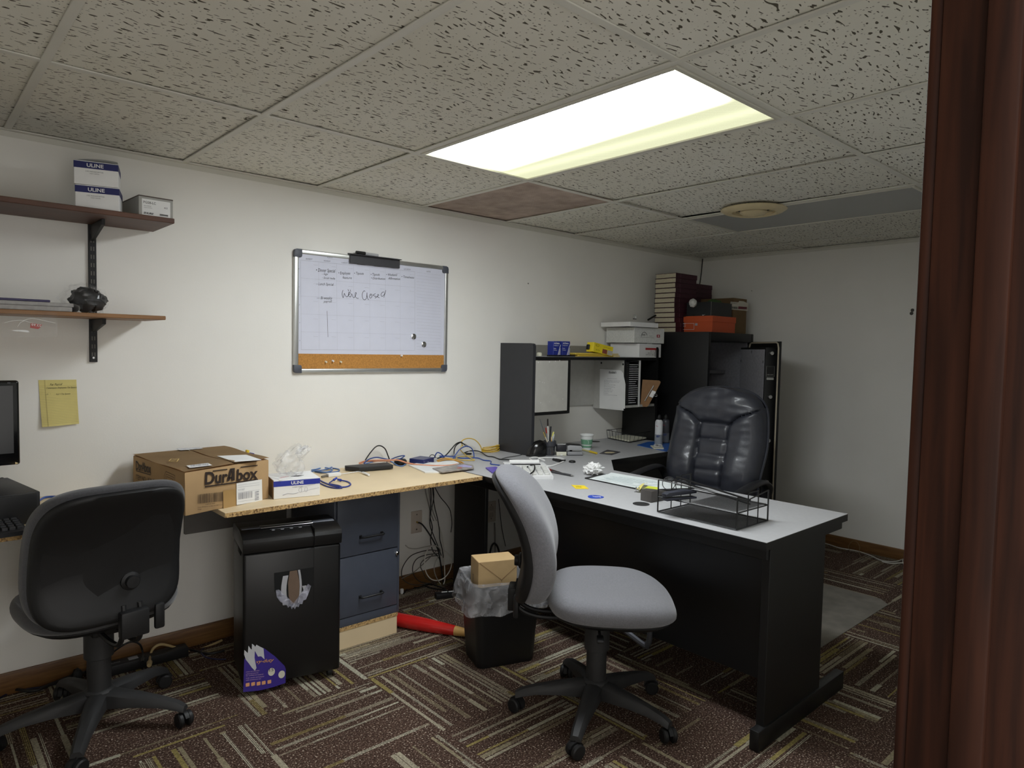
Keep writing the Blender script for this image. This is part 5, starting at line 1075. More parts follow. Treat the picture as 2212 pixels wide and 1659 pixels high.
cable('second loop of pale blue network cable behind the ULINE box', [(668, 1016, 'z', C), (682, 1014, 'z', C + .006), (700, 1010, 'z', C + .007), (718, 1015, 'z', C + .006), (704, 1020, 'z', C + .006), (684, 1017, 'z', C + .006), (672, 1019, 'z', C)], 0.0032, '#557ab5')
Y_ = -0.045
cable('black cable arching up behind the black router', [(789, 994, 'y', Y_), (800, 978, 'y', Y_), (812, 965, 'y', Y_), (822, 963, 'y', Y_), (832, 970, 'y', Y_), (838, 984, 'y', Y_), (841, 992, 'y', Y_)], 0.0032, '#151515')
cable('blue network cable rising from the router toward the blue switch', [(786, 1001, 'z', 0.745), (797, 992, 'z', 0.76), (813, 988, 'z', 0.765), (830, 991, 'z', 0.755), (848, 994, 'z', 0.75), (862, 992, 'z', 0.75), (874, 985, 'z', 0.76), (866, 985, 'z', 0.76), (850, 990, 'z', 0.745), (835, 998, 'z', 0.73)], 0.0032, '#35508f')
cable('lower blue network cable behind the router', [(788, 1002, 'z', 0.742), (800, 999, 'z', 0.745), (820, 996, 'z', 0.745), (840, 995, 'z', 0.742), (858, 1005, 'z', 0.7235), (868, 1007, 'z', 0.7235), (876, 1003, 'z', 0.7235)], 0.003, '#5f83bd')
cable('peach orange cable running from the router past the blue switch', [(775, 1001, 'z', 0.738), (790, 996, 'z', 0.75), (815, 994, 'z', 0.758), (840, 994, 'z', 0.756), (860, 994, 'z', 0.752), (880, 1000, 'z', 0.735), (905, 1004, 'z', 0.728), (945, 1006, 'z', 0.728), (975, 1005, 'z', 0.726), (990, 1002, 'z', 0.724)], 0.0042, '#d39070')
cable('thin peach cable looped behind the router', [(778, 1003, 'z', 0.735), (792, 997, 'z', 0.746), (812, 997, 'z', 0.748), (832, 996, 'z', 0.744), (848, 999, 'z', 0.73)], 0.003, '#d8a184')
cable('orange yellow cable beside the blue switch', [(944, 995, 'z', 0.732), (960, 990, 'z', 0.735), (978, 992, 'z', 0.73), (995, 997, 'z', 0.7245), (1001, 1001, 'z', 0.7245)], 0.0034, '#d9a045')
cable('second orange yellow cable lying by the open leaflets', [(946, 997, 'z', 0.732), (965, 993, 'z', 0.733), (985, 995, 'z', 0.727), (999, 1003, 'z', 0.7245)], 0.0034, '#cf9a42')
Y2 = -0.06
cable('tall yellow cable arch in front of the back wall', [(1000, 964, 'y', Y2), (997, 955, 'y', Y2), (1003, 949, 'y', Y2), (1015, 947, 'y', Y2), (1027, 951, 'y', Y2), (1037, 962, 'y', Y2), (1042, 976, 'y', Y2)], 0.003, '#d8b348')
cable('yellow cable looped on the grey desktop below the tall arch', [(997, 962, 'y', Y2 - .02), (995, 972, 'y', Y2 - .03), (1003, 980, 'z', 0.735), (1012, 987, 'z', 0.728), (1022, 992, 'z', 0.7245), (1024, 994, 'z', 0.7245), (1005, 994, 'z', 0.7245), (986, 991, 'z', 0.726), (990, 987, 'z', 0.728), (1010, 985, 'z', 0.726), (1024, 987, 'z', 0.7245)], 0.003, '#d8bb62')
cable('black cable bundle rising to a connector near the hutch', [(945, 990, 'z', 0.727), (962, 984, 'z', 0.735), (975, 970, 'y', -0.07), (985, 959, 'y', -0.07), (995, 955, 'y', -0.07), (1000, 958, 'y', -0.07), (1005, 961, 'y', -0.07)], 0.0035, '#1c1c1e', plug=((1, 0.022, 0.006, '#8d8a86'),))
cable('black cable standing upright behind the blue switch', [(981, 981, 'z', C), (981, 974, 'y', -0.05), (984, 964, 'y', -0.06), (992, 957, 'y', -0.065), (997, 956, 'y', -0.065)], 0.0032, '#1a1a1c')
cable('blue cable hump between switch and hutch', [(978, 991, 'z', C), (985, 981, 'y', -0.11), (994, 970, 'y', -0.11), (1007, 964, 'y', -0.11), (1018, 968, 'y', -0.11), (1023, 978, 'y', -0.12), (1024, 989, 'z', C)], 0.0032, '#2b4a94')
cable('blue cable winding over the grey desktop', [(938, 989, 'z', 0.74), (944, 978, 'y', -0.13), (952, 980, 'y', -0.13), (960, 988, 'z', 0.735), (950, 985, 'z', 0.74), (975, 986, 'z', 0.73), (1000, 990, 'z', C), (1030, 989, 'z', C), (1045, 994, 'z', C), (1060, 996, 'z', C), (1060, 1002, 'z', C), (1072, 1004, 'z', C), (1080, 1005, 'z', C)], 0.0032, '#2f4d9b')
cable('thin dark cable bent behind the blue switch', [(927, 988, 'z', 0.745), (931, 983, 'z', 0.755), (937, 983, 'z', 0.757), (942, 989, 'z', 0.742)], 0.002, '#3a3a34')
cable('black cable lying across the grey desktop to the calculator', [(1002, 979, 'z', C + .004), (1015, 974, 'z', 0.735), (1035, 975, 'z', 0.735), (1052, 985, 'z', C), (1066, 987, 'z', C), (1080, 992, 'z', C), (1100, 993, 'z', C), (1125, 996, 'z', C), (1133, 1001, 'z', 0.735), (1130, 1009, 'z', 0.747), (1140, 1008, 'z', 0.756), (1152, 1004, 'z', 0.768), (1155, 1008, 'z', 0.766), (1153, 1017, 'z', 0.756), (1144, 1025, 'z', 0.752)], 0.0034, '#131314')
cable('thin black cable running to the black dome on the desk', [(1078, 993, 'z', C), (1095, 988, 'z', C), (1120, 984, 'z', C), (1133, 980, 'z', C)], 0.0018, '#222224')
cable('black power adapter on the grey desktop by the yellow loops', [(1004, 981, 'z', 0.726), (1010, 980, 'z', 0.728), (1018, 980, 'z', 0.730)], 0.006, '#141414', sm=3, name='power_adapter')
# yellow coil by the hutch: rings of one cable
ctr = on('z', 0.725, 1062, 974); P = []
for k in range(0, 150):
    a = k * 2 * PI / 24; rr_ = 0.060 + 0.006 * math.sin(k * 0.37); P.append(Vector((ctr.x + rr_ * math.cos(a), ctr.y + 0.012 + 0.62 * rr_ * math.sin(a) * 0.9, 0.7235 + 0.030 * k / 150 + 0.006 * math.sin(a + k * 0.02))))
P += [ctr + Vector((0.06, 0.05, 0.045)), ctr + Vector((0.064, 0.054, 0.07)), ctr + Vector((0.066, 0.05, 0.02))]
cable('tidy coil of yellow network cable beside the hutch side', P, 0.0028, '#d8b23c', sm=2, name='cable_coil')
# black round adapter under the cables
p = on('z', 0.7205, 865, 1003)
b = B(); b.lathe([(0.030, 0), (0.034, 0.006), (0.033, 0.020), (0.026, 0.028), (0, 0.030)], p, seg=26); single('power_adapter', b, m_plastic, 'round black adapter under the cables beside the blue switch', 'adapter', loc=p)
# router, switch
rA, rB = on('z', 0.7205, 776, 1020), on('z', 0.7205, 849, 1014); rd = (rB - rA).normalized(); rn = Vector((-rd.y, rd.x, 0))
t = thing('router', 'flat black router box on the chipboard worktop', 'router', rA, math.atan2(rd.y, rd.x))
L_ = (rB - rA).length; b = B(); b.prism([(0.0, 0.0), (L_, 0.0), (L_ + 0.004, 0.075), (L_ - 0.02, 0.085), (-0.045, 0.085), (-0.05, 0.06)], 0.003, 0.024, None, 0.003, 2); obj('case', b, mat('router_black', '#222224', 0.5), t)
b = B(); b.box(0.01, L_ - 0.01, 0.01, 0.06, 0, 0.003); obj('base', b, m_plastic, t)
sF, sR, sL = on('z', 0.7205, 915, 1001), on('z', 0.7205, 941, 1001), on('z', 0.7205, 890, 996)
t = thing('network_switch', 'small dark blue metal network switch between the cables', 'network switch', (1.775, -0.11, 0.7205), math.radians(22))
b = B(); b.box(-0.052, 0.052, -0.045, 0.045, 0, 0.027, 0.0015, 1); obj('case', b, mat('switch_blue', '#20295e', 0.35, var=0.04), t)
b = B(); b.text('NETGEAR', (-0.03, -0.005, 0.0274), X3, Y3, width=0.05); obj('lettering', b, m_inkgrey, t, smooth=False)
b = B(); b.box(-0.046, -0.044, -0.0455, -0.045, 0.014, 0.016); b.box(-0.012, -0.004, -0.0455, -0.045, 0.010, 0.012); obj('light', b, m_white, t, smooth=False)
# papers on the worktop
def sheet(name, label, cat, pts, z, th, m_, group=None, parts=None, curl=0.0):
    P = [on('z', z, *q) for q in pts]; t = thing(name, label, cat, sum(P, Vector()) / len(P), 0, group)
    b = B(); b.prism([(p.x, p.y) for p in P] if (P[1] - P[0]).cross(P[2] - P[1]).z > 0 else [(p.x, p.y) for p in P[::-1]], z, z + th, None); obj('sheet', b, m_, t, world=True, smooth=False)
    return t
t = sheet('booklet', 'white printed booklet at the front of the worktop beside the desk', 'booklet', [(882, 1006), (918, 1022), (952, 1022), (990, 1004), (915, 1000)], 0.7205, 0.006, m_paper)
b = B(); pl = plane((0, 0, 0.7266), (0, 0, 1), 0.0004)
for k in range(5): pline(b, pl, [(900 + 4 * k, 1006 + 2.6 * k), (935 + 4 * k, 1004 + 2.6 * k)], 0.002)
obj('print', b, mat('pale_blue_print', '#9db4c2', 0.7), t, world=True, smooth=False)
t = sheet('booklet', 'white booklet tucked under the peach cable and blue switch', 'booklet', [(930, 1002), (975, 1004), (992, 1001), (980, 996), (945, 999)], 0.7268, 0.003, m_paper)
t = sheet('magazine', 'glossy magazine with a photo cover at the worktop corner', 'magazine', [(934, 1013), (955, 1022), (1024, 1013), (1022, 1006), (1000, 1003)], 0.7275, 0.005, mat('magazine_cover', '#8c857f', 0.25, var=0.35, vscale=28))
b = B(); pl = plane((0, 0, 0.7326), (0, 0, 1), 0.0004); ppoly(b, pl, [(985, 1006), (1003, 1003.5), (1020, 1007), (1018, 1010), (1000, 1009)]); obj('lilac_patch', b, mat('lilac', '#a9a4d6', 0.3), t, world=True, smooth=False)
b = B(); ppoly(b, pl, [(985, 1012), (990, 1009), (1000, 1009.5), (996, 1012)]); obj('red_patch', b, mat('cover_red', '#a8504c', 0.3), t, world=True, smooth=False)
t = sheet('folder', 'purple folder corner showing behind the grey chair back', 'folder', [(1049, 1012), (1063, 1023), (1085, 1015), (1070, 1010)], 0.7205, 0.006, mat('purple_folder', '#5a45b0', 0.4))
# white adapter and lead
t = thing('adapter_lead', 'white box adapter with a short white lead beside the router', 'adapter', on('z', 0.7205, 720, 1026))
a0, a1 = on('z', 0.7205, 710, 1031), on('z', 0.7205, 737, 1028); d = (a1 - a0).normalized(); b = B(); n_ = Vector((-d.y, d.x, 0)); b.prism([(q.x, q.y) for q in (a0, a1, a1 + n_ * 0.028, a0 + n_ * 0.028)], 0.7205, 0.736, None, 0.002, 1); obj('box', b, m_white, t, world=True)
b = B(); b.tube([a1 + n_ * 0.014 + Vector((0, 0, 0.006))] + cpts([(765, 1020, 'z', C), (775, 1019, 'z', C + .002), (786, 1022, 'z', C + .003)]), 0.0022, 7, smooth=5); obj('lead', b, m_white, t, world=True)
b = B(); q0, q1 = on('z', 0.7265, 784, 1021), on('z', 0.7265, 797, 1026); b.cyl(q0, q1, 0.0058, 0.005, 12); obj('plug', b, m_white, t, world=True)
b = B(); q0, q1 = a0 + n_ * 0.014 + Vector((0, 0, 0.007)), on('z', 0.7265, 695, 1030); b.cyl(q0, q1, 0.006, 0.005, 10); obj('connector', b, mat('pale_metal', '#8f8a80', 0.4, 0.6), t, world=True)
# ------------------------------------------------------------------ wall outlets and the cables under the worktop
def outlet(label, u, v, hw_, hh, kind):
    p = on('y', 0, u, v); t = thing('wall_plate', label, 'wall plate', p)
    b = B(); b.prism(rrect(-hw_, hw_, -hh, hh, 0.004, 3), 0.0008, 0.006, WALLF((p.x, 0, p.z)), 0.002, 2); obj('plate', b, mat('plate_almond', '#cfc3b6', 0.45), t, world=True)
    for dz in (-0.042, 0.042):
        b = B(); b.lathe([(0.0035, 0), (0.003, 0.001), (0, 0.0012)], (p.x, -0.006, p.z + dz), (0, -1, 0), 10); obj('screw', b, mat('screw_dark', '#4a443c', 0.5), t, world=True)
    if kind == 'coax':
        b = B(); b.cyl((p.x, -0.006, p.z), (p.x, -0.022, p.z - 0.002), 0.005, 0.005, 12); obj('socket', b, m_brass, t, world=True)
    else:
        for dz in (-0.02, 0.02):
            b = B(); b.prism(rrect(-0.017, 0.017, -0.014, 0.014, 0.008, 4), 0.006, 0.0075, WALLF((p.x, 0, p.z + dz))); obj('receptacle', b, mat('recept', '#b9ad9f', 0.5), t, world=True)
    return p
o1 = outlet('almond wall plate with coax socket under the worktop', 899, 1127, 0.036, 0.062, 'coax')
o2 = outlet('shaded wall outlet behind the grey chair back', 1060, 1105, 0.038, 0.064, 'duplex')
g = 'loose cables hanging under the worktop'
cable('black coax cable plugged into the almond wall plate', [Vector((o1.x, -0.02, o1.z)), on('y', -0.03, 912, 1133), on('y', -0.05, 925, 1150), on('y', -0.07, 938, 1172), on('y', -0.08, 948, 1195), on('z', 0.008, 958, 1262)], 0.0042, '#171718')
def under(label, pts, r, col, dy=-0.06): return cable(label, [on('y', dy, u, v) for u, v in pts], r, col, 5)
under('black cable dropping nearly straight from the worktop beside the coax cable', [(930, 1046), (931, 1080), (929, 1115), (934, 1140), (930, 1165), (935, 1190), (948, 1205), (955, 1228)], 0.0028, '#141415', -0.06)
under('twisted black cable hanging in the middle of the bundle under the worktop', [(935, 1046), (937, 1075), (930, 1110), (929, 1135), (938, 1160), (946, 1180), (953, 1200)], 0.0026, '#1b1b1c', -0.07)
under('long black cable hanging right of the bundle under the worktop', [(934, 1046), (938, 1090), (945, 1120), (949, 1145), (950, 1165), (955, 1185), (958, 1205)], 0.0026, '#1a1a1b', -0.08)
under('black cable curving right from the worktop toward the desk support panel', [(936, 1046), (950, 1072), (965, 1090), (973, 1105), (976, 1130), (974, 1150)], 0.0024, '#202022', -0.03)
under('pale grey cable hanging at the left of the bundle under the worktop', [(917, 1046), (921, 1070), (926, 1090), (931, 1110), (937, 1125)], 0.0028, '#8f8b84', -0.05)
under('second pale grey cable hanging beside the black bundle under the worktop', [(926, 1046), (927, 1062), (932, 1095), (943, 1125)], 0.0026, '#97938c', -0.055)
under('long white cable dropping to the floor from the bundle', [(950, 1138), (956, 1165), (959, 1190), (960, 1220), (961, 1250), (958, 1262)], 0.003, '#dcd9d0', -0.10)
under('large round loop of white cable under the worktop', [(935, 1178), (922, 1190), (917, 1212), (920, 1235), (930, 1250), (944, 1254), (960, 1248), (972, 1232), (976, 1212), (970, 1198), (958, 1188)], 0.003, '#dcd9d0', -0.12)
under('white cable running left from the bundle toward the filing cabinet', [(876, 1178), (884, 1184), (900, 1185), (920, 1181), (938, 1178), (948, 1183), (952, 1190)], 0.003, '#b5b1a8', -0.10)
under('wide dark cable loop low under the worktop beside the cabinet', [(945, 1190), (930, 1188), (905, 1193), (885, 1203), (870, 1225), (868, 1245), (878, 1258), (900, 1264), (925, 1260)], 0.0026, '#3a3733', -0.09)
under('middle dark cable loop low under the worktop', [(948, 1196), (925, 1198), (902, 1206), (892, 1222), (893, 1240), (905, 1255), (925, 1260), (940, 1256)], 0.0026, '#35322e', -0.07)
under('small dark cable loop nearest the bundle', [(950, 1200), (930, 1202), (915, 1210), (908, 1222), (915, 1238), (922, 1250), (945, 1262)], 0.0026, '#44403a', -0.05)
under('grey cable crossing the loops diagonally', [(942, 1190), (925, 1208), (910, 1222), (895, 1235), (868, 1250)], 0.0024, '#6b675f', -0.11)
under('pale cable loop hanging beside the white loop', [(948, 1200), (940, 1215), (938, 1232), (944, 1250), (952, 1262)], 0.0026, '#a5a199', -0.13)
cable('black cables lying on the carpet beside the filing cabinet', [(872, 1282, 'z', 0.004), (885, 1268, 'z', 0.004), (905, 1262, 'z', 0.004), (930, 1270, 'z', 0.004), (955, 1274, 'z', 0.004), (968, 1276, 'z', 0.006)], 0.004, '#161616')
cable('second black cable lying on the carpet near the power brick', [(880, 1258, 'z', 0.004), (900, 1270, 'z', 0.004), (925, 1262, 'z', 0.004), (945, 1266, 'z', 0.004), (962, 1272, 'z', 0.006)], 0.0035, '#1d1d1d')
t = thing('power_brick', 'black power brick on the carpet in front of the desk support panel', 'power brick', on('z', 0, 970, 1288))
p = on('z', 0, 970, 1286); b = B(); b.box(p.x - 0.09, p.x + 0.01, p.y - 0.035, p.y + 0.01, 0.0, 0.03, 0.006, 2, rot=-0.4); obj('case', b, m_plastic, t, world=True)
b = B(); pl = plane((0, 0, 0.03), (0, 0, 1), 0.0006); ppoly(b, pl, [(954, 1278), (966, 1277), (966, 1279), (954, 1280)]); ppoly(b, pl, [(969, 1277), (980, 1276), (980, 1278), (969, 1279)]); obj('label', b, m_paper, t, world=True, smooth=False)
p = on('z', 0, 868, 1283); b = B(); b.box(p.x - 0.008, p.x + 0.01, p.y - 0.006, p.y + 0.01, 0.0, 0.028, 0.003, 1); single('plug', b, m_white, 'small white plug on the carpet at the filing cabinet corner', 'plug', loc=p)
cable('white cable running down the wall behind the chair back', [Vector((o2.x + 0.02, -0.015, o2.z - 0.07)), Vector((o2.x + 0.03, -0.01, 0.2)), Vector((o2.x + 0.03, -0.012, 0.1)), Vector((o2.x + 0.02, -0.02, 0.01))], 0.004, '#8f8c86')
cable('thin black cable falling down the wall behind the chair back', [on('y', -0.01, 1077, 1078), on('y', -0.01, 1080, 1105), on('y', -0.01, 1084, 1140), on('y', -0.01, 1092, 1180)], 0.002, '#151515')
cable('dark cable hoop standing on the floor behind the waste bin', [on('y', -0.05, 1058, 1195), on('y', -0.05, 1062, 1180), on('y', -0.05, 1068, 1174), on('y', -0.05, 1075, 1182), on('y', -0.05, 1080, 1200)], 0.006, '#2e2d2c')
cable('grey cable hanging from the desk edge behind the chair', [(1055, 1020, 'z', 0.715), (1043, 1026, 'z', 0.70), (1040, 1034, 'z', 0.68), (1048, 1043, 'z', 0.67), (1068, 1054, 'z', 0.66)], 0.003, '#55534f')
# ------------------------------------------------------------------ power strip and leads behind the left chair
t = thing('power_strip', 'black power strip on the carpet along the back wall', 'power strip', (0.42, -0.07, 0), math.radians(-2))
b = B(); b.box(-0.20, 0.17, -0.03, 0.03, 0, 0.042, 0.006, 2); obj('case', b, m_plastic, t)
b = B(); b.box(-0.055, -0.02, -0.014, 0.014, 0.0422, 0.0428); b.box(-0.050, -0.025, -0.009, 0.009, 0.0428, 0.0431); obj('socket_mark', b, m_inkgrey, t, smooth=False)
b = B(); b.text('SURGE', (-0.12, -0.008, 0.0424), X3, Y3, width=0.035); obj('lettering', b, m_inkgrey, t, smooth=False)
cable('tan extension cord plugged into the black power strip', [(323, 1432, 'z', 0.05), (325, 1415, 'y', -0.07), (332, 1400, 'y', -0.07), (350, 1392, 'y', -0.07), (385, 1400, 'y', -0.06), (415, 1406, 'y', -0.05), (445, 1398, 'y', -0.05), (480, 1383, 'y', -0.05)], 0.0055, '#b29b6d', plug=((0, 0.03, 0.011, '#b29b6d'),))
cable('thin black lead arching out of the power strip', [(308, 1424, 'z', 0.05), (308, 1408, 'y', -0.07), (302, 1392, 'y', -0.07), (285, 1386, 'y', -0.07), (265, 1394, 'y', -0.07), (245, 1408, 'y', -0.05)], 0.004, '#131313', plug=((0, 0.022, 0.009, '#131313'),))
cable('black cable lying along the baseboard at far left', [(0, 1484, 'z', 0.012), (40, 1490, 'z', 0.012), (75, 1492, 'z', 0.012), (110, 1478, 'z', 0.012), (150, 1462, 'z', 0.012), (190, 1450, 'z', 0.012)], 0.006, '#141416')
cable('dark blue cable on the carpet at far left', [(0, 1508, 'z', 0.004), (20, 1497, 'z', 0.004), (50, 1490, 'z', 0.004), (110, 1480, 'z', 0.004), (160, 1466, 'z', 0.004)], 0.0035, '#22223a')
cable('dark blue cable coil beside the shredder', [(440, 1400, 'z', 0.004), (434, 1408, 'z', 0.006), (446, 1420, 'z', 0.004), (470, 1424, 'z', 0.004), (488, 1424, 'z', 0.004)], 0.003, '#26264a')
cable('black cables running along the baseboard to the shredder', [(330, 1420, 'z', 0.006), (365, 1412, 'z', 0.006), (410, 1404, 'z', 0.006), (450, 1412, 'z', 0.006), (485, 1405, 'z', 0.006)], 0.005, '#161617')
p = on('y', -0.05, 166, 1452); b = lump((p.x, -0.05, 0.025), 0.022, (0.8, 0.8, 1.1), 0.2, 2, 4, 18, 12); single('plug', b, m_plastic, 'round black plug standing by the baseboard behind the left chair', 'plug', loc=(p.x, -0.05, 0.0))
cable('blue cable end on the worktop behind the left chair', [(84, 1082, 'z', 0.745), (95, 1075, 'z', 0.745), (110, 1073, 'z', 0.745), (130, 1073, 'z', 0.745)], 0.004, '#3a5aa5')
cable('thin black cable arching behind the desktop computer', [(0, 1034, 'y', -0.02), (6, 1033, 'y', -0.02), (12, 1038, 'y', -0.02), (14, 1046, 'y', -0.02)], 0.003, '#222222')
# ------------------------------------------------------------------ waste bin with liner and a carton in it
bc = Vector((1.615, -0.948, 0)); ba = math.atan2(-0.33, 0.94)
t = thing('waste_bin', 'black rectangular waste bin with clear liner beside the desk', 'waste bin', bc, ba)
def rr_ring(hx, hy, r, z, jit=0, sd=0, nseg=8, drop=0.0):
    out = []
    for k, (x, y) in enumerate(rrect(-hx, hx, -hy, hy, r, nseg)):
        d = Vector((x * 18, y * 18, z * 6 + sd)); q = 1 + jit * noise.noise(d); out.append(Vector((x * q, y * q, z + drop * noise.noise(d * 0.7 + Vector((9, 9, 9))))))
    return out
b = B(); b.ring([rr_ring(0.128, 0.090, 0.028, 0.0), rr_ring(0.131, 0.093, 0.03, 0.012), rr_ring(0.152, 0.112, 0.035, 0.345), rr_ring(0.158, 0.118, 0.037, 0.347), rr_ring(0.158, 0.118, 0.037, 0.355), rr_ring(0.150, 0.110, 0.034, 0.355), rr_ring(0.128, 0.090, 0.028, 0.012)], True, True); obj('bin', b, mat('bin_black', '#141415', 0.45, bump=0.1, bscale=200), t)
def dense(r, n=96):
    # resample closed ring
    L = [0]; 
    for a, c in zip(r, r[1:] + r[:1]): L.append(L[-1] + (c - a).length)
    out = []
    for k in range(n):
        s_ = L[-1] * k / n; i = max(j for j in range(len(r)) if L[j] <= s_); f = (s_ - L[i]) / max(L[i + 1] - L[i], 1e-9); out.append(r[i].lerp(r[(i + 1) % len(r)], f))
    return out
def film_ring(hx, hy, r, z, jit, drop, sd):
    out = []
    for p in dense(rr_ring(hx, hy, r, z)):
        n1 = noise.noise(Vector((p.x * 26, p.y * 26, z * 9 + sd))); n2 = noise.noise(Vector((p.x * 7, p.y * 7, sd + 4))); d = Vector((p.x, p.y, 0)).normalized(); out.append(p + d * (jit * n1) + Vector((0, 0, drop * n2)))
    return out
b = B(); b.ring([film_ring(0.132, 0.094, 0.03, 0.27, 0.012, 0.02, 1), film_ring(0.143, 0.104, 0.03, 0.335, 0.010, 0.01, 2), film_ring(0.150, 0.110, 0.034, 0.366, 0.006, 0.012, 3), film_ring(0.161, 0.121, 0.036, 0.372, 0.006, 0.012, 3.3), film_ring(0.170, 0.128, 0.038, 0.350, 0.008, 0.008, 4), film_ring(0.176, 0.132, 0.04, 0.315, 0.012, 0.012, 5), film_ring(0.182, 0.136, 0.04, 0.280, 0.016, 0.020, 6), film_ring(0.186, 0.138, 0.04, 0.248, 0.020, 0.030, 7)], False, False); obj('liner', b, film_mat('bin_liner', 0.30, '#e0e0e4', 0.10), t, angle=85)
# printer cartridge carton: near top edge px (1062,1203)-(1110,1206)
t = thing('carton', 'brown cartridge carton sitting in the waste bin', 'box', (1.60, -0.93, 0.14), math.radians(-22))
hc = 0.30; b = B(); b.box(-0.095, 0.08, -0.055, 0.055, 0.0, hc, 0.002, 1); bx_ = b
obj('body', b, mat('carton_tan', '#c4a678', 0.8, var=0.04), t)
b = B(); b.tube([(-0.09, -0.0556, hc - 0.004), (0.01, -0.0556, hc - 0.085), (0.078, -0.0556, hc - 0.03)], 0.0008, 4); b.tube([(0.01, -0.0556, hc - 0.085), (0.01, -0.0556, hc - 0.14)], 0.0006, 4); obj('flap_fold', b, m_cardd, t)
b = B(); b.text('CARTRIDGE', (-0.0956, 0.012, hc - 0.20), Z3, Y3, width=0.13, height=0.013); obj('lettering', b, m_brownink, t, smooth=False)
# ------------------------------------------------------------------ bat
t = thing('baseball_bat', 'red and wood baseball bat lying on the carpet by the platform', 'baseball bat', (1.50, -0.44, 0))
q0, q1 = on('z', 0.032, 858, 1338), on('z', 0.024, 1003, 1366); d = (q1 - q0).normalized(); q0 = q0 - d * 0.05; Lb = 0.80
def bat(a, c, prof, m_, nm):
    b = B(); b.lathe(prof, q0 + Vector((0, 0, 0)), d, 24); obj(nm, b, m_, t, world=True)
bat(0, 0, [(0.0, 0.0), (0.020, 0.002), (0.031, 0.012), (0.0325, 0.05), (0.0325, 0.16), (0.030, 0.24), (0.026, 0.31), (0.0228, 0.355)], mat('red_lacquer', '#b8221f', 0.25, coat=0.5), 'barrel')
bat(0, 0, [(0.0226, 0.355), (0.018, 0.41), (0.0145, 0.46), (0.0125, 0.50), (0.0125, 0.57), (0.015, 0.58), (0.021, 0.588), (0.021, 0.60), (0.0, 0.602)], mat('ash_wood', '#c39a5a', 0.35, var=0.08), 'handle')
# ------------------------------------------------------------------ chair mat and floor cables at right
b = B(); b.prism([(2.50, -1.83), (3.64, -1.83), (3.70, -1.77), (3.70, -0.72), (3.66, -0.68), (2.50, -0.68)], 0.0005, 0.003); single('chair_mat', b, mat('chair_mat', '#77726a', 0.6, var=0.18, vscale=12, bump=0.2, bscale=120), 'worn grey chair mat on the carpet behind the desk', 'chair mat', loc=(3.1, -1.25, 0), smooth=False)
cable('white cable along the baseboard of the right wall', [(1770, 1170, 'z', 0.004), (1790, 1176, 'z', 0.004), (1815, 1184, 'z', 0.004), (1850, 1190, 'z', 0.004), (1880, 1200, 'z', 0.004), (1905, 1211, 'z', 0.004), (1935, 1213, 'z', 0.004), (1955, 1205, 'z', 0.012), (1972, 1196, 'z', 0.02)], 0.004, '#c9c6be')
cable('second white cable lying beside the first by the right wall', [(1905, 1213, 'z', 0.004), (1925, 1217, 'z', 0.004), (1950, 1216, 'z', 0.01), (1972, 1218, 'z', 0.01)], 0.004, '#cfccc4')
cable('white cable loop at the end of the right wall cables', [(1975, 1193, 'z', 0.05), (1958, 1200, 'z', 0.03), (1950, 1210, 'z', 0.01), (1956, 1224, 'z', 0.004), (1976, 1234, 'z', 0.004)], 0.004, '#c4c1b9')
cable('innermost white cable loop at the end of the right wall cables', [(1976, 1200, 'z', 0.03), (1960, 1206, 'z', 0.02), (1956, 1216, 'z', 0.012), (1976, 1226, 'z', 0.01)], 0.004, '#bfbcb4')
cable('thin brown wire loop standing by the right baseboard', [(1835, 1189, 'z', 0.004), (1833, 1180, 'x', 4.54), (1840, 1170, 'x', 4.54), (1850, 1170, 'x', 4.54), (1857, 1182, 'x', 4.54), (1856, 1196, 'z', 0.004), (1865, 1205, 'z', 0.004), (1890, 1211, 'z', 0.004)], 0.0018, '#7d6847')
cable('black cable running down the room corner onto the books', [Vector((XR - 0.02, -0.02, H)), Vector((XR - 0.05, -0.03, 1.98)), Vector((XR - 0.10, -0.05, 1.88))], 0.004, '#191817')
for k, (u, v) in enumerate(((1971, 670), (1969, 677))):
    p = on('x', XR, u, v); b = B(); b.lathe([(0.011, 0.0), (0.010, 0.003), (0.006, 0.005), (0, 0.005)], (XR, p.y, p.z), (-1, 0, 0), 14); single('wall_anchor', b, mat('anchor_grey', '#4f4c46', 0.6), ['upper of two dark anchors in the right wall', 'lower of two dark anchors in the right wall'][k], 'wall anchor', 'wall anchors on the right wall', loc=(XR, p.y, p.z))
# ------------------------------------------------------------------ things on the desk
Dz = DZ + 0.0004
def dz_(u, v, h=0.0): return on('z', DZ + h, u, v)
m_dome = mat('dome_black', '#0f0f11', 0.18)
p = dz_(1163, 986); t = thing('desk_sharpener', 'glossy black domed pencil sharpener in front of the hutch side', 'pencil sharpener', (p.x, p.y + 0.02, Dz), math.radians(-25))
b = B(); b.prism([(0.062 * math.cos(a * PI / 14), 0.040 * math.sin(a * PI / 14)) for a in range(28)], 0, 0.012, None, 0.003, 2); obj('base', b, m_plastic, t)
rings = []
for k in range(12):
    f = k / 11; s_ = max(1 - f ** 2.6, 0.0004) ** 0.5; rings.append([(0.058 * s_ * math.cos(a * PI / 14) + 0.022 * f, 0.037 * s_ * math.sin(a * PI / 14), 0.012 + 0.082 * f) for a in range(28)])
b = B(); b.ring(rings); obj('dome', b, m_dome, t, angle=80)
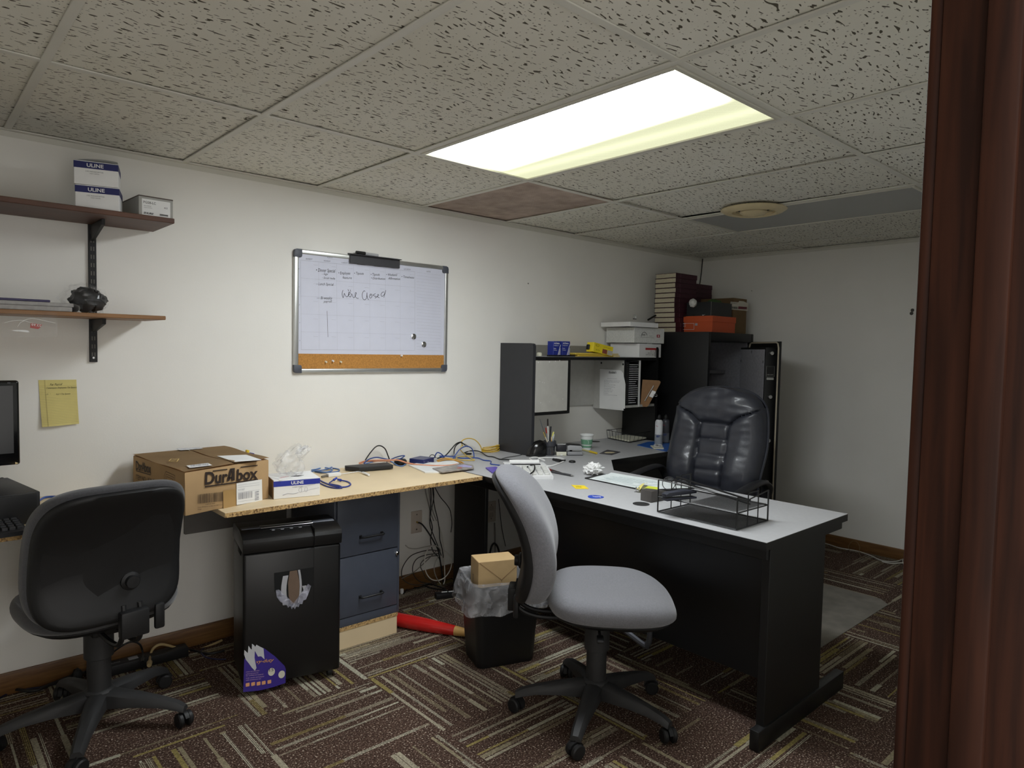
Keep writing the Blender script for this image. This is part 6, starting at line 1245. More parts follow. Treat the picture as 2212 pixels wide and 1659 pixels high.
# pencil cup and what is in it
p = dz_(1187, 983); cup = p.copy(); t = thing('pencil_cup', 'clear and black pencil cup beside the black dome', 'pencil cup', (p.x, p.y, Dz))
b = B(); b.lathe([(0.030, 0.0), (0.031, 0.003), (0.033, 0.052), (0.034, 0.053), (0.036, 0.085), (0.034, 0.085), (0.031, 0.05), (0.028, 0.004), (0.0, 0.004)], p + Vector((0, 0, 0.0004)), seg=24); obj('cup', b, mat('smoky_plastic', '#4a4b50', 0.15, alpha=0.55), t, world=True)
b = B(); b.lathe([(0.0345, 0.054), (0.037, 0.056), (0.038, 0.084), (0.0365, 0.086), (0.0345, 0.084)], p, seg=24); obj('top_band', b, mat('band_grey', '#3f4046', 0.4), t, world=True)
def stick(label, du, dv, base, tip, h, r, col, name='pen', cat='pen', capc=None, flat=False):
    A = cup + Vector((base[0], base[1], 0.006)); T_ = on('y', cup.y + tip[1], *tip[0]) if isinstance(tip[0], tuple) else cup + Vector((tip[0], tip[1], h))
    t = thing(name, label, cat, A, 0, 'pens and tools in the pencil cup'); d = (T_ - A)
    if flat:
        b = B(); w = d.normalized().cross(Vector((0.7, -0.7, 0)).normalized()).normalized(); n_ = w.cross(d).normalized(); ps = [(0.0, 0.004), (0.62, 0.006), (0.64, 0.009), (0.85, 0.008), (0.97, 0.003), (1.0, 0.0005)]
        b.ring([[A + d * f + w * s_ + n_ * 0.001, A + d * f - w * s_ + n_ * 0.001, A + d * f - w * s_ - n_ * 0.001, A + d * f + w * s_ - n_ * 0.001] for f, s_ in ps]); obj('blade', b, mat('blade_steel', '#6f747c', 0.3, 0.9), t, world=True, smooth=False)
        b = B(); b.tube([A, A + d * 0.62], r, 8); obj('handle', b, cab_m(col), t, world=True); return
    b = B(); b.tube([A, A + d * 0.8], r, 8); obj('barrel', b, cab_m(col), t, world=True)
    b = B(); b.tube([A + d * 0.8, A + d], [r * 1.08, r * 0.9], 8); obj('tip', b, cab_m(capc or col), t, world=True)
stick('letter opener blade leaning left out of the pencil cup', 0, 0, (0.012, 0.0), ((1166, 905), 0.0), 0, 0.004, '#2b2d33', 'letter_opener', 'letter opener', flat=True)
stick('tall white and black pen standing in the pencil cup', 0, 0, (-0.004, 0.004), ((1183, 905), 0.0), 0, 0.0045, '#d8d6d0', capc='#2b2623')
stick('black pen with dark clip at the right of the pencil cup', 0, 0, (-0.01, -0.006), ((1190, 921), 0.0), 0, 0.004, '#16181f')
stick('red tipped pen in the middle of the pencil cup', 0, 0, (0.008, 0.008), ((1179, 924), 0.0), 0, 0.004, '#8d8d8f', capc='#a8372f')
stick('yellow highlighter leaning right in the pencil cup', 0, 0, (-0.012, 0.0), ((1196, 933), 0.0), 0, 0.0055, '#c9c6b8', 'highlighter', 'highlighter', capc='#d8d37a')
stick('yellow pencil standing in the pencil cup front', 0, 0, (0.004, -0.016), ((1191, 944), -0.02), 0, 0.0035, '#c99a45', 'pencil', 'pencil', capc='#d7b98a')
stick('white stick pen leaning left in the pencil cup', 0, 0, (0.012, -0.012), ((1174, 934), -0.012), 0, 0.004, '#d6cdb6', capc='#b8a05e')
stick('blue grey pen at the right edge of the pencil cup', 0, 0, (-0.006, -0.014), ((1197, 938), -0.01), 0, 0.0036, '#9aa3ad', capc='#c5c9cc')
# stamp
p = dz_(1212, 984); t = thing('rubber_stamp', 'self inking stamp with black top and cream base', 'stamp', (p.x, p.y, Dz), math.radians(-38))
b = B(); b.box(-0.030, 0.030, -0.018, 0.022, 0, 0.024, 0.003, 2); obj('base', b, mat('cream_plastic', '#d8d6c4', 0.4), t)
b = B(); b.box(-0.029, 0.029, -0.017, 0.020, 0.0245, 0.066, 0.004, 2); obj('handle', b, mat('stamp_black', '#1b1b22', 0.35), t)
b = B(); b.box(-0.024, 0.024, -0.012, 0.015, 0.0662, 0.0668); obj('top_label', b, m_white, t, smooth=False)
b = B(); b.box(-0.006, 0.006, -0.020, -0.017, 0.002, 0.008, 0.001, 1); obj('latch', b, m_white, t)
# hole punch
p = dz_(1240, 983); t = thing('hole_punch', 'grey two part hole punch between stamp and foam cup', 'hole punch', (p.x, p.y, Dz), math.radians(-36))
m_punch = mat('punch_grey', '#8e8f92', 0.4); 
b = B(); b.box(-0.045, 0.048, -0.022, 0.022, 0, 0.022, 0.006, 2); obj('base', b, m_punch, t)
b = B(); b.box(-0.046, 0.049, -0.023, 0.023, 0.0, 0.003, 0.001, 1); obj('rubber_foot', b, m_plastic, t)
b = B(); b.prism([(-0.045, 0.032), (0.045, 0.032), (0.045, 0.052), (0.035, 0.062), (-0.03, 0.066), (-0.045, 0.064)], -0.020, 0.020, frame((0, 0, 0), (1, 0, 0), (0, 0, 1)), 0.003, 2); obj('lever', b, mat('punch_pale', '#a5a6a8', 0.4), t)
b = B(); b.prism([(-0.045, 0.066), (-0.03, 0.068), (0.035, 0.064), (0.047, 0.05), (0.047, 0.045), (0.036, 0.058), (-0.03, 0.062), (-0.045, 0.058)], -0.021, 0.021, frame((0, 0, 0), (1, 0, 0), (0, 0, 1))); b.cyl((-0.02, 0.0, 0.02), (-0.02, 0, 0.036), 0.008, seg=12); obj('top_pad', b, m_plastic, t)
# foam cup
p = dz_(1267, 971); t = thing('foam_cup', 'white foam cup with green bands beside the wire tray', 'cup', (p.x, p.y, Dz))
pr2 = [(0.027, 0.0), (0.028, 0.002), (0.0405, 0.088), (0.044, 0.089), (0.045, 0.094), (0.0435, 0.096), (0.040, 0.094), (0.026, 0.005), (0.0, 0.005)]
b = B(); b.lathe(pr2, (0, 0, 0), seg=32); obj('cup', b, mat('foam', '#e9ebea', 0.8), t)
m_gr = mat('cup_green', '#6fa183', 0.7, var=0.15, vscale=60); R_ = lambda z: 0.028 + (0.0405 - 0.028) * (z - 0.002) / 0.086 + 0.0006
b = B(); b.lathe([(R_(0.034), 0.034), (R_(0.066), 0.066), (R_(0.066) - 0.002, 0.066), (R_(0.034) - 0.002, 0.034)], (0, 0, 0), seg=32); o = obj('green_band', b, m_gr, t)
b = B(); b.lathe([(R_(0.014), 0.014), (R_(0.027), 0.027), (R_(0.027) - 0.002, 0.027), (R_(0.014) - 0.002, 0.014)], (0, 0, 0), seg=32); obj('green_band', b, m_gr, t)
b = B(); q = -2.2; b.tube([(R_(z) * math.cos(q + dq) + 0.0003 * math.cos(q), R_(z) * math.sin(q + dq), z) for z, dq in ((0.04, 0.1), (0.05, 0.12), (0.058, 0.05), (0.063, -0.1))], 0.0008, 5, smooth=3); obj('leaf_line', b, m_white, t)
# wire paper tray
t = thing('wire_tray', 'black wire paper tray on the return under the hutch', 'paper tray', (3.40, -0.20, Dz)); m_wire = mat('black_wire', '#161616', 0.4)
tz = DZ + 0.006; Q0 = [on('z', tz, *q) for q in ((1297, 944), (1360, 956), (1402, 948))]; ex = (Q0[2] - Q0[1]); ey = (Q0[0] - Q0[1]); Q3 = Q0[0] + ex * 0.9
c4 = [Q0[0], Q0[1], Q0[2], Q3]; ctr = sum(c4, Vector()) / 4; hgt = 0.058
up = [p + (p - ctr) * 0.14 + Vector((0, 0, hgt)) for p in c4]
for p in up: p.y = min(p.y, -0.035)
for p in c4: p.y = min(p.y, -0.035)
def wires(nm, lines, r): 
    b = B()
    for l, cl in lines: b.tube(l, r, 6, cl)
    return b
b = wires('rim', [(up + [], True), (c4, True)], 0.0022); obj('rim', b, m_wire, t, world=True)
b = B()
for i in range(4):
    n_ = 8 if i in (0, 2) else 5
    for k in range(n_ + 1):
        if i == 2 and 0: continue
        b.tube([c4[i].lerp(c4[(i + 1) % 4], k / n_), up[i].lerp(up[(i + 1) % 4], k / n_)], 0.0013, 5)
for k in range(1, 9): b.tube([c4[0].lerp(c4[1], k / 9), c4[3].lerp(c4[2], k / 9)], 0.0013, 5)
obj('wires', b, m_wire, t, world=True)['kind'] = 'stuff'
t = thing('paper_stack', 'cream sheets lying in the wire tray under the hutch', 'paper', ctr + Vector((0, 0, 0.004)))
b = B(); qq = [ctr + (p - ctr) * 0.93 for p in c4]; b.prism([(p.x, p.y) for p in qq[::-1]] if (qq[1] - qq[0]).cross(qq[2] - qq[1]).z < 0 else [(p.x, p.y) for p in qq], tz + 0.003, tz + 0.012); obj('sheets', b, mat('cream_paper', '#dcdac6', 0.8), t, world=True, smooth=False)
# dusters
def can(label, u, v, col, h, r, txt):
    p = dz_(u, v); t = thing('duster_can', label, 'spray can', (p.x, p.y, Dz))
    b = B(); b.lathe([(r * 0.9, 0.0), (r, 0.003), (r, h * 0.74), (r * 0.96, h * 0.78), (r * 0.7, h * 0.83), (r * 0.5, h * 0.84)], (0, 0, 0), seg=26); obj('can', b, mat(col[0], col[1], 0.3), t)
    b = B(); b.lathe([(r * 0.5, h * 0.84), (r * 0.52, h * 0.90), (r * 0.40, h * 0.97), (r * 0.22, h), (0, h)], (0, 0, 0), seg=18); obj('nozzle', b, m_plastic, t)
    b = B(); b.lathe([(r + 0.0005, h * 0.05), (r + 0.0005, h * 0.36), (r - 0.001, h * 0.36), (r - 0.001, h * 0.05)], (0, 0, 0), seg=26); obj('label_band', b, mat(col[2], col[3], 0.35), t)
    b = B(); d = Vector((-0.86, -0.5, 0)); ux_ = Vector((0.5, -0.86, 0)); b.text(txt[0], d * (r + 0.003) + ux_ * -0.012 + Vector((0, 0, h * 0.28)), ux_, Z3, width=0.024, height=0.018, bold=0.03); obj('lettering', b, mat('can_blue', '#2a3d7a', 0.4), t, smooth=False)
    b = B(); b.text(txt[1], d * (r + 0.002) + ux_ * -0.016 + Vector((0, 0, h * 0.62)), ux_, Z3, width=0.014, height=0.008); obj('red_mark', b, mat('red_print', '#b8395a', 0.5), t, smooth=False)
can('white and grey air duster can behind the coin dish', 1422, 962, ('can_white', '#dcdfe2', 'can_grey', '#9298a0'), 0.205, 0.0255, ('air', 'Max'))
can('darker air duster can half hidden behind the white one', 1437, 957, ('can_dark', '#43454b', 'can_grey2', '#6d7178'), 0.195, 0.0255, ('air', 'Max'))
# blue papers, coin dish
t = sheet('leaflet', 'blue printed leaflets under the air duster cans', 'leaflet', [(1376, 962), (1440, 976), (1455, 960), (1440, 953), (1400, 955)], Dz, 0.003, mat('blue_leaflet', '#2b5fae', 0.4, var=0.3, vscale=40))
t = sheet('note_pad', 'small cream note pad in front of the air duster cans', 'note pad', [(1405, 964), (1412, 970), (1434, 970), (1430, 963)], DZ + 0.0038, 0.006, mat('cream_paper', '#dcdac6', 0.8))
p = on('z', DZ + 0.0105, 1421, 966)
t = thing('clip_dish', 'small clear dish of metal clips on the cream note pad', 'dish', p)
b = B(); b.lathe([(0.020, 0), (0.027, 0.002), (0.030, 0.014), (0.028, 0.014), (0.024, 0.004), (0, 0.003)], p, seg=22); obj('dish', b, film_mat('dish_clear', 0.35), t, world=True)
b = B()
for k in range(16):
    a = random.uniform(0, 6.28); r_ = random.uniform(0, 0.018); c_ = p + Vector((r_ * math.cos(a), r_ * math.sin(a), 0.006 + random.uniform(0, 0.008))); b.obox(c_, (0.012, 0.006, 0.004), Matrix.Rotation(a * 2, 3, 'Z') @ Matrix.Rotation(a, 3, 'X'), 0.001, 1)
obj('clips', b, m_steel, t, world=True)['kind'] = 'stuff'
# coaster card, pen by the cup
t = sheet('coaster', 'dark square card with a cream oval on the return', 'card', [(1295, 980), (1322, 983), (1340, 977), (1312, 972)], Dz, 0.0025, mat('dark_card', '#3d3b40', 0.4))
b = B(); pl = plane((0, 0, Dz + 0.0025), (0, 0, 1), 0.0004); c_ = onpl(pl, 1317, 977.5); b.poly([c_ + Vector((0.038 * math.cos(a * PI / 10), 0.026 * math.sin(a * PI / 10), 0)) for a in range(20)]); obj('oval', b, mat('oval_cream', '#cbbd98', 0.6, var=0.12, vscale=60), t, world=True, smooth=False)
t = thing('marker', 'yellow highlighter lying below the foam cup', 'marker', dz_(1270, 976)); q0, q1 = dz_(1257, 971, 0.007), dz_(1289, 979, 0.007); q2 = q0.lerp(q1, 0.55)
b = B(); b.cyl(q0, q2, 0.0045, 0.006, 12); obj('barrel', b, mat('pale_barrel', '#d3c98e', 0.4), t, world=True)
b = B(); b.cyl(q2, q1, 0.0068, 0.006, 12); b.cyl(q1, q1 + (q1 - q2).normalized() * 0.006, 0.003, 0.003, 8); obj('cap', b, m_yel, t, world=True)
# white lead, dongles, fob
cable('white lead with plug looped on the desk in front of the stamp', [(1090, 1002, 'z', C), (1120, 1005, 'z', C), (1140, 1004, 'z', C), (1155, 998, 'z', C), (1164, 991, 'z', C + .003), (1160, 988, 'z', C + .003), (1150, 988, 'z', C), (1144, 990, 'z', C), (1150, 995, 'z', C), (1165, 1002, 'z', C), (1185, 1007, 'z', C), (1205, 1002, 'z', C), (1219, 995, 'z', C), (1212, 990, 'z', C), (1195, 989, 'z', C), (1164, 989, 'z', C + .006), (1172, 993, 'z', C)], 0.0040, '#f0f0ee', plug=((1, 0.022, 0.007, '#dcdcda'),))
t = thing('usb_adapter', 'black dongle lying inside the white lead loop', 'adapter', dz_(1205, 995)); q0, q1, q2 = dz_(1195, 992, 0.008), dz_(1211, 996, 0.008), dz_(1221, 994, 0.008)
b = B(); b.cyl(q0, q0.lerp(q1, 0.45), 0.007, 0.007, 10); b.cyl(q0.lerp(q1, 0.35), q1, 0.009, 0.009, 10); b.cyl(q1, q2, 0.006, 0.004, 10); obj('body', b, m_plastic, t, world=True)
p = dz_(1236, 999); b = B(); b.lathe([(0.018, 0), (0.020, 0.004), (0.016, 0.010), (0, 0.012)], p + Vector((0, 0, 0.0004)), seg=18); single('key_fob', b, m_plastic, 'small round black disc beside the crumpled paper', 'fob', loc=p)
# crumpled paper
p = dz_(1281, 1025); b = lump(p + Vector((0, 0, 0.028)), 0.043, (1.05, 0.9, 0.62), 0.55, 3.6, 31, 40, 26)
for v in b.bm.verts: v.co.z = max(v.co.z, DZ + 0.001); v.co += Vector((noise.noise(v.co * 60), noise.noise(v.co * 60 + Vector((3, 0, 0))), noise.noise(v.co * 60 + Vector((0, 3, 0))))) * 0.004; v.co.z = max(v.co.z, DZ + 0.001)
single('crumpled_paper', b, m_white, 'crumpled ball of white paper on the grey desktop', 'paper', loc=p, smooth=False)
# calculator
cA, cB, cC = dz_(1196, 1036), dz_(1170, 1007), dz_(1102, 1003)
e1 = (cB - cA); ln = 0.30; e1.normalize(); e2 = Vector((-e1.y, e1.x, 0)); wd_ = 0.215
t = thing('calculator', 'white printing calculator with big keys behind the grey chair back', 'calculator', cA, math.atan2(e1.y, e1.x))
b = B(); b.prism([(0, 0), (ln, 0), (ln, 0.034), (ln - 0.06, 0.034), (0.16, 0.030), (0, 0.016)], 0, wd_, frame((0, 0, 0.0006), (1, 0, 0), (0, 0, 1)) @ Matrix.Scale(-1, 4, (0, 0, 1)), 0.004, 2); obj('case', b, mat('calc_white', '#dcdcdc', 0.45), t)
b = B()
for i in range(5):
    for j in range(6):
        x, y = 0.018 + i * 0.030, 0.016 + j * 0.032; z = 0.017 + x * 0.1; b.box(x, x + 0.022, y, y + 0.024, z - 0.002, z + 0.011, 0.003, 1)
obj('keys', b, mat('key_grey', '#c2c2be', 0.5, var=0.1, vscale=22), t)['kind'] = 'stuff'
b = B(); b.cyl((ln - 0.025, 0.03, 0.040), (ln - 0.025, wd_ - 0.03, 0.040), 0.010, 0.010, 20); obj('paper_roll', b, m_paper, t)
b = B(); b.box(ln - 0.085, ln - 0.062, 0.03, wd_ - 0.03, 0.0335, 0.037, 0.001, 1); obj('display', b, m_plastic, t)
# scissors and pen
t = thing('scissors', 'red handled scissors behind the white calculator', 'scissors', dz_(1185, 1012)); m_redh = mat('dark_red_plastic', '#6e1f22', 0.4)
q0, q1 = dz_(1190, 1015, 0.006), dz_(1222, 1024, 0.006)
for k, (hu, hv) in enumerate(((1176, 1010), (1182, 1016))):
    c_ = dz_(hu, hv, 0.006); d = (q0 - c_).normalized(); n_ = Vector((-d.y, d.x, 0)); b = B(); b.tube([c_ + d * (0.024 * math.cos(a * PI / 8)) + n_ * (0.014 * math.sin(a * PI / 8)) for a in range(16)], 0.005, 8, True); b.tube([c_ + d * 0.022, q0], 0.005, 8); obj('handle', b, m_redh, t, world=True)
    b = B(); dd = (q1 - q0).normalized(); nn = Vector((-dd.y, dd.x, 0)); o_ = nn * (0.003 if k else -0.003); b.ring([[q0 + o_ + nn * s_, q0 + o_ - nn * s_, q0 + o_ - nn * s_ + Vector((0, 0, 0.002)), q0 + o_ + nn * s_ + Vector((0, 0, 0.002))] if f == 0 else [q0 + dd * ((q1 - q0).length * f) + nn * s_, q0 + dd * ((q1 - q0).length * f) - nn * s_, q0 + dd * ((q1 - q0).length * f) - nn * s_ + Vector((0, 0, 0.002)), q0 + dd * ((q1 - q0).length * f) + nn * s_ + Vector((0, 0, 0.002))] for f, s_ in ((0, 0.005), (0.5, 0.004), (1, 0.0006))]); obj('blade', b, m_steel, t, world=True, smooth=False)
t = thing('pen', 'dark grey printed pen lying beside the calculator', 'pen', dz_(1215, 1022)); q0, q1 = dz_(1192, 1019, 0.006), dz_(1240, 1028, 0.006)
b = B(); b.cyl(q0, q0.lerp(q1, 0.88), 0.0055, 0.0055, 12); obj('barrel', b, mat('pen_grey', '#3d3d40', 0.4), t, world=True)
b = B(); b.cyl(q0.lerp(q1, 0.88), q1, 0.005, 0.001, 10); obj('tip', b, m_steel, t, world=True)
b = B(); d = (q1 - q0).normalized(); b.text('NIELSEN', q0 + d * 0.055 + Vector((0, 0, 0.0062)) - Vector((-d.y, d.x, 0)) * 0.002, d, Vector((-d.y, d.x, 0)), width=0.06, height=0.004); obj('lettering', b, m_white, t, world=True, smooth=False)
# clipboard folder with sheets
F_ = [(1263, 1034), (1405, 1064), (1500, 1056), (1300, 1025)]
t = sheet('binder', 'thin black binder lying open with plans near the desk edge', 'binder', F_, Dz, 0.005, m_plastic)
for k, (lab, pts) in enumerate((('large white plan sheet lying on the black binder', [(1272, 1034), (1395, 1058), (1492, 1053), (1310, 1024)]), ('curled upper plan sheet on the black binder', [(1285, 1033), (1372, 1049), (1470, 1046), (1320, 1025)]))):
    Pq = [on('z', DZ + 0.006 + 0.0012 * k, *q) for q in pts]
    def cf(u, v, Pq=Pq, k=k):
        p = Pq[0].lerp(Pq[1], u).lerp(Pq[3].lerp(Pq[2], u), v); p.z += 0.010 * k * max(0, v - 0.4) ** 2 * 3 * (1 - u) + 0.0006 * math.sin(u * 7 + v * 4); return p
    t = thing('plan_sheet', lab, 'paper', sum(Pq, Vector()) / 4, 0, None); b = B(); b.grid(cf, 14, 10); obj('sheet', b, mat('plan_paper', '#dfe6e6', 0.75), t, world=True, angle=80)
    if k == 1:
        b = B()
        for j in range(7): 
            pts_ = [cf(0.12 + 0.7 * i / 8, 0.14 + 0.1 * j) + Vector((0, 0, 0.0008)) for i in range(9) if (i + j) % 3]; b.tube(pts_, 0.0006, 4) if len(pts_) > 1 else None
        obj('drawing_lines', b, mat('line_grey', '#9fb0b4', 0.8), t, world=True)
t = sheet('sticky_note', 'yellow green highlighter strip on the plan sheets', 'sticky note', [(1392, 1055), (1420, 1060), (1424, 1053), (1400, 1050)], DZ + 0.0095, 0.0006, mat('lime_note', '#d9e04a', 0.6))
Pq = [on('z', DZ + 0.0100, *q) for q in ((1376, 1056), (1382, 1059), (1400, 1049), (1390, 1046))]
b = B(); b.grid(lambda u, v: Pq[0].lerp(Pq[1], u).lerp(Pq[3].lerp(Pq[2], u), v) + Vector((0, 0, 0.018 * math.sin(v * PI * 0.8) * (0.4 + 0.6 * u))), 4, 8); single('sticky_note', b, mat('pale_yellow_note', '#e0d27a', 0.6), 'curled pale yellow sticky note on the plan sheets', 'sticky note', loc=Pq[0], smooth=False)
t = sheet('sticky_note', 'bright yellow square note near the desk front edge', 'sticky note', [(1234, 1048), (1244, 1056), (1272, 1056), (1262, 1049)], Dz, 0.0012, mat('bright_yellow', '#f0d22c', 0.6))
b = B(); pl = plane((0, 0, Dz + 0.0012), (0, 0, 1), 0.0004); ptext(b, pl, 'XTRA', (1245, 1053), (1257, 1053), 2.6); obj('handwriting', b, mat('brown_pen', '#6b5118', 0.7), t, world=True, smooth=False)
t = thing('guitar_pick', 'blue rounded plastic tag lying on the desk front edge', 'tag', dz_(1287, 1073))
c_ = dz_(1287, 1074); e_ = (dz_(1308, 1075) - dz_(1268, 1073)); e_.normalize(); f_ = Vector((-e_.y, e_.x, 0)); out = []
for k in range(28):
    a = 2 * PI * k / 28; out.append(((0.034 * math.cos(a)), 0.030 * math.sin(a) * (1 - 0.25 * math.cos(a))))
b = B(); b.prism(out, 0, 0.0022, frame((c_.x, c_.y, Dz), e_, f_)); obj('tag', b, mat('tag_blue', '#2447b8', 0.35), t, world=True, smooth=False)
b = B(); ptext(b, plane((0, 0, Dz + 0.0022), (0, 0, 1), 0.0004), 'Topping', (1280, 1073.5), (1298, 1074), 2.6); obj('lettering', b, m_white, t, world=True, smooth=False)
for k, (u, v) in enumerate(((1374, 1063), (1380, 1064))):
    p = dz_(u, v, 0); t = thing('push_pin', ['left of two silver pins standing on the desk', 'right of two silver pins standing on the desk'][k], 'push pin', p + Vector((0, 0, 0.0004)), 0, 'silver pins standing on the desk')
    b = B(); b.lathe([(0.009, 0), (0.009, 0.0015), (0.002, 0.002), (0.0022, 0.018), (0.0035, 0.022), (0.0, 0.024)], p + Vector((0, 0, 0.0004)), seg=14); obj('pin', b, m_steel, t, world=True)
# tape / stapler grey block
p = dz_(1405, 1086); q = dz_(1446, 1078); dd = (q - p).normalized()
t = thing('tape_holder', 'charcoal wedge shaped tape holder beside the mesh tray', 'tape holder', p, math.atan2(dd.y, dd.x))
b = B(); b.prism([(0, 0), (0.125, 0), (0.125, 0.03), (0.03, 0.048), (0.0, 0.046)], -0.055, 0.005, frame((0, 0, 0.0006), (1, 0, 0), (0, 0, 1)) @ Matrix.Scale(1, 4), 0.004, 2); obj('body', b, mat('charcoal_plastic', '#4a4643', 0.5), t)
# two tier mesh tray
tF, tR, tBR, tBL = dz_(1421, 1106), dz_(1583, 1147), dz_(1665, 1127), dz_(1490, 1092)
cc = (tF + tR + tBR + tBL) / 4; eL = ((tR - tF) + (tBR - tBL)) / 2; eW = ((tBL - tF) + (tBR - tR)) / 2; LL, WW = eL.length, eW.length; eL.normalize(); eW = Vector((-eL.y, eL.x, 0)) if Vector((-eL.y, eL.x, 0)).dot(eW) > 0 else Vector((eL.y, -eL.x, 0))
t = thing('letter_tray', 'two tier black mesh letter tray at the front end of the desk', 'letter tray', (cc.x, cc.y, Dz))
def TP(a, w, z): return cc + eL * (a * LL / 2) + eW * (w * WW / 2) + Vector((0, 0, z + 0.0008))
def mesh_mat():
    m = bpy.data.materials.new('wire_mesh'); m.use_nodes = True; nt = m.node_tree; bs = nt.nodes['Principled BSDF']; bs.inputs['Base Color'].default_value = lin('#1a1a1b'); bs.inputs['Roughness'].default_value = 0.45
    M = math_chain(nt); tc = N(nt, 'ShaderNodeTexCoord'); rt = N(nt, 'ShaderNodeVectorRotate', rotation_type='Z_AXIS', i_Angle=0.78); nt.links.new(tc.outputs['Object'], rt.inputs['Vector']); sp = N(nt, 'ShaderNodeSeparateXYZ'); nt.links.new(rt.outputs[0], sp.inputs[0])
    hole = lambda c: M('LESS_THAN', M('ABSOLUTE', M('SUBTRACT', M('FRACT', M('DIVIDE', c, 0.0042)), 0.5)), 0.33)
    nt.links.new(M('SUBTRACT', 1.0, M('MULTIPLY', hole(sp.outputs[0]), hole(sp.outputs[1]))), bs.inputs['Alpha']); return m
m_mesh = mesh_mat()
for zt2 in (0.004, 0.062):
    b = B(); b.poly([TP(-1, -1, zt2), TP(1, -1, zt2), TP(1, 1, zt2), TP(-1, 1, zt2)]); tr = obj('mesh_floor', b, m_mesh, t, world=True, smooth=False)
    b = B(); b.tube([TP(-1, -1, zt2), TP(1, -1, zt2), TP(1, 1, zt2), TP(-1, 1, zt2)], 0.0026, 6, True); obj('floor_rim', b, m_wire, tr, world=True)
for a, w, z1 in ((-1, -1, 0.128), (1, -1, 0.118), (1, -0.33, 0.125), (1, 0.33, 0.125), (1, 1, 0.118), (-1, 1, 0.128), (-1, 0.4, 0.128), (-1, -0.2, 0.112)):
    b = B(); b.tube([TP(a, w, 0.003), TP(a, w, z1)], 0.0022 if abs(w) < 1 else 0.003, 6); obj('upright', b, m_wire, t, world=True)
b = B(); b.tube([TP(-1, -1, 0.128), TP(-1, -0.2, 0.112), TP(-1, 0.4, 0.128), TP(-1, 1, 0.128)], 0.0022, 6); b.tube([TP(1, -0.33, 0.125), TP(1, 0.33, 0.125)], 0.0022, 6); b.tube([TP(1, -1, 0.118), TP(1, -0.33, 0.100), TP(1, 1, 0.118)], 0.0022, 6); b.tube([TP(-1, -1, 0.128), TP(1, -1, 0.118)], 0.0022, 6); b.tube([TP(-1, -1, 0.062), TP(1, -1, 0.062)], 0.003, 6); obj('top_rail', b, m_wire, t, world=True)
b = B(); b.poly([TP(-0.15, -0.98, 0.067), TP(0.98, -0.98, 0.067), TP(0.98, 0.98, 0.067), TP(-0.15, 0.98, 0.067)]); obj('divider_plate', b, m_mesh, t, world=True, smooth=False)
t2 = thing('ruler', 'long black ruler lying slanted across the mesh tray top', 'ruler', TP(0, 0, 0.13)); q0, q1 = on('z', DZ + 0.140, 1461, 1031), on('z', DZ + 0.075, 1622, 1082)
for k, (dw, dh) in enumerate(((0.0, 0.0), (-0.02, -0.010))):
    b = B(); dd = (q1 - q0).normalized(); nn = Vector((-dd.y, dd.x, 0)).normalized(); o_ = nn * dw + Vector((0, 0, dh)); b.ring([[q + o_ + nn * 0.008, q + o_ - nn * 0.008, q + o_ - nn * 0.008 + Vector((0, 0, 0.004)), q + o_ + nn * 0.008 + Vector((0, 0, 0.004))] for q in (q0, q1)]); obj('bar', b, m_plastic, t2, world=True, smooth=False)
t2 = thing('stapler', 'dark blue grey stapler lying in the upper mesh tray', 'stapler', TP(-0.4, 0, 0.068)); q0, q1 = on('z', DZ + 0.085, 1436, 1071), on('z', DZ + 0.085, 1500, 1065); dd = (q1 - q0).normalized(); nn = Vector((-dd.y, dd.x, 0)); m_st = mat('stapler_slate', '#33353f', 0.45)
Ms = frame(q0 - Vector((0, 0, 0.018)), dd, Z3); L2 = (q1 - q0).length
b = B(); b.prism([(0, 0), (L2, 0), (L2, 0.006), (0, 0.010)], -0.016, 0.016, Ms, 0.002, 1); obj('base', b, m_st, t2, world=True)
b = B(); b.prism([(-0.004, 0.016), (L2, 0.020), (L2, 0.030), (L2 * 0.6, 0.036), (0.01, 0.030), (-0.006, 0.026)], -0.014, 0.014, Ms, 0.003, 2); obj('arm', b, m_st, t2, world=True)
t2 = thing('eyeglasses', 'thin rimmed eyeglasses resting in the upper mesh tray', 'eyeglasses', TP(-0.7, -0.3, 0.068)); m_rim = mat('rim_grey', '#4c4c4e', 0.3, 0.6)
for k, (u, v) in enumerate(((1445, 1044), (1474, 1049))):
    c_ = on('z', DZ + 0.10, u, v); b = B(); fx = Vector((RR[0])); fz = Vector((0, 0, 1)); b.tube([c_ + fx * (0.026 * math.cos(a * PI / 12)) + fz * (0.026 * math.sin(a * PI / 12)) for a in range(24)], 0.0016, 6, True); obj('rim', b, m_rim, t2, world=True)
    b = B(); b.poly([c_ + fx * (0.0255 * math.cos(a * PI / 12)) + fz * (0.0255 * math.sin(a * PI / 12)) for a in range(24)]); obj('lens', b, film_mat('lens_clear', 0.12), t2, world=True, smooth=False)
b = B(); a0, a1 = on('z', DZ + 0.105, 1456, 1044), on('z', DZ + 0.105, 1464, 1047); b.tube([a0, (a0 + a1) / 2 + Vector((0, 0, 0.008)), a1], 0.0016, 6, smooth=4); obj('bridge', b, m_rim, t2, world=True)
# ------------------------------------------------------------------ things in and on the hutch
hz = ht + 0.0006
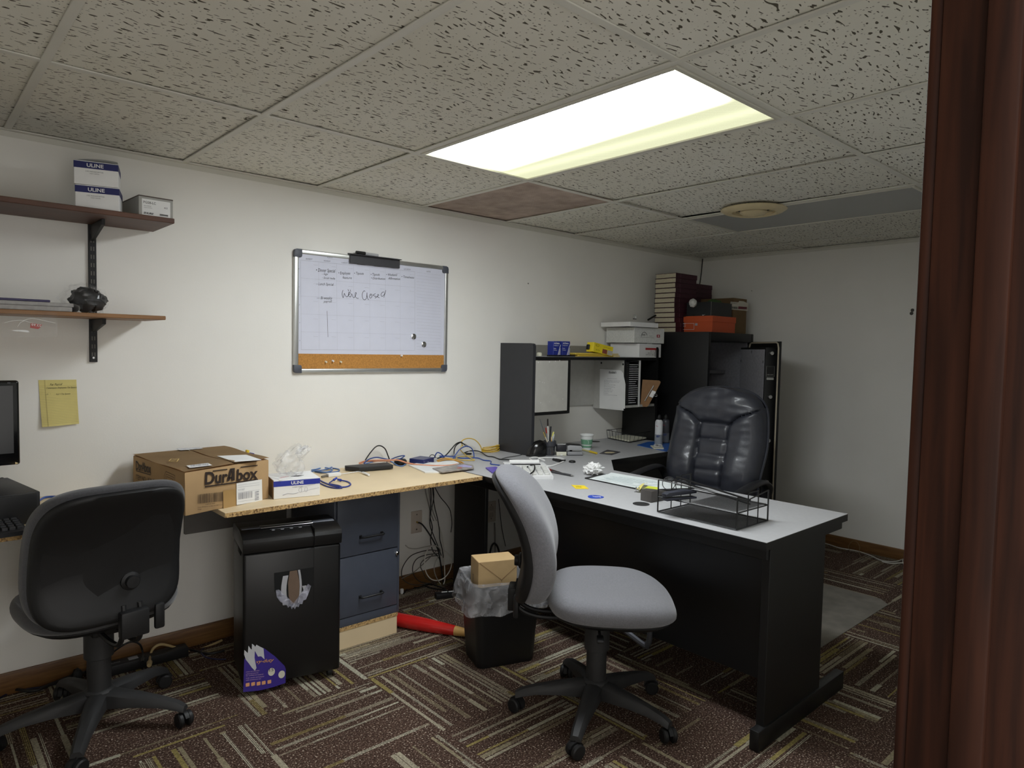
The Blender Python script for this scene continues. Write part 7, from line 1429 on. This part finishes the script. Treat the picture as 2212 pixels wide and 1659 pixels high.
# hanging sheets on the divider
for k, pts in enumerate((((1297, 797), (1341, 800), (1346, 806), (1351, 830), (1350, 883), (1297, 876)), ((1296, 797), (1338, 800), (1342, 806), (1347, 832), (1347, 887), (1295, 882)))):
    pl = plane((3.2695 - 0.004 - 0.006 * k, 0, 0), (-1, 0, 0), 0.0); t = thing('hanging_sheet', ['rear white sheet hanging on the hutch divider', 'front printed sheet hanging on the hutch divider'][k], 'paper', onpl(pl, 1320, 840))
    P = [onpl(pl, *q) for q in pts]; b = B(); b.plate(P, (1, 0, 0), 0.0008); sh = obj('sheet', b, m_paper, t, world=True, smooth=False)
    if k == 1:
        pl = (pl[0] + Vector((-0.0012, 0, 0)), pl[1]); b = B(); Zh = lambda x, y: (1180 + x / 9.218, 720 + y / 9.218)
        ptext(b, pl, 'Rondette\'s', Zh(1245, 798), Zh(1395, 802), 5, 0.3, 0.02); obj('heading', b, m_ink, sh, world=True, smooth=False)
        b = B()
        for x0, y0, x1, y1, s_ in ((1220, 905, 1405, 910, 'Employee Cash Drawer Policy'), (1150, 942, 1465, 955, 'each shift the drawer is counted twice'), (1150, 968, 1450, 980, 'before the first sale and after closing'), (1150, 998, 1250, 1000, 'Opening:'), (1148, 1030, 1380, 1036, 'count the drawer with manager'), (1148, 1055, 1365, 1080, 'sign the sheet and log'), (1148, 1095, 1300, 1104, 'Closing Shift Rules:'), (1146, 1130, 1330, 1136, 'count all bills and coins'), (1146, 1160, 1312, 1168, 'record the total'), (1144, 1195, 1240, 1198, 'Notes:'), (1144, 1225, 1410, 1242, 'see the manager for any shortage')): ptext(b, pl, s_, Zh(x0, y0), Zh(x1, y1), 1.3)
        obj('print', b, mat('print_grey', '#6e7078', 0.7), sh, world=True, smooth=False)
# CD rack with cases
rx0, rx1, rz0, rz1 = 3.288, 3.424, hb + 0.0125, ht - 0.024
t = thing('disc_rack', 'black slotted disc rack in the hutch cubby', 'disc rack', ((rx0 + rx1) / 2, hy / 2, rz0))
b = B(); b.box(rx0, rx0 + 0.034, hy + 0.010, -0.12, rz0, rz1, 0.002, 1); b.box(rx1 - 0.006, rx1, hy + 0.010, -0.12, rz0, rz1, 0.001, 1); b.box(rx0, rx1, -0.13, -0.12, rz0, rz1); b.box(rx0, rx1, hy + 0.010, -0.12, rz1 - 0.008, rz1); b.box(rx0, rx1, hy + 0.010, -0.12, rz0, rz0 + 0.006); obj('frame', b, m_plastic, t, world=True)
ns = 19; ps = (rz1 - 0.018 - rz0 - 0.010) / ns
b = B(); 
for k in range(ns): b.box(rx0 + 0.012, rx0 + 0.020, hy + 0.0085, hy + 0.0102, rz0 + 0.012 + k * ps + ps * 0.3, rz0 + 0.012 + k * ps + ps * 0.55)
obj('index_marks', b, mat('slot_grey', '#5d5a55', 0.6), t, world=True, smooth=False)['kind'] = 'stuff'
b0 = B(); b0.box(0, 0.098, 0, 0.14, 0, 0.0052, 0.0008, 1); proto = None
for k in range(ns):
    z = rz1 - 0.018 - (k + 1) * ps + ps * 0.25; lab = ('%s disc case from the top of the black disc rack' % ('first' if k == 0 else ORD[k])) if k < ns - 1 else 'bottom disc case of the black disc rack'
    if proto is None:
        proto = obj('disc_case', b0, mat('case_clear', '#b9babd', 0.25, var=0.2, vscale=50)); o = proto
    else: o = proto.copy(); COL.objects.link(o)
    o.location = (rx0 + 0.0335 + 0.0005, hy + 0.006 + (0.010 if k in (1, 9, 10, 17) else random.uniform(0, 0.004)), z); o.scale = (1 if k not in (8, 9, 16, 17, 18) else 0.8, 1, 1); tag(o, lab, 'disc case', 'disc cases in the black rack')
# clipboard
pl = plane((3.50, -0.31, 1.1), (-0.80, -0.60, 0), 0.0); P = [onpl(pl, *q) for q in ((1388, 820), (1424, 822), (1427, 825), (1426, 829), (1401, 876), (1397, 879), (1383, 878))]
t = thing('clipboard', 'brown clipboard sticking out of the right hutch cubby', 'clipboard', sum(P, Vector()) / 7)
b = B(); b.plate(P, -pl[1], 0.003); obj('board', b, mat('hardboard', '#8a6339', 0.55, var=0.12, vscale=25), t, world=True, smooth=False)
n_ = pl[1]; q0, q1 = onpl(pl, 1412, 833), onpl(pl, 1393, 866); b = B(); b.tube([q0 + n_ * 0.006, q1 + n_ * 0.006], 0.004, 8); m0 = onpl(pl, 1409, 843); m1 = onpl(pl, 1402, 856); sd = (onpl(pl, 1414, 853) - onpl(pl, 1406, 850))
b.ring([[m0 + n_ * 0.004, m0 + n_ * 0.010, m1 + n_ * 0.010, m1 + n_ * 0.004], [m0 + sd + n_ * 0.008, m0 + sd + n_ * 0.013, m1 + sd + n_ * 0.013, m1 + sd + n_ * 0.008]]); c_ = (m0 + m1) / 2 + sd * 1.3 + n_ * 0.012; b.tube([c_ + sd.normalized() * (0.012 * math.cos(a * PI / 6)) + (m1 - m0).normalized() * (0.008 * math.sin(a * PI / 6)) for a in range(12)], 0.002, 6, True); obj('clip', b, m_steel, t, world=True)
# boxes on the hutch top
def pbox(name, label, cat, x0, x1, y0, y1, z0, z1, m_, rz=0.0, lid=0, group=None, nm='body', bev=0.0015):
    c_ = ((x0 + x1) / 2, (y0 + y1) / 2, z0); t = thing(name, label, cat, c_, rz, group); w, d, h = (x1 - x0) / 2, (y1 - y0) / 2, z1 - z0
    b = B(); b.box(-w, w, -d, d, 0, h, bev, 1); obj(nm, b, m_, t)
    if lid: b = B(); b.box(-w - 0.002, w + 0.002, -d - 0.002, d + 0.002, h - lid, h + 0.002, 0.0015, 1); obj('lid', b, m_, t)
    return t, w, d, h
m_spark = mat('acdelco_blue', '#1f2f86', 0.4)
for k, (u0, u1) in enumerate(((1195, 1211), (1214, 1231))):
    a0, a1 = on('y', -0.265, u0, 766), on('y', -0.265, u1, 766); zt3 = on('y', -0.265, u0, 737).z
    t, w, d, h = pbox('spark_plug_box', ['left of two blue ACDelco boxes on the hutch shelf', 'right of two blue ACDelco boxes on the hutch shelf'][k], 'box', a0.x, a1.x, -0.265, -0.215, hz, zt3, m_spark, 0, 0, 'blue boxes on the hutch shelf')
    b = B(); b.text('ACDelco', (-w + 0.004, -d - 0.0006, h - 0.016), X3, Z3, width=w * 1.5, height=0.008, shear=0.3, bold=0.03); b.text('Professional', (-w + 0.004, -d - 0.0006, h - 0.028), X3, Z3, width=w * 1.25, height=0.006); b.text('Brake', (-w + 0.004, -d - 0.0006, h - 0.046), X3, Z3, width=w * 0.6, height=0.006); b.text('Hardware', (-w + 0.004, -d - 0.0006, h - 0.056), X3, Z3, width=w * 0.8, height=0.006)
    b.poly([(w - 0.004, -d - 0.0005, h - 0.018), (w * 0.15, -d - 0.0005, 0.003), (w * 0.3, -d - 0.0005, 0.003), (w - 0.002, -d - 0.0005, h - 0.022)])
    for j in range(6): f = j / 6; b.quad((w * (0.35 + 0.5 * f * 1.0), -d - 0.0005, 0.004 + f * 0.05), (w - 0.002, -d - 0.0005, 0.004 + f * 0.05), (w - 0.002, -d - 0.0005, 0.008 + f * 0.05), (w * (0.35 + 0.5 * f) + 0.003, -d - 0.0005, 0.008 + f * 0.05))
    obj('lettering', b, m_white, t, smooth=False)
t = thing('tablet', 'flat black gadget lying in front of the blue boxes on the hutch', 'gadget', (2.66, -0.279, hz)); a0, a1 = on('y', -0.28, 1184, 768), on('y', -0.28, 1242, 764)
b = B(); b.box(a0.x, a1.x, -0.284, -0.268, hz, hz + 0.009, 0.002, 1); obj('case', b, m_plastic, t, world=True)
for k, (u0, u1, z0_, col) in enumerate(((1243, 1333, 0.0006, '#d9b945'), (1238, 1330, 0.0126, '#e2c552'))):
    a0, a1 = on('y', -0.24, u0, 768), on('y', -0.24, u1, 768); t, w, d, h = pbox('yellow_folder', ['lower yellow padded envelope on the hutch shelf', 'upper yellow padded envelope on the hutch shelf'][k], 'envelope', a0.x, a1.x, -0.262, -0.06, ht + z0_, ht + z0_ + 0.011, mat('env_yellow%d' % k, col, 0.5), 0, 0, 'yellow envelopes on the hutch shelf', bev=0.004)
    b = B(); b.box(w - 0.065, w + 0.0005, -d - 0.0006, -d + 0.02, 0.001, 0.0105); obj('cream_end', b, mat('env_cream', '#d9c893', 0.6), t, smooth=False)
a0, a1 = on('y', -0.25, 1276, 760), on('y', -0.25, 1337, 760)
t = thing('product_box', 'bright yellow printed box tilted on the yellow envelopes', 'box', (a0.x, -0.26, ht + 0.0255)); tilt_ = math.radians(9); Lb_ = 0.185
Mt = Matrix.Translation((a0.x + 0.005, -0.2685, ht + 0.060)) @ Matrix.Rotation(math.radians(-2), 4, 'Z') @ Matrix.Rotation(tilt_, 4, 'Y')
b = B(); b.box(0, Lb_, 0, 0.06, -0.026, 0.034, 0.001, 1); b.move(Mt); obj('body', b, mat('box_yellow', '#ecd52a', 0.4), t, world=True)
def ylet(nm, fs, m_): 
    b = B(); fs(b); b.move(Mt); return obj(nm, b, m_, t, world=True, smooth=False)
ylet('picture', lambda b: b.quad((0.085, -0.0006, -0.022), (0.13, -0.0006, -0.022), (0.13, -0.0006, 0.006), (0.085, -0.0006, 0.006)), mat('pic_red', '#8d4a3c', 0.5))
ylet('picture', lambda b: b.quad((0.134, -0.0006, -0.024), (0.182, -0.0006, -0.024), (0.182, -0.0006, 0.006), (0.134, -0.0006, 0.006)), mat('pic_grey', '#b9b5ac', 0.5))
ylet('logo', lambda b: (b.tube([(0.034 + 0.016 * math.cos(a * PI / 10), -0.0006, 0.020 + 0.008 * math.sin(a * PI / 10)) for a in range(20)], 0.0009, 4, True), b.text('Uline', (0.023, -0.0008, 0.017), X3, Z3, width=0.022, height=0.006), b.text('TW TW', (0.02, -0.0008, -0.014), X3, Z3, width=0.04, height=0.008), b.text('garden hose nozzle tester', (0.09, -0.0008, 0.018), X3, Z3, width=0.08, height=0.004)), mat('logo_brown', '#6a5a1c', 0.5))
ylet('black_end', lambda b: b.box(-0.012, -0.0004, 0.03, 0.055, -0.014, 0.018, 0.003, 1), m_plastic)
p = on('y', -0.2, 1165, 763); b = B(); b.lathe([(0.016, 0), (0.017, 0.004), (0.016, 0.016), (0.011, 0.022), (0, 0.022)], (p.x, -0.2, hz), seg=18); single('cap', b, mat('cap_cream', '#d3d1bd', 0.5), 'small cream cap at the left end of the hutch shelf', 'cap', loc=(p.x, -0.2, hz))
# white shoe boxes
wz = on('y', -0.28, 1380, 742).z; xr = on('y', -0.28, 1427, 760).x
t, w, d, h = pbox('shoe_box', 'lowest white shoe box with red striped label on the hutch', 'shoe box', on('y', -0.28, 1380, 760).x, xr, -0.283, -0.03, hz, wz, m_white)
b = B(); b.quad((-w * 0.45, -d - 0.0005, 0.004), (w * 0.55, -d - 0.0005, 0.004), (w * 0.55, -d - 0.0005, h * 0.66), (-w * 0.45, -d - 0.0005, h * 0.66)); lb = obj('label', b, m_paper, t, smooth=False)
b = B(); b.quad((-w * 0.45, -d - 0.001, h * 0.55), (w * 0.55, -d - 0.001, h * 0.55), (w * 0.55, -d - 0.001, h * 0.70), (-w * 0.45, -d - 0.001, h * 0.70)); obj('red_strip', b, mat('label_red', '#b03a3a', 0.5), lb, smooth=False)
b = B()
for j, (s_, x, wd2) in enumerate((('M 9', 0.0, 0.3), ('BLACK 9 D', -0.2, 0.6), ('STYLE 4021', -0.4, 0.8))): b.text(s_, (w * x, -d - 0.0012, h * (0.42 - 0.13 * j)), X3, Z3, width=w * wd2, height=0.007)
for j in range(6): b.box(w * 0.40, w * 0.52, -d - 0.0012, -d - 0.001, 0.008 + j * 0.008, 0.012 + j * 0.008)
obj('label_print', b, m_ink, lb, smooth=False)
b = B(); pz0 = Vector((0.02 - w * 0.2, -d + 0.02, h + 0.001)); b.poly([(-w * 0.3, -d - 0.001, h * 0.80), (w * 0.45, -d - 0.001, h * 0.80), (w * 0.2, -d + 0.02, h + 0.012), (-w * 0.1, -d + 0.02, h + 0.004)]); obj('tissue', b, m_paper, t, smooth=False)
z2 = wz + 0.004; zc2 = on('y', -0.28, 1374, 707).z
x20, x21 = on('y', -0.285, 1374, 740).x, on('y', -0.285, 1433, 740).x
t, w, d, h = pbox('shoe_box', 'middle white carton with arc logo and red flag square on the hutch', 'shoe box', x20 - 0.005, x21 - 0.005, -0.29, -0.03, z2, zc2, mat('white_texture', '#d9dad6', 0.75, var=0.08, vscale=90), math.radians(-4))
b = B(); b.tube([(-w * 0.55 + 0.030 * (1 - math.cos(a * PI / 10)), -d - 0.0008, h * 0.42 + 0.030 * math.sin(a * PI / 10)) for a in range(10)], 0.0016, 5); b.text('HiTEC', (-w * 0.5, -d - 0.001, h * 0.5), X3, Z3, width=0.034, height=0.008, bold=0.03); b.text('Magnum', (-w * 0.05, -d - 0.001, h * 0.46), X3, Z3, width=0.035, height=0.005, shear=0.3); b.tube([(-w * 0.6, -d - 0.0008, h * 0.36), (0, -d - 0.0008, h * 0.38), (w * 0.3, -d - 0.0008, h * 0.36)], 0.0008, 4); obj('lettering', b, m_ink, t, smooth=False)
b = B(); b.quad((w * 0.48, -d - 0.0008, h * 0.40), (w * 0.70, -d - 0.0008, h * 0.40), (w * 0.70, -d - 0.0008, h * 0.58), (w * 0.48, -d - 0.0008, h * 0.58)); rs = obj('red_square', b, mat('flag_red', '#a02632', 0.5), t, smooth=False)
b = B(); b.box(w * 0.57, w * 0.61, -d - 0.0014, -d - 0.001, h * 0.43, h * 0.55); b.box(w * 0.53, w * 0.65, -d - 0.0014, -d - 0.001, h * 0.475, h * 0.505); obj('cross', b, m_white, rs, smooth=False)
zc3 = zc2 + 0.003; t = thing('box_lid', 'loose white box lid tilted on top of the white cartons', 'box lid', (x20 + 0.08, -0.17, zc3), math.radians(-5))
b = B(); b.box(-0.155, 0.120, -0.145, 0.13, 0.028, 0.031, 0.001, 1); b.box(-0.155, 0.120, -0.145, -0.142, 0.0, 0.03); b.box(-0.155, -0.152, -0.142, 0.13, 0.0, 0.03); b.box(0.117, 0.120, -0.142, 0.13, 0.0, 0.03); b.box(-0.152, 0.117, 0.127, 0.13, 0.0, 0.03)
for v in b.bm.verts: v.co.z += 0.016 * (v.co.y + 0.145) / 0.275 * 0 - 0.10 * min(v.co.x - 0.0, 0) * 0 + 0.0
obj('lid', b, m_white, t)
p = on('z', zc3 + 0.031, 1371, 690); t = thing('binder_clip', 'silver wire binder clip standing on the white box lid', 'binder clip', p)
for dx_ in (-0.006, 0.006): b = B(); b.tube([p + Vector((dx_ - 0.006, 0, 0.002)), p + Vector((dx_ - 0.007, 0, 0.020)), p + Vector((dx_ - 0.003, 0, 0.027)), p + Vector((dx_ + 0.003, 0, 0.027)), p + Vector((dx_ + 0.007, 0, 0.020)), p + Vector((dx_ + 0.006, 0, 0.002))], 0.0014, 6, smooth=3); obj('wire_loop', b, m_steel, t, world=True)
b = B(); b.box(p.x - 0.014, p.x + 0.014, p.y - 0.004, p.y + 0.004, p.z + 0.0006, p.z + 0.005, 0.001, 1); obj('spring', b, m_plastic, t, world=True)
q0, q1 = on('y', -0.12, 1400, 691), on('y', -0.12, 1427, 675); b = B(); b.tube([q0, q1], 0.007, 8); q0.z = max(q0.z, zc3); single('marker', b, m_plastic, 'thick black marker leaning between the box lid and the book stack', 'marker', loc=q0)
# ------------------------------------------------------------------ on top of the safe
sz_ = sz + 0.0004; m_maroon = mat('maroon_cloth', '#3c1423', 0.6, var=0.12, vscale=30); m_pages = mat('page_block', '#c9c0a6', 0.8, var=0.08, vscale=120)
def book(label, x0, y0, w, d, z, h, jx=0.0, group=None):
    t = thing('book', label, 'book', (x0 + w / 2, y0 + d / 2, z), jx, group)
    b = B(); b.box(-w / 2, w / 2, -d / 2, d / 2, 0.0, 0.0028, 0.0008, 1); b.box(-w / 2, w / 2, -d / 2, d / 2, h - 0.0028, h, 0.0008, 1); b.box(-w / 2, w / 2, -d / 2, -d / 2 + 0.003, 0.002, h - 0.002, 0.0008, 1); obj('cover', b, m_maroon, t)
    b = B(); b.box(-w / 2 + 0.004, w / 2 - 0.005, -d / 2 + 0.0032, d / 2 - 0.005, 0.003, h - 0.003); obj('pages', b, m_pages, t, smooth=False)
    b = B(); b.box(-w / 2 + 0.055, -w / 2 + 0.057, -d / 2 - 0.0004, -d / 2 + 0.0004, 0.003, h - 0.003); obj('spine_line', b, mat('spine_pale', '#8a6470', 0.6), t, smooth=False)
    return t
bh = 0.0352
for k in range(12):
    lab = '%s maroon book from the top of the tall stack on the safe' % ('first' if k == 0 else ORD[k]) if k < 11 else 'bottom maroon book of the tall stack on the safe'
    z = sz_ + (11 - k) * bh; j = [0.0, -0.006, -0.004, -0.004, -0.003, -0.005, -0.006, -0.005, -0.004, 0.0, 0.016, 0.018][k]
    book(lab, 3.815 + j, -0.288, 0.265, 0.18, z, bh - 0.0006, random.uniform(-0.02, 0.02), 'maroon books in the tall stack')
bh2 = 0.0345
for k in range(11):
    lab = '%s maroon book from the top of the shorter stack at the back' % ('first' if k == 0 else ORD[k]) if k < 10 else 'bottom maroon book of the shorter stack at the back'
    book(lab, 4.135, -0.205, 0.285, 0.175, sz_ + (10 - k) * bh2, bh2 - 0.0006, random.uniform(-0.02, 0.02), 'maroon books in the shorter stack')
m_orangebox = mat('shoe_orange', '#c9562a', 0.55, var=0.04)
ox0, ox1, oy0, oy1 = 3.92, 4.225, -0.525, -0.295; oz1 = sz_ + 0.117
t = thing('shoe_box', 'orange shoe box with white swoosh on top of the safe', 'shoe box', ((ox0 + ox1) / 2, (oy0 + oy1) / 2, sz_))
b = B(); b.box(ox0, ox1, oy0, oy1, sz_, oz1 - 0.012, 0.001, 1); obj('body', b, m_orangebox, t, world=True)
b = B(); b.box(ox0 - 0.004, ox1 + 0.004, oy0 - 0.004, oy1 + 0.004, oz1 - 0.042, oz1, 0.001, 1); ld = obj('lid', b, m_orangebox, t, world=True)
PX_ = plane((ox0 - 0.0004, 0, 0), (-1, 0, 0), 0.0004); PXL = plane((ox0 - 0.0044, 0, 0), (-1, 0, 0), 0.0004)
def Zs(x, y): return (1400 + x / 6.9125, 640 + y / 6.9125)
b = B(); 
for a, c in (((518, 405), (685, 405)), ((685, 405), (685, 495)), ((685, 495), (518, 495))): pline(b, PX_, [Zs(*a), Zs(*c)], 0.002)
ppoly(b, PX_, [Zs(480, 498), Zs(482, 405), Zs(518, 405), Zs(516, 498)]); ptext(b, PX_, '10.5', Zs(528, 455), Zs(560, 455), 3); ptext(b, PX_, 'SIZE', Zs(525, 420), Zs(560, 420), 2); obj('label', b, m_paper, t, world=True, smooth=False)
b = B(); ppoly(b, PX_, [Zs(700, 438), Zs(702, 402), Zs(738, 402), Zs(738, 438)]); obj('grey_tag', b, m_inkgrey, t, world=True, smooth=False)
def swoosh(b, pl, q, s_=1.0):
    pts = [(0, 6), (6, 15), (20, 14), (62, -8), (22, 4), (10, 4), (4, -3)]
    ppoly(b, pl, [Zs(q[0] + x * s_, q[1] + y * s_) for x, y in pts])
b = B(); swoosh(b, PXL, (808, 275), 0.75); obj('swoosh', b, m_white, ld, world=True, smooth=False)
b = B(); swoosh(b, PXL, (530, 296), 1.0); ptext(b, PXL, 'AIR', Zs(550, 300), Zs(600, 298), 2.5, 0.3, 0.03); ppoly(b, PXL, [Zs(660, 270), Zs(705, 270), Zs(690, 292), Zs(672, 292)]); obj('black_mark', b, m_ink, ld, world=True, smooth=False)
b = B(); PXs = bars(b, (PX_[0] + Vector((-0.0005, 0, 0)), PX_[1]), Zs(484, 495), Zs(514, 495), 11, seed=5); obj('barcode', b, m_ink, t, world=True, smooth=False)
dz0 = oz1 + 0.0004; dz1 = dz0 + 0.098; m_dkbox = mat('dark_box', '#1d2022', 0.5, var=0.06)
t = thing('shoe_box', 'dark open shoe box stacked on the orange one', 'shoe box', (4.05, -0.40, dz0)); bx0, bx1, by0, by1 = 3.925, 4.20, -0.508, -0.31
b = B(); b.box(bx0, bx1, by0, by0 + 0.003, dz0, dz1); b.box(bx0, bx1, by1 - 0.003, by1, dz0, dz1); b.box(bx0, bx0 + 0.003, by0 + 0.003, by1 - 0.003, dz0, dz1); b.box(bx1 - 0.003, bx1, by0 + 0.003, by1 - 0.003, dz0, dz1); b.box(bx0 + 0.003, bx1 - 0.003, by0 + 0.003, by1 - 0.003, dz0, dz0 + 0.003); obj('body', b, m_dkbox, t, world=True)
b = B(); b.tube([Vector((bx0 - 0.0008, by0 - 0.0008, dz0 + 0.002)), Vector((bx0 - 0.0008, by0 - 0.0008, dz1))], 0.0012, 5); obj('worn_edge', b, mat('worn_card', '#8d8a84', 0.8), t, world=True)
p = on('y', -0.44, 1500, 643); b = lump((p.x + 0.015, -0.42, dz1 - 0.012), 0.030, (0.9, 0.9, 1.0), 0.15, 2, 8, 24, 16); single('ball', b, mat('ball_white', '#c9c9c4', 0.4), 'small white ball showing above the dark shoe box', 'ball', loc=(p.x + 0.015, -0.42, dz1 - 0.03), angle=80)
b = lump((4.07, -0.44, dz1 - 0.008), 0.060, (1.25, 0.9, 0.55), 0.25, 2.4, 12, 32, 18); single('green_cap', b, mat('green_cloth', '#3c5a2c', 0.85), 'dark green cap lying in the dark open shoe box', 'cap', loc=(4.07, -0.44, dz1 - 0.035), angle=80)
kz1 = sz_ + 0.262; t = thing('cardboard_box', 'small brown carton with shipping label at the right end of the safe top', 'box', (4.335, -0.38, sz_))
kx0, kx1, ky0, ky1 = 4.236, 4.425, -0.50, -0.225
b = B(); b.box(kx0, kx1, ky0, ky1, sz_, kz1, 0.002, 1); obj('body', b, mat('dull_cardboard', '#6d5638', 0.85, var=0.08), t, world=True)
PK = plane((0, ky0, 0), (0, -1, 0), 0.0006); b = B(); ppoly(b, PK, [Zs(1222, 195), Zs(1232, 80), Zs(1350, 90), Zs(1360, 70), Zs(1425, 75), Zs(1500, 110), Zs(1488, 220)]); lb = obj('label', b, mat('label_dull', '#c9c5b8', 0.7), t, world=True, smooth=False)
PK2 = (PK[0] + Vector((0, -0.0006, 0)), PK[1]); b = B(); ppoly(b, PK2, [Zs(1345, 190), Zs(1348, 150), Zs(1475, 160), Zs(1474, 195)]); obj('red_block', b, mat('label_maroon', '#6e2430', 0.6), lb, world=True, smooth=False)
b = B(); bars(b, PK2, Zs(1232, 185), Zs(1335, 190), 5, seed=9); ptext(b, PK2, 'PRIORITY', Zs(1240, 108), Zs(1330, 114), 2); obj('label_print', b, m_ink, lb, world=True, smooth=False)
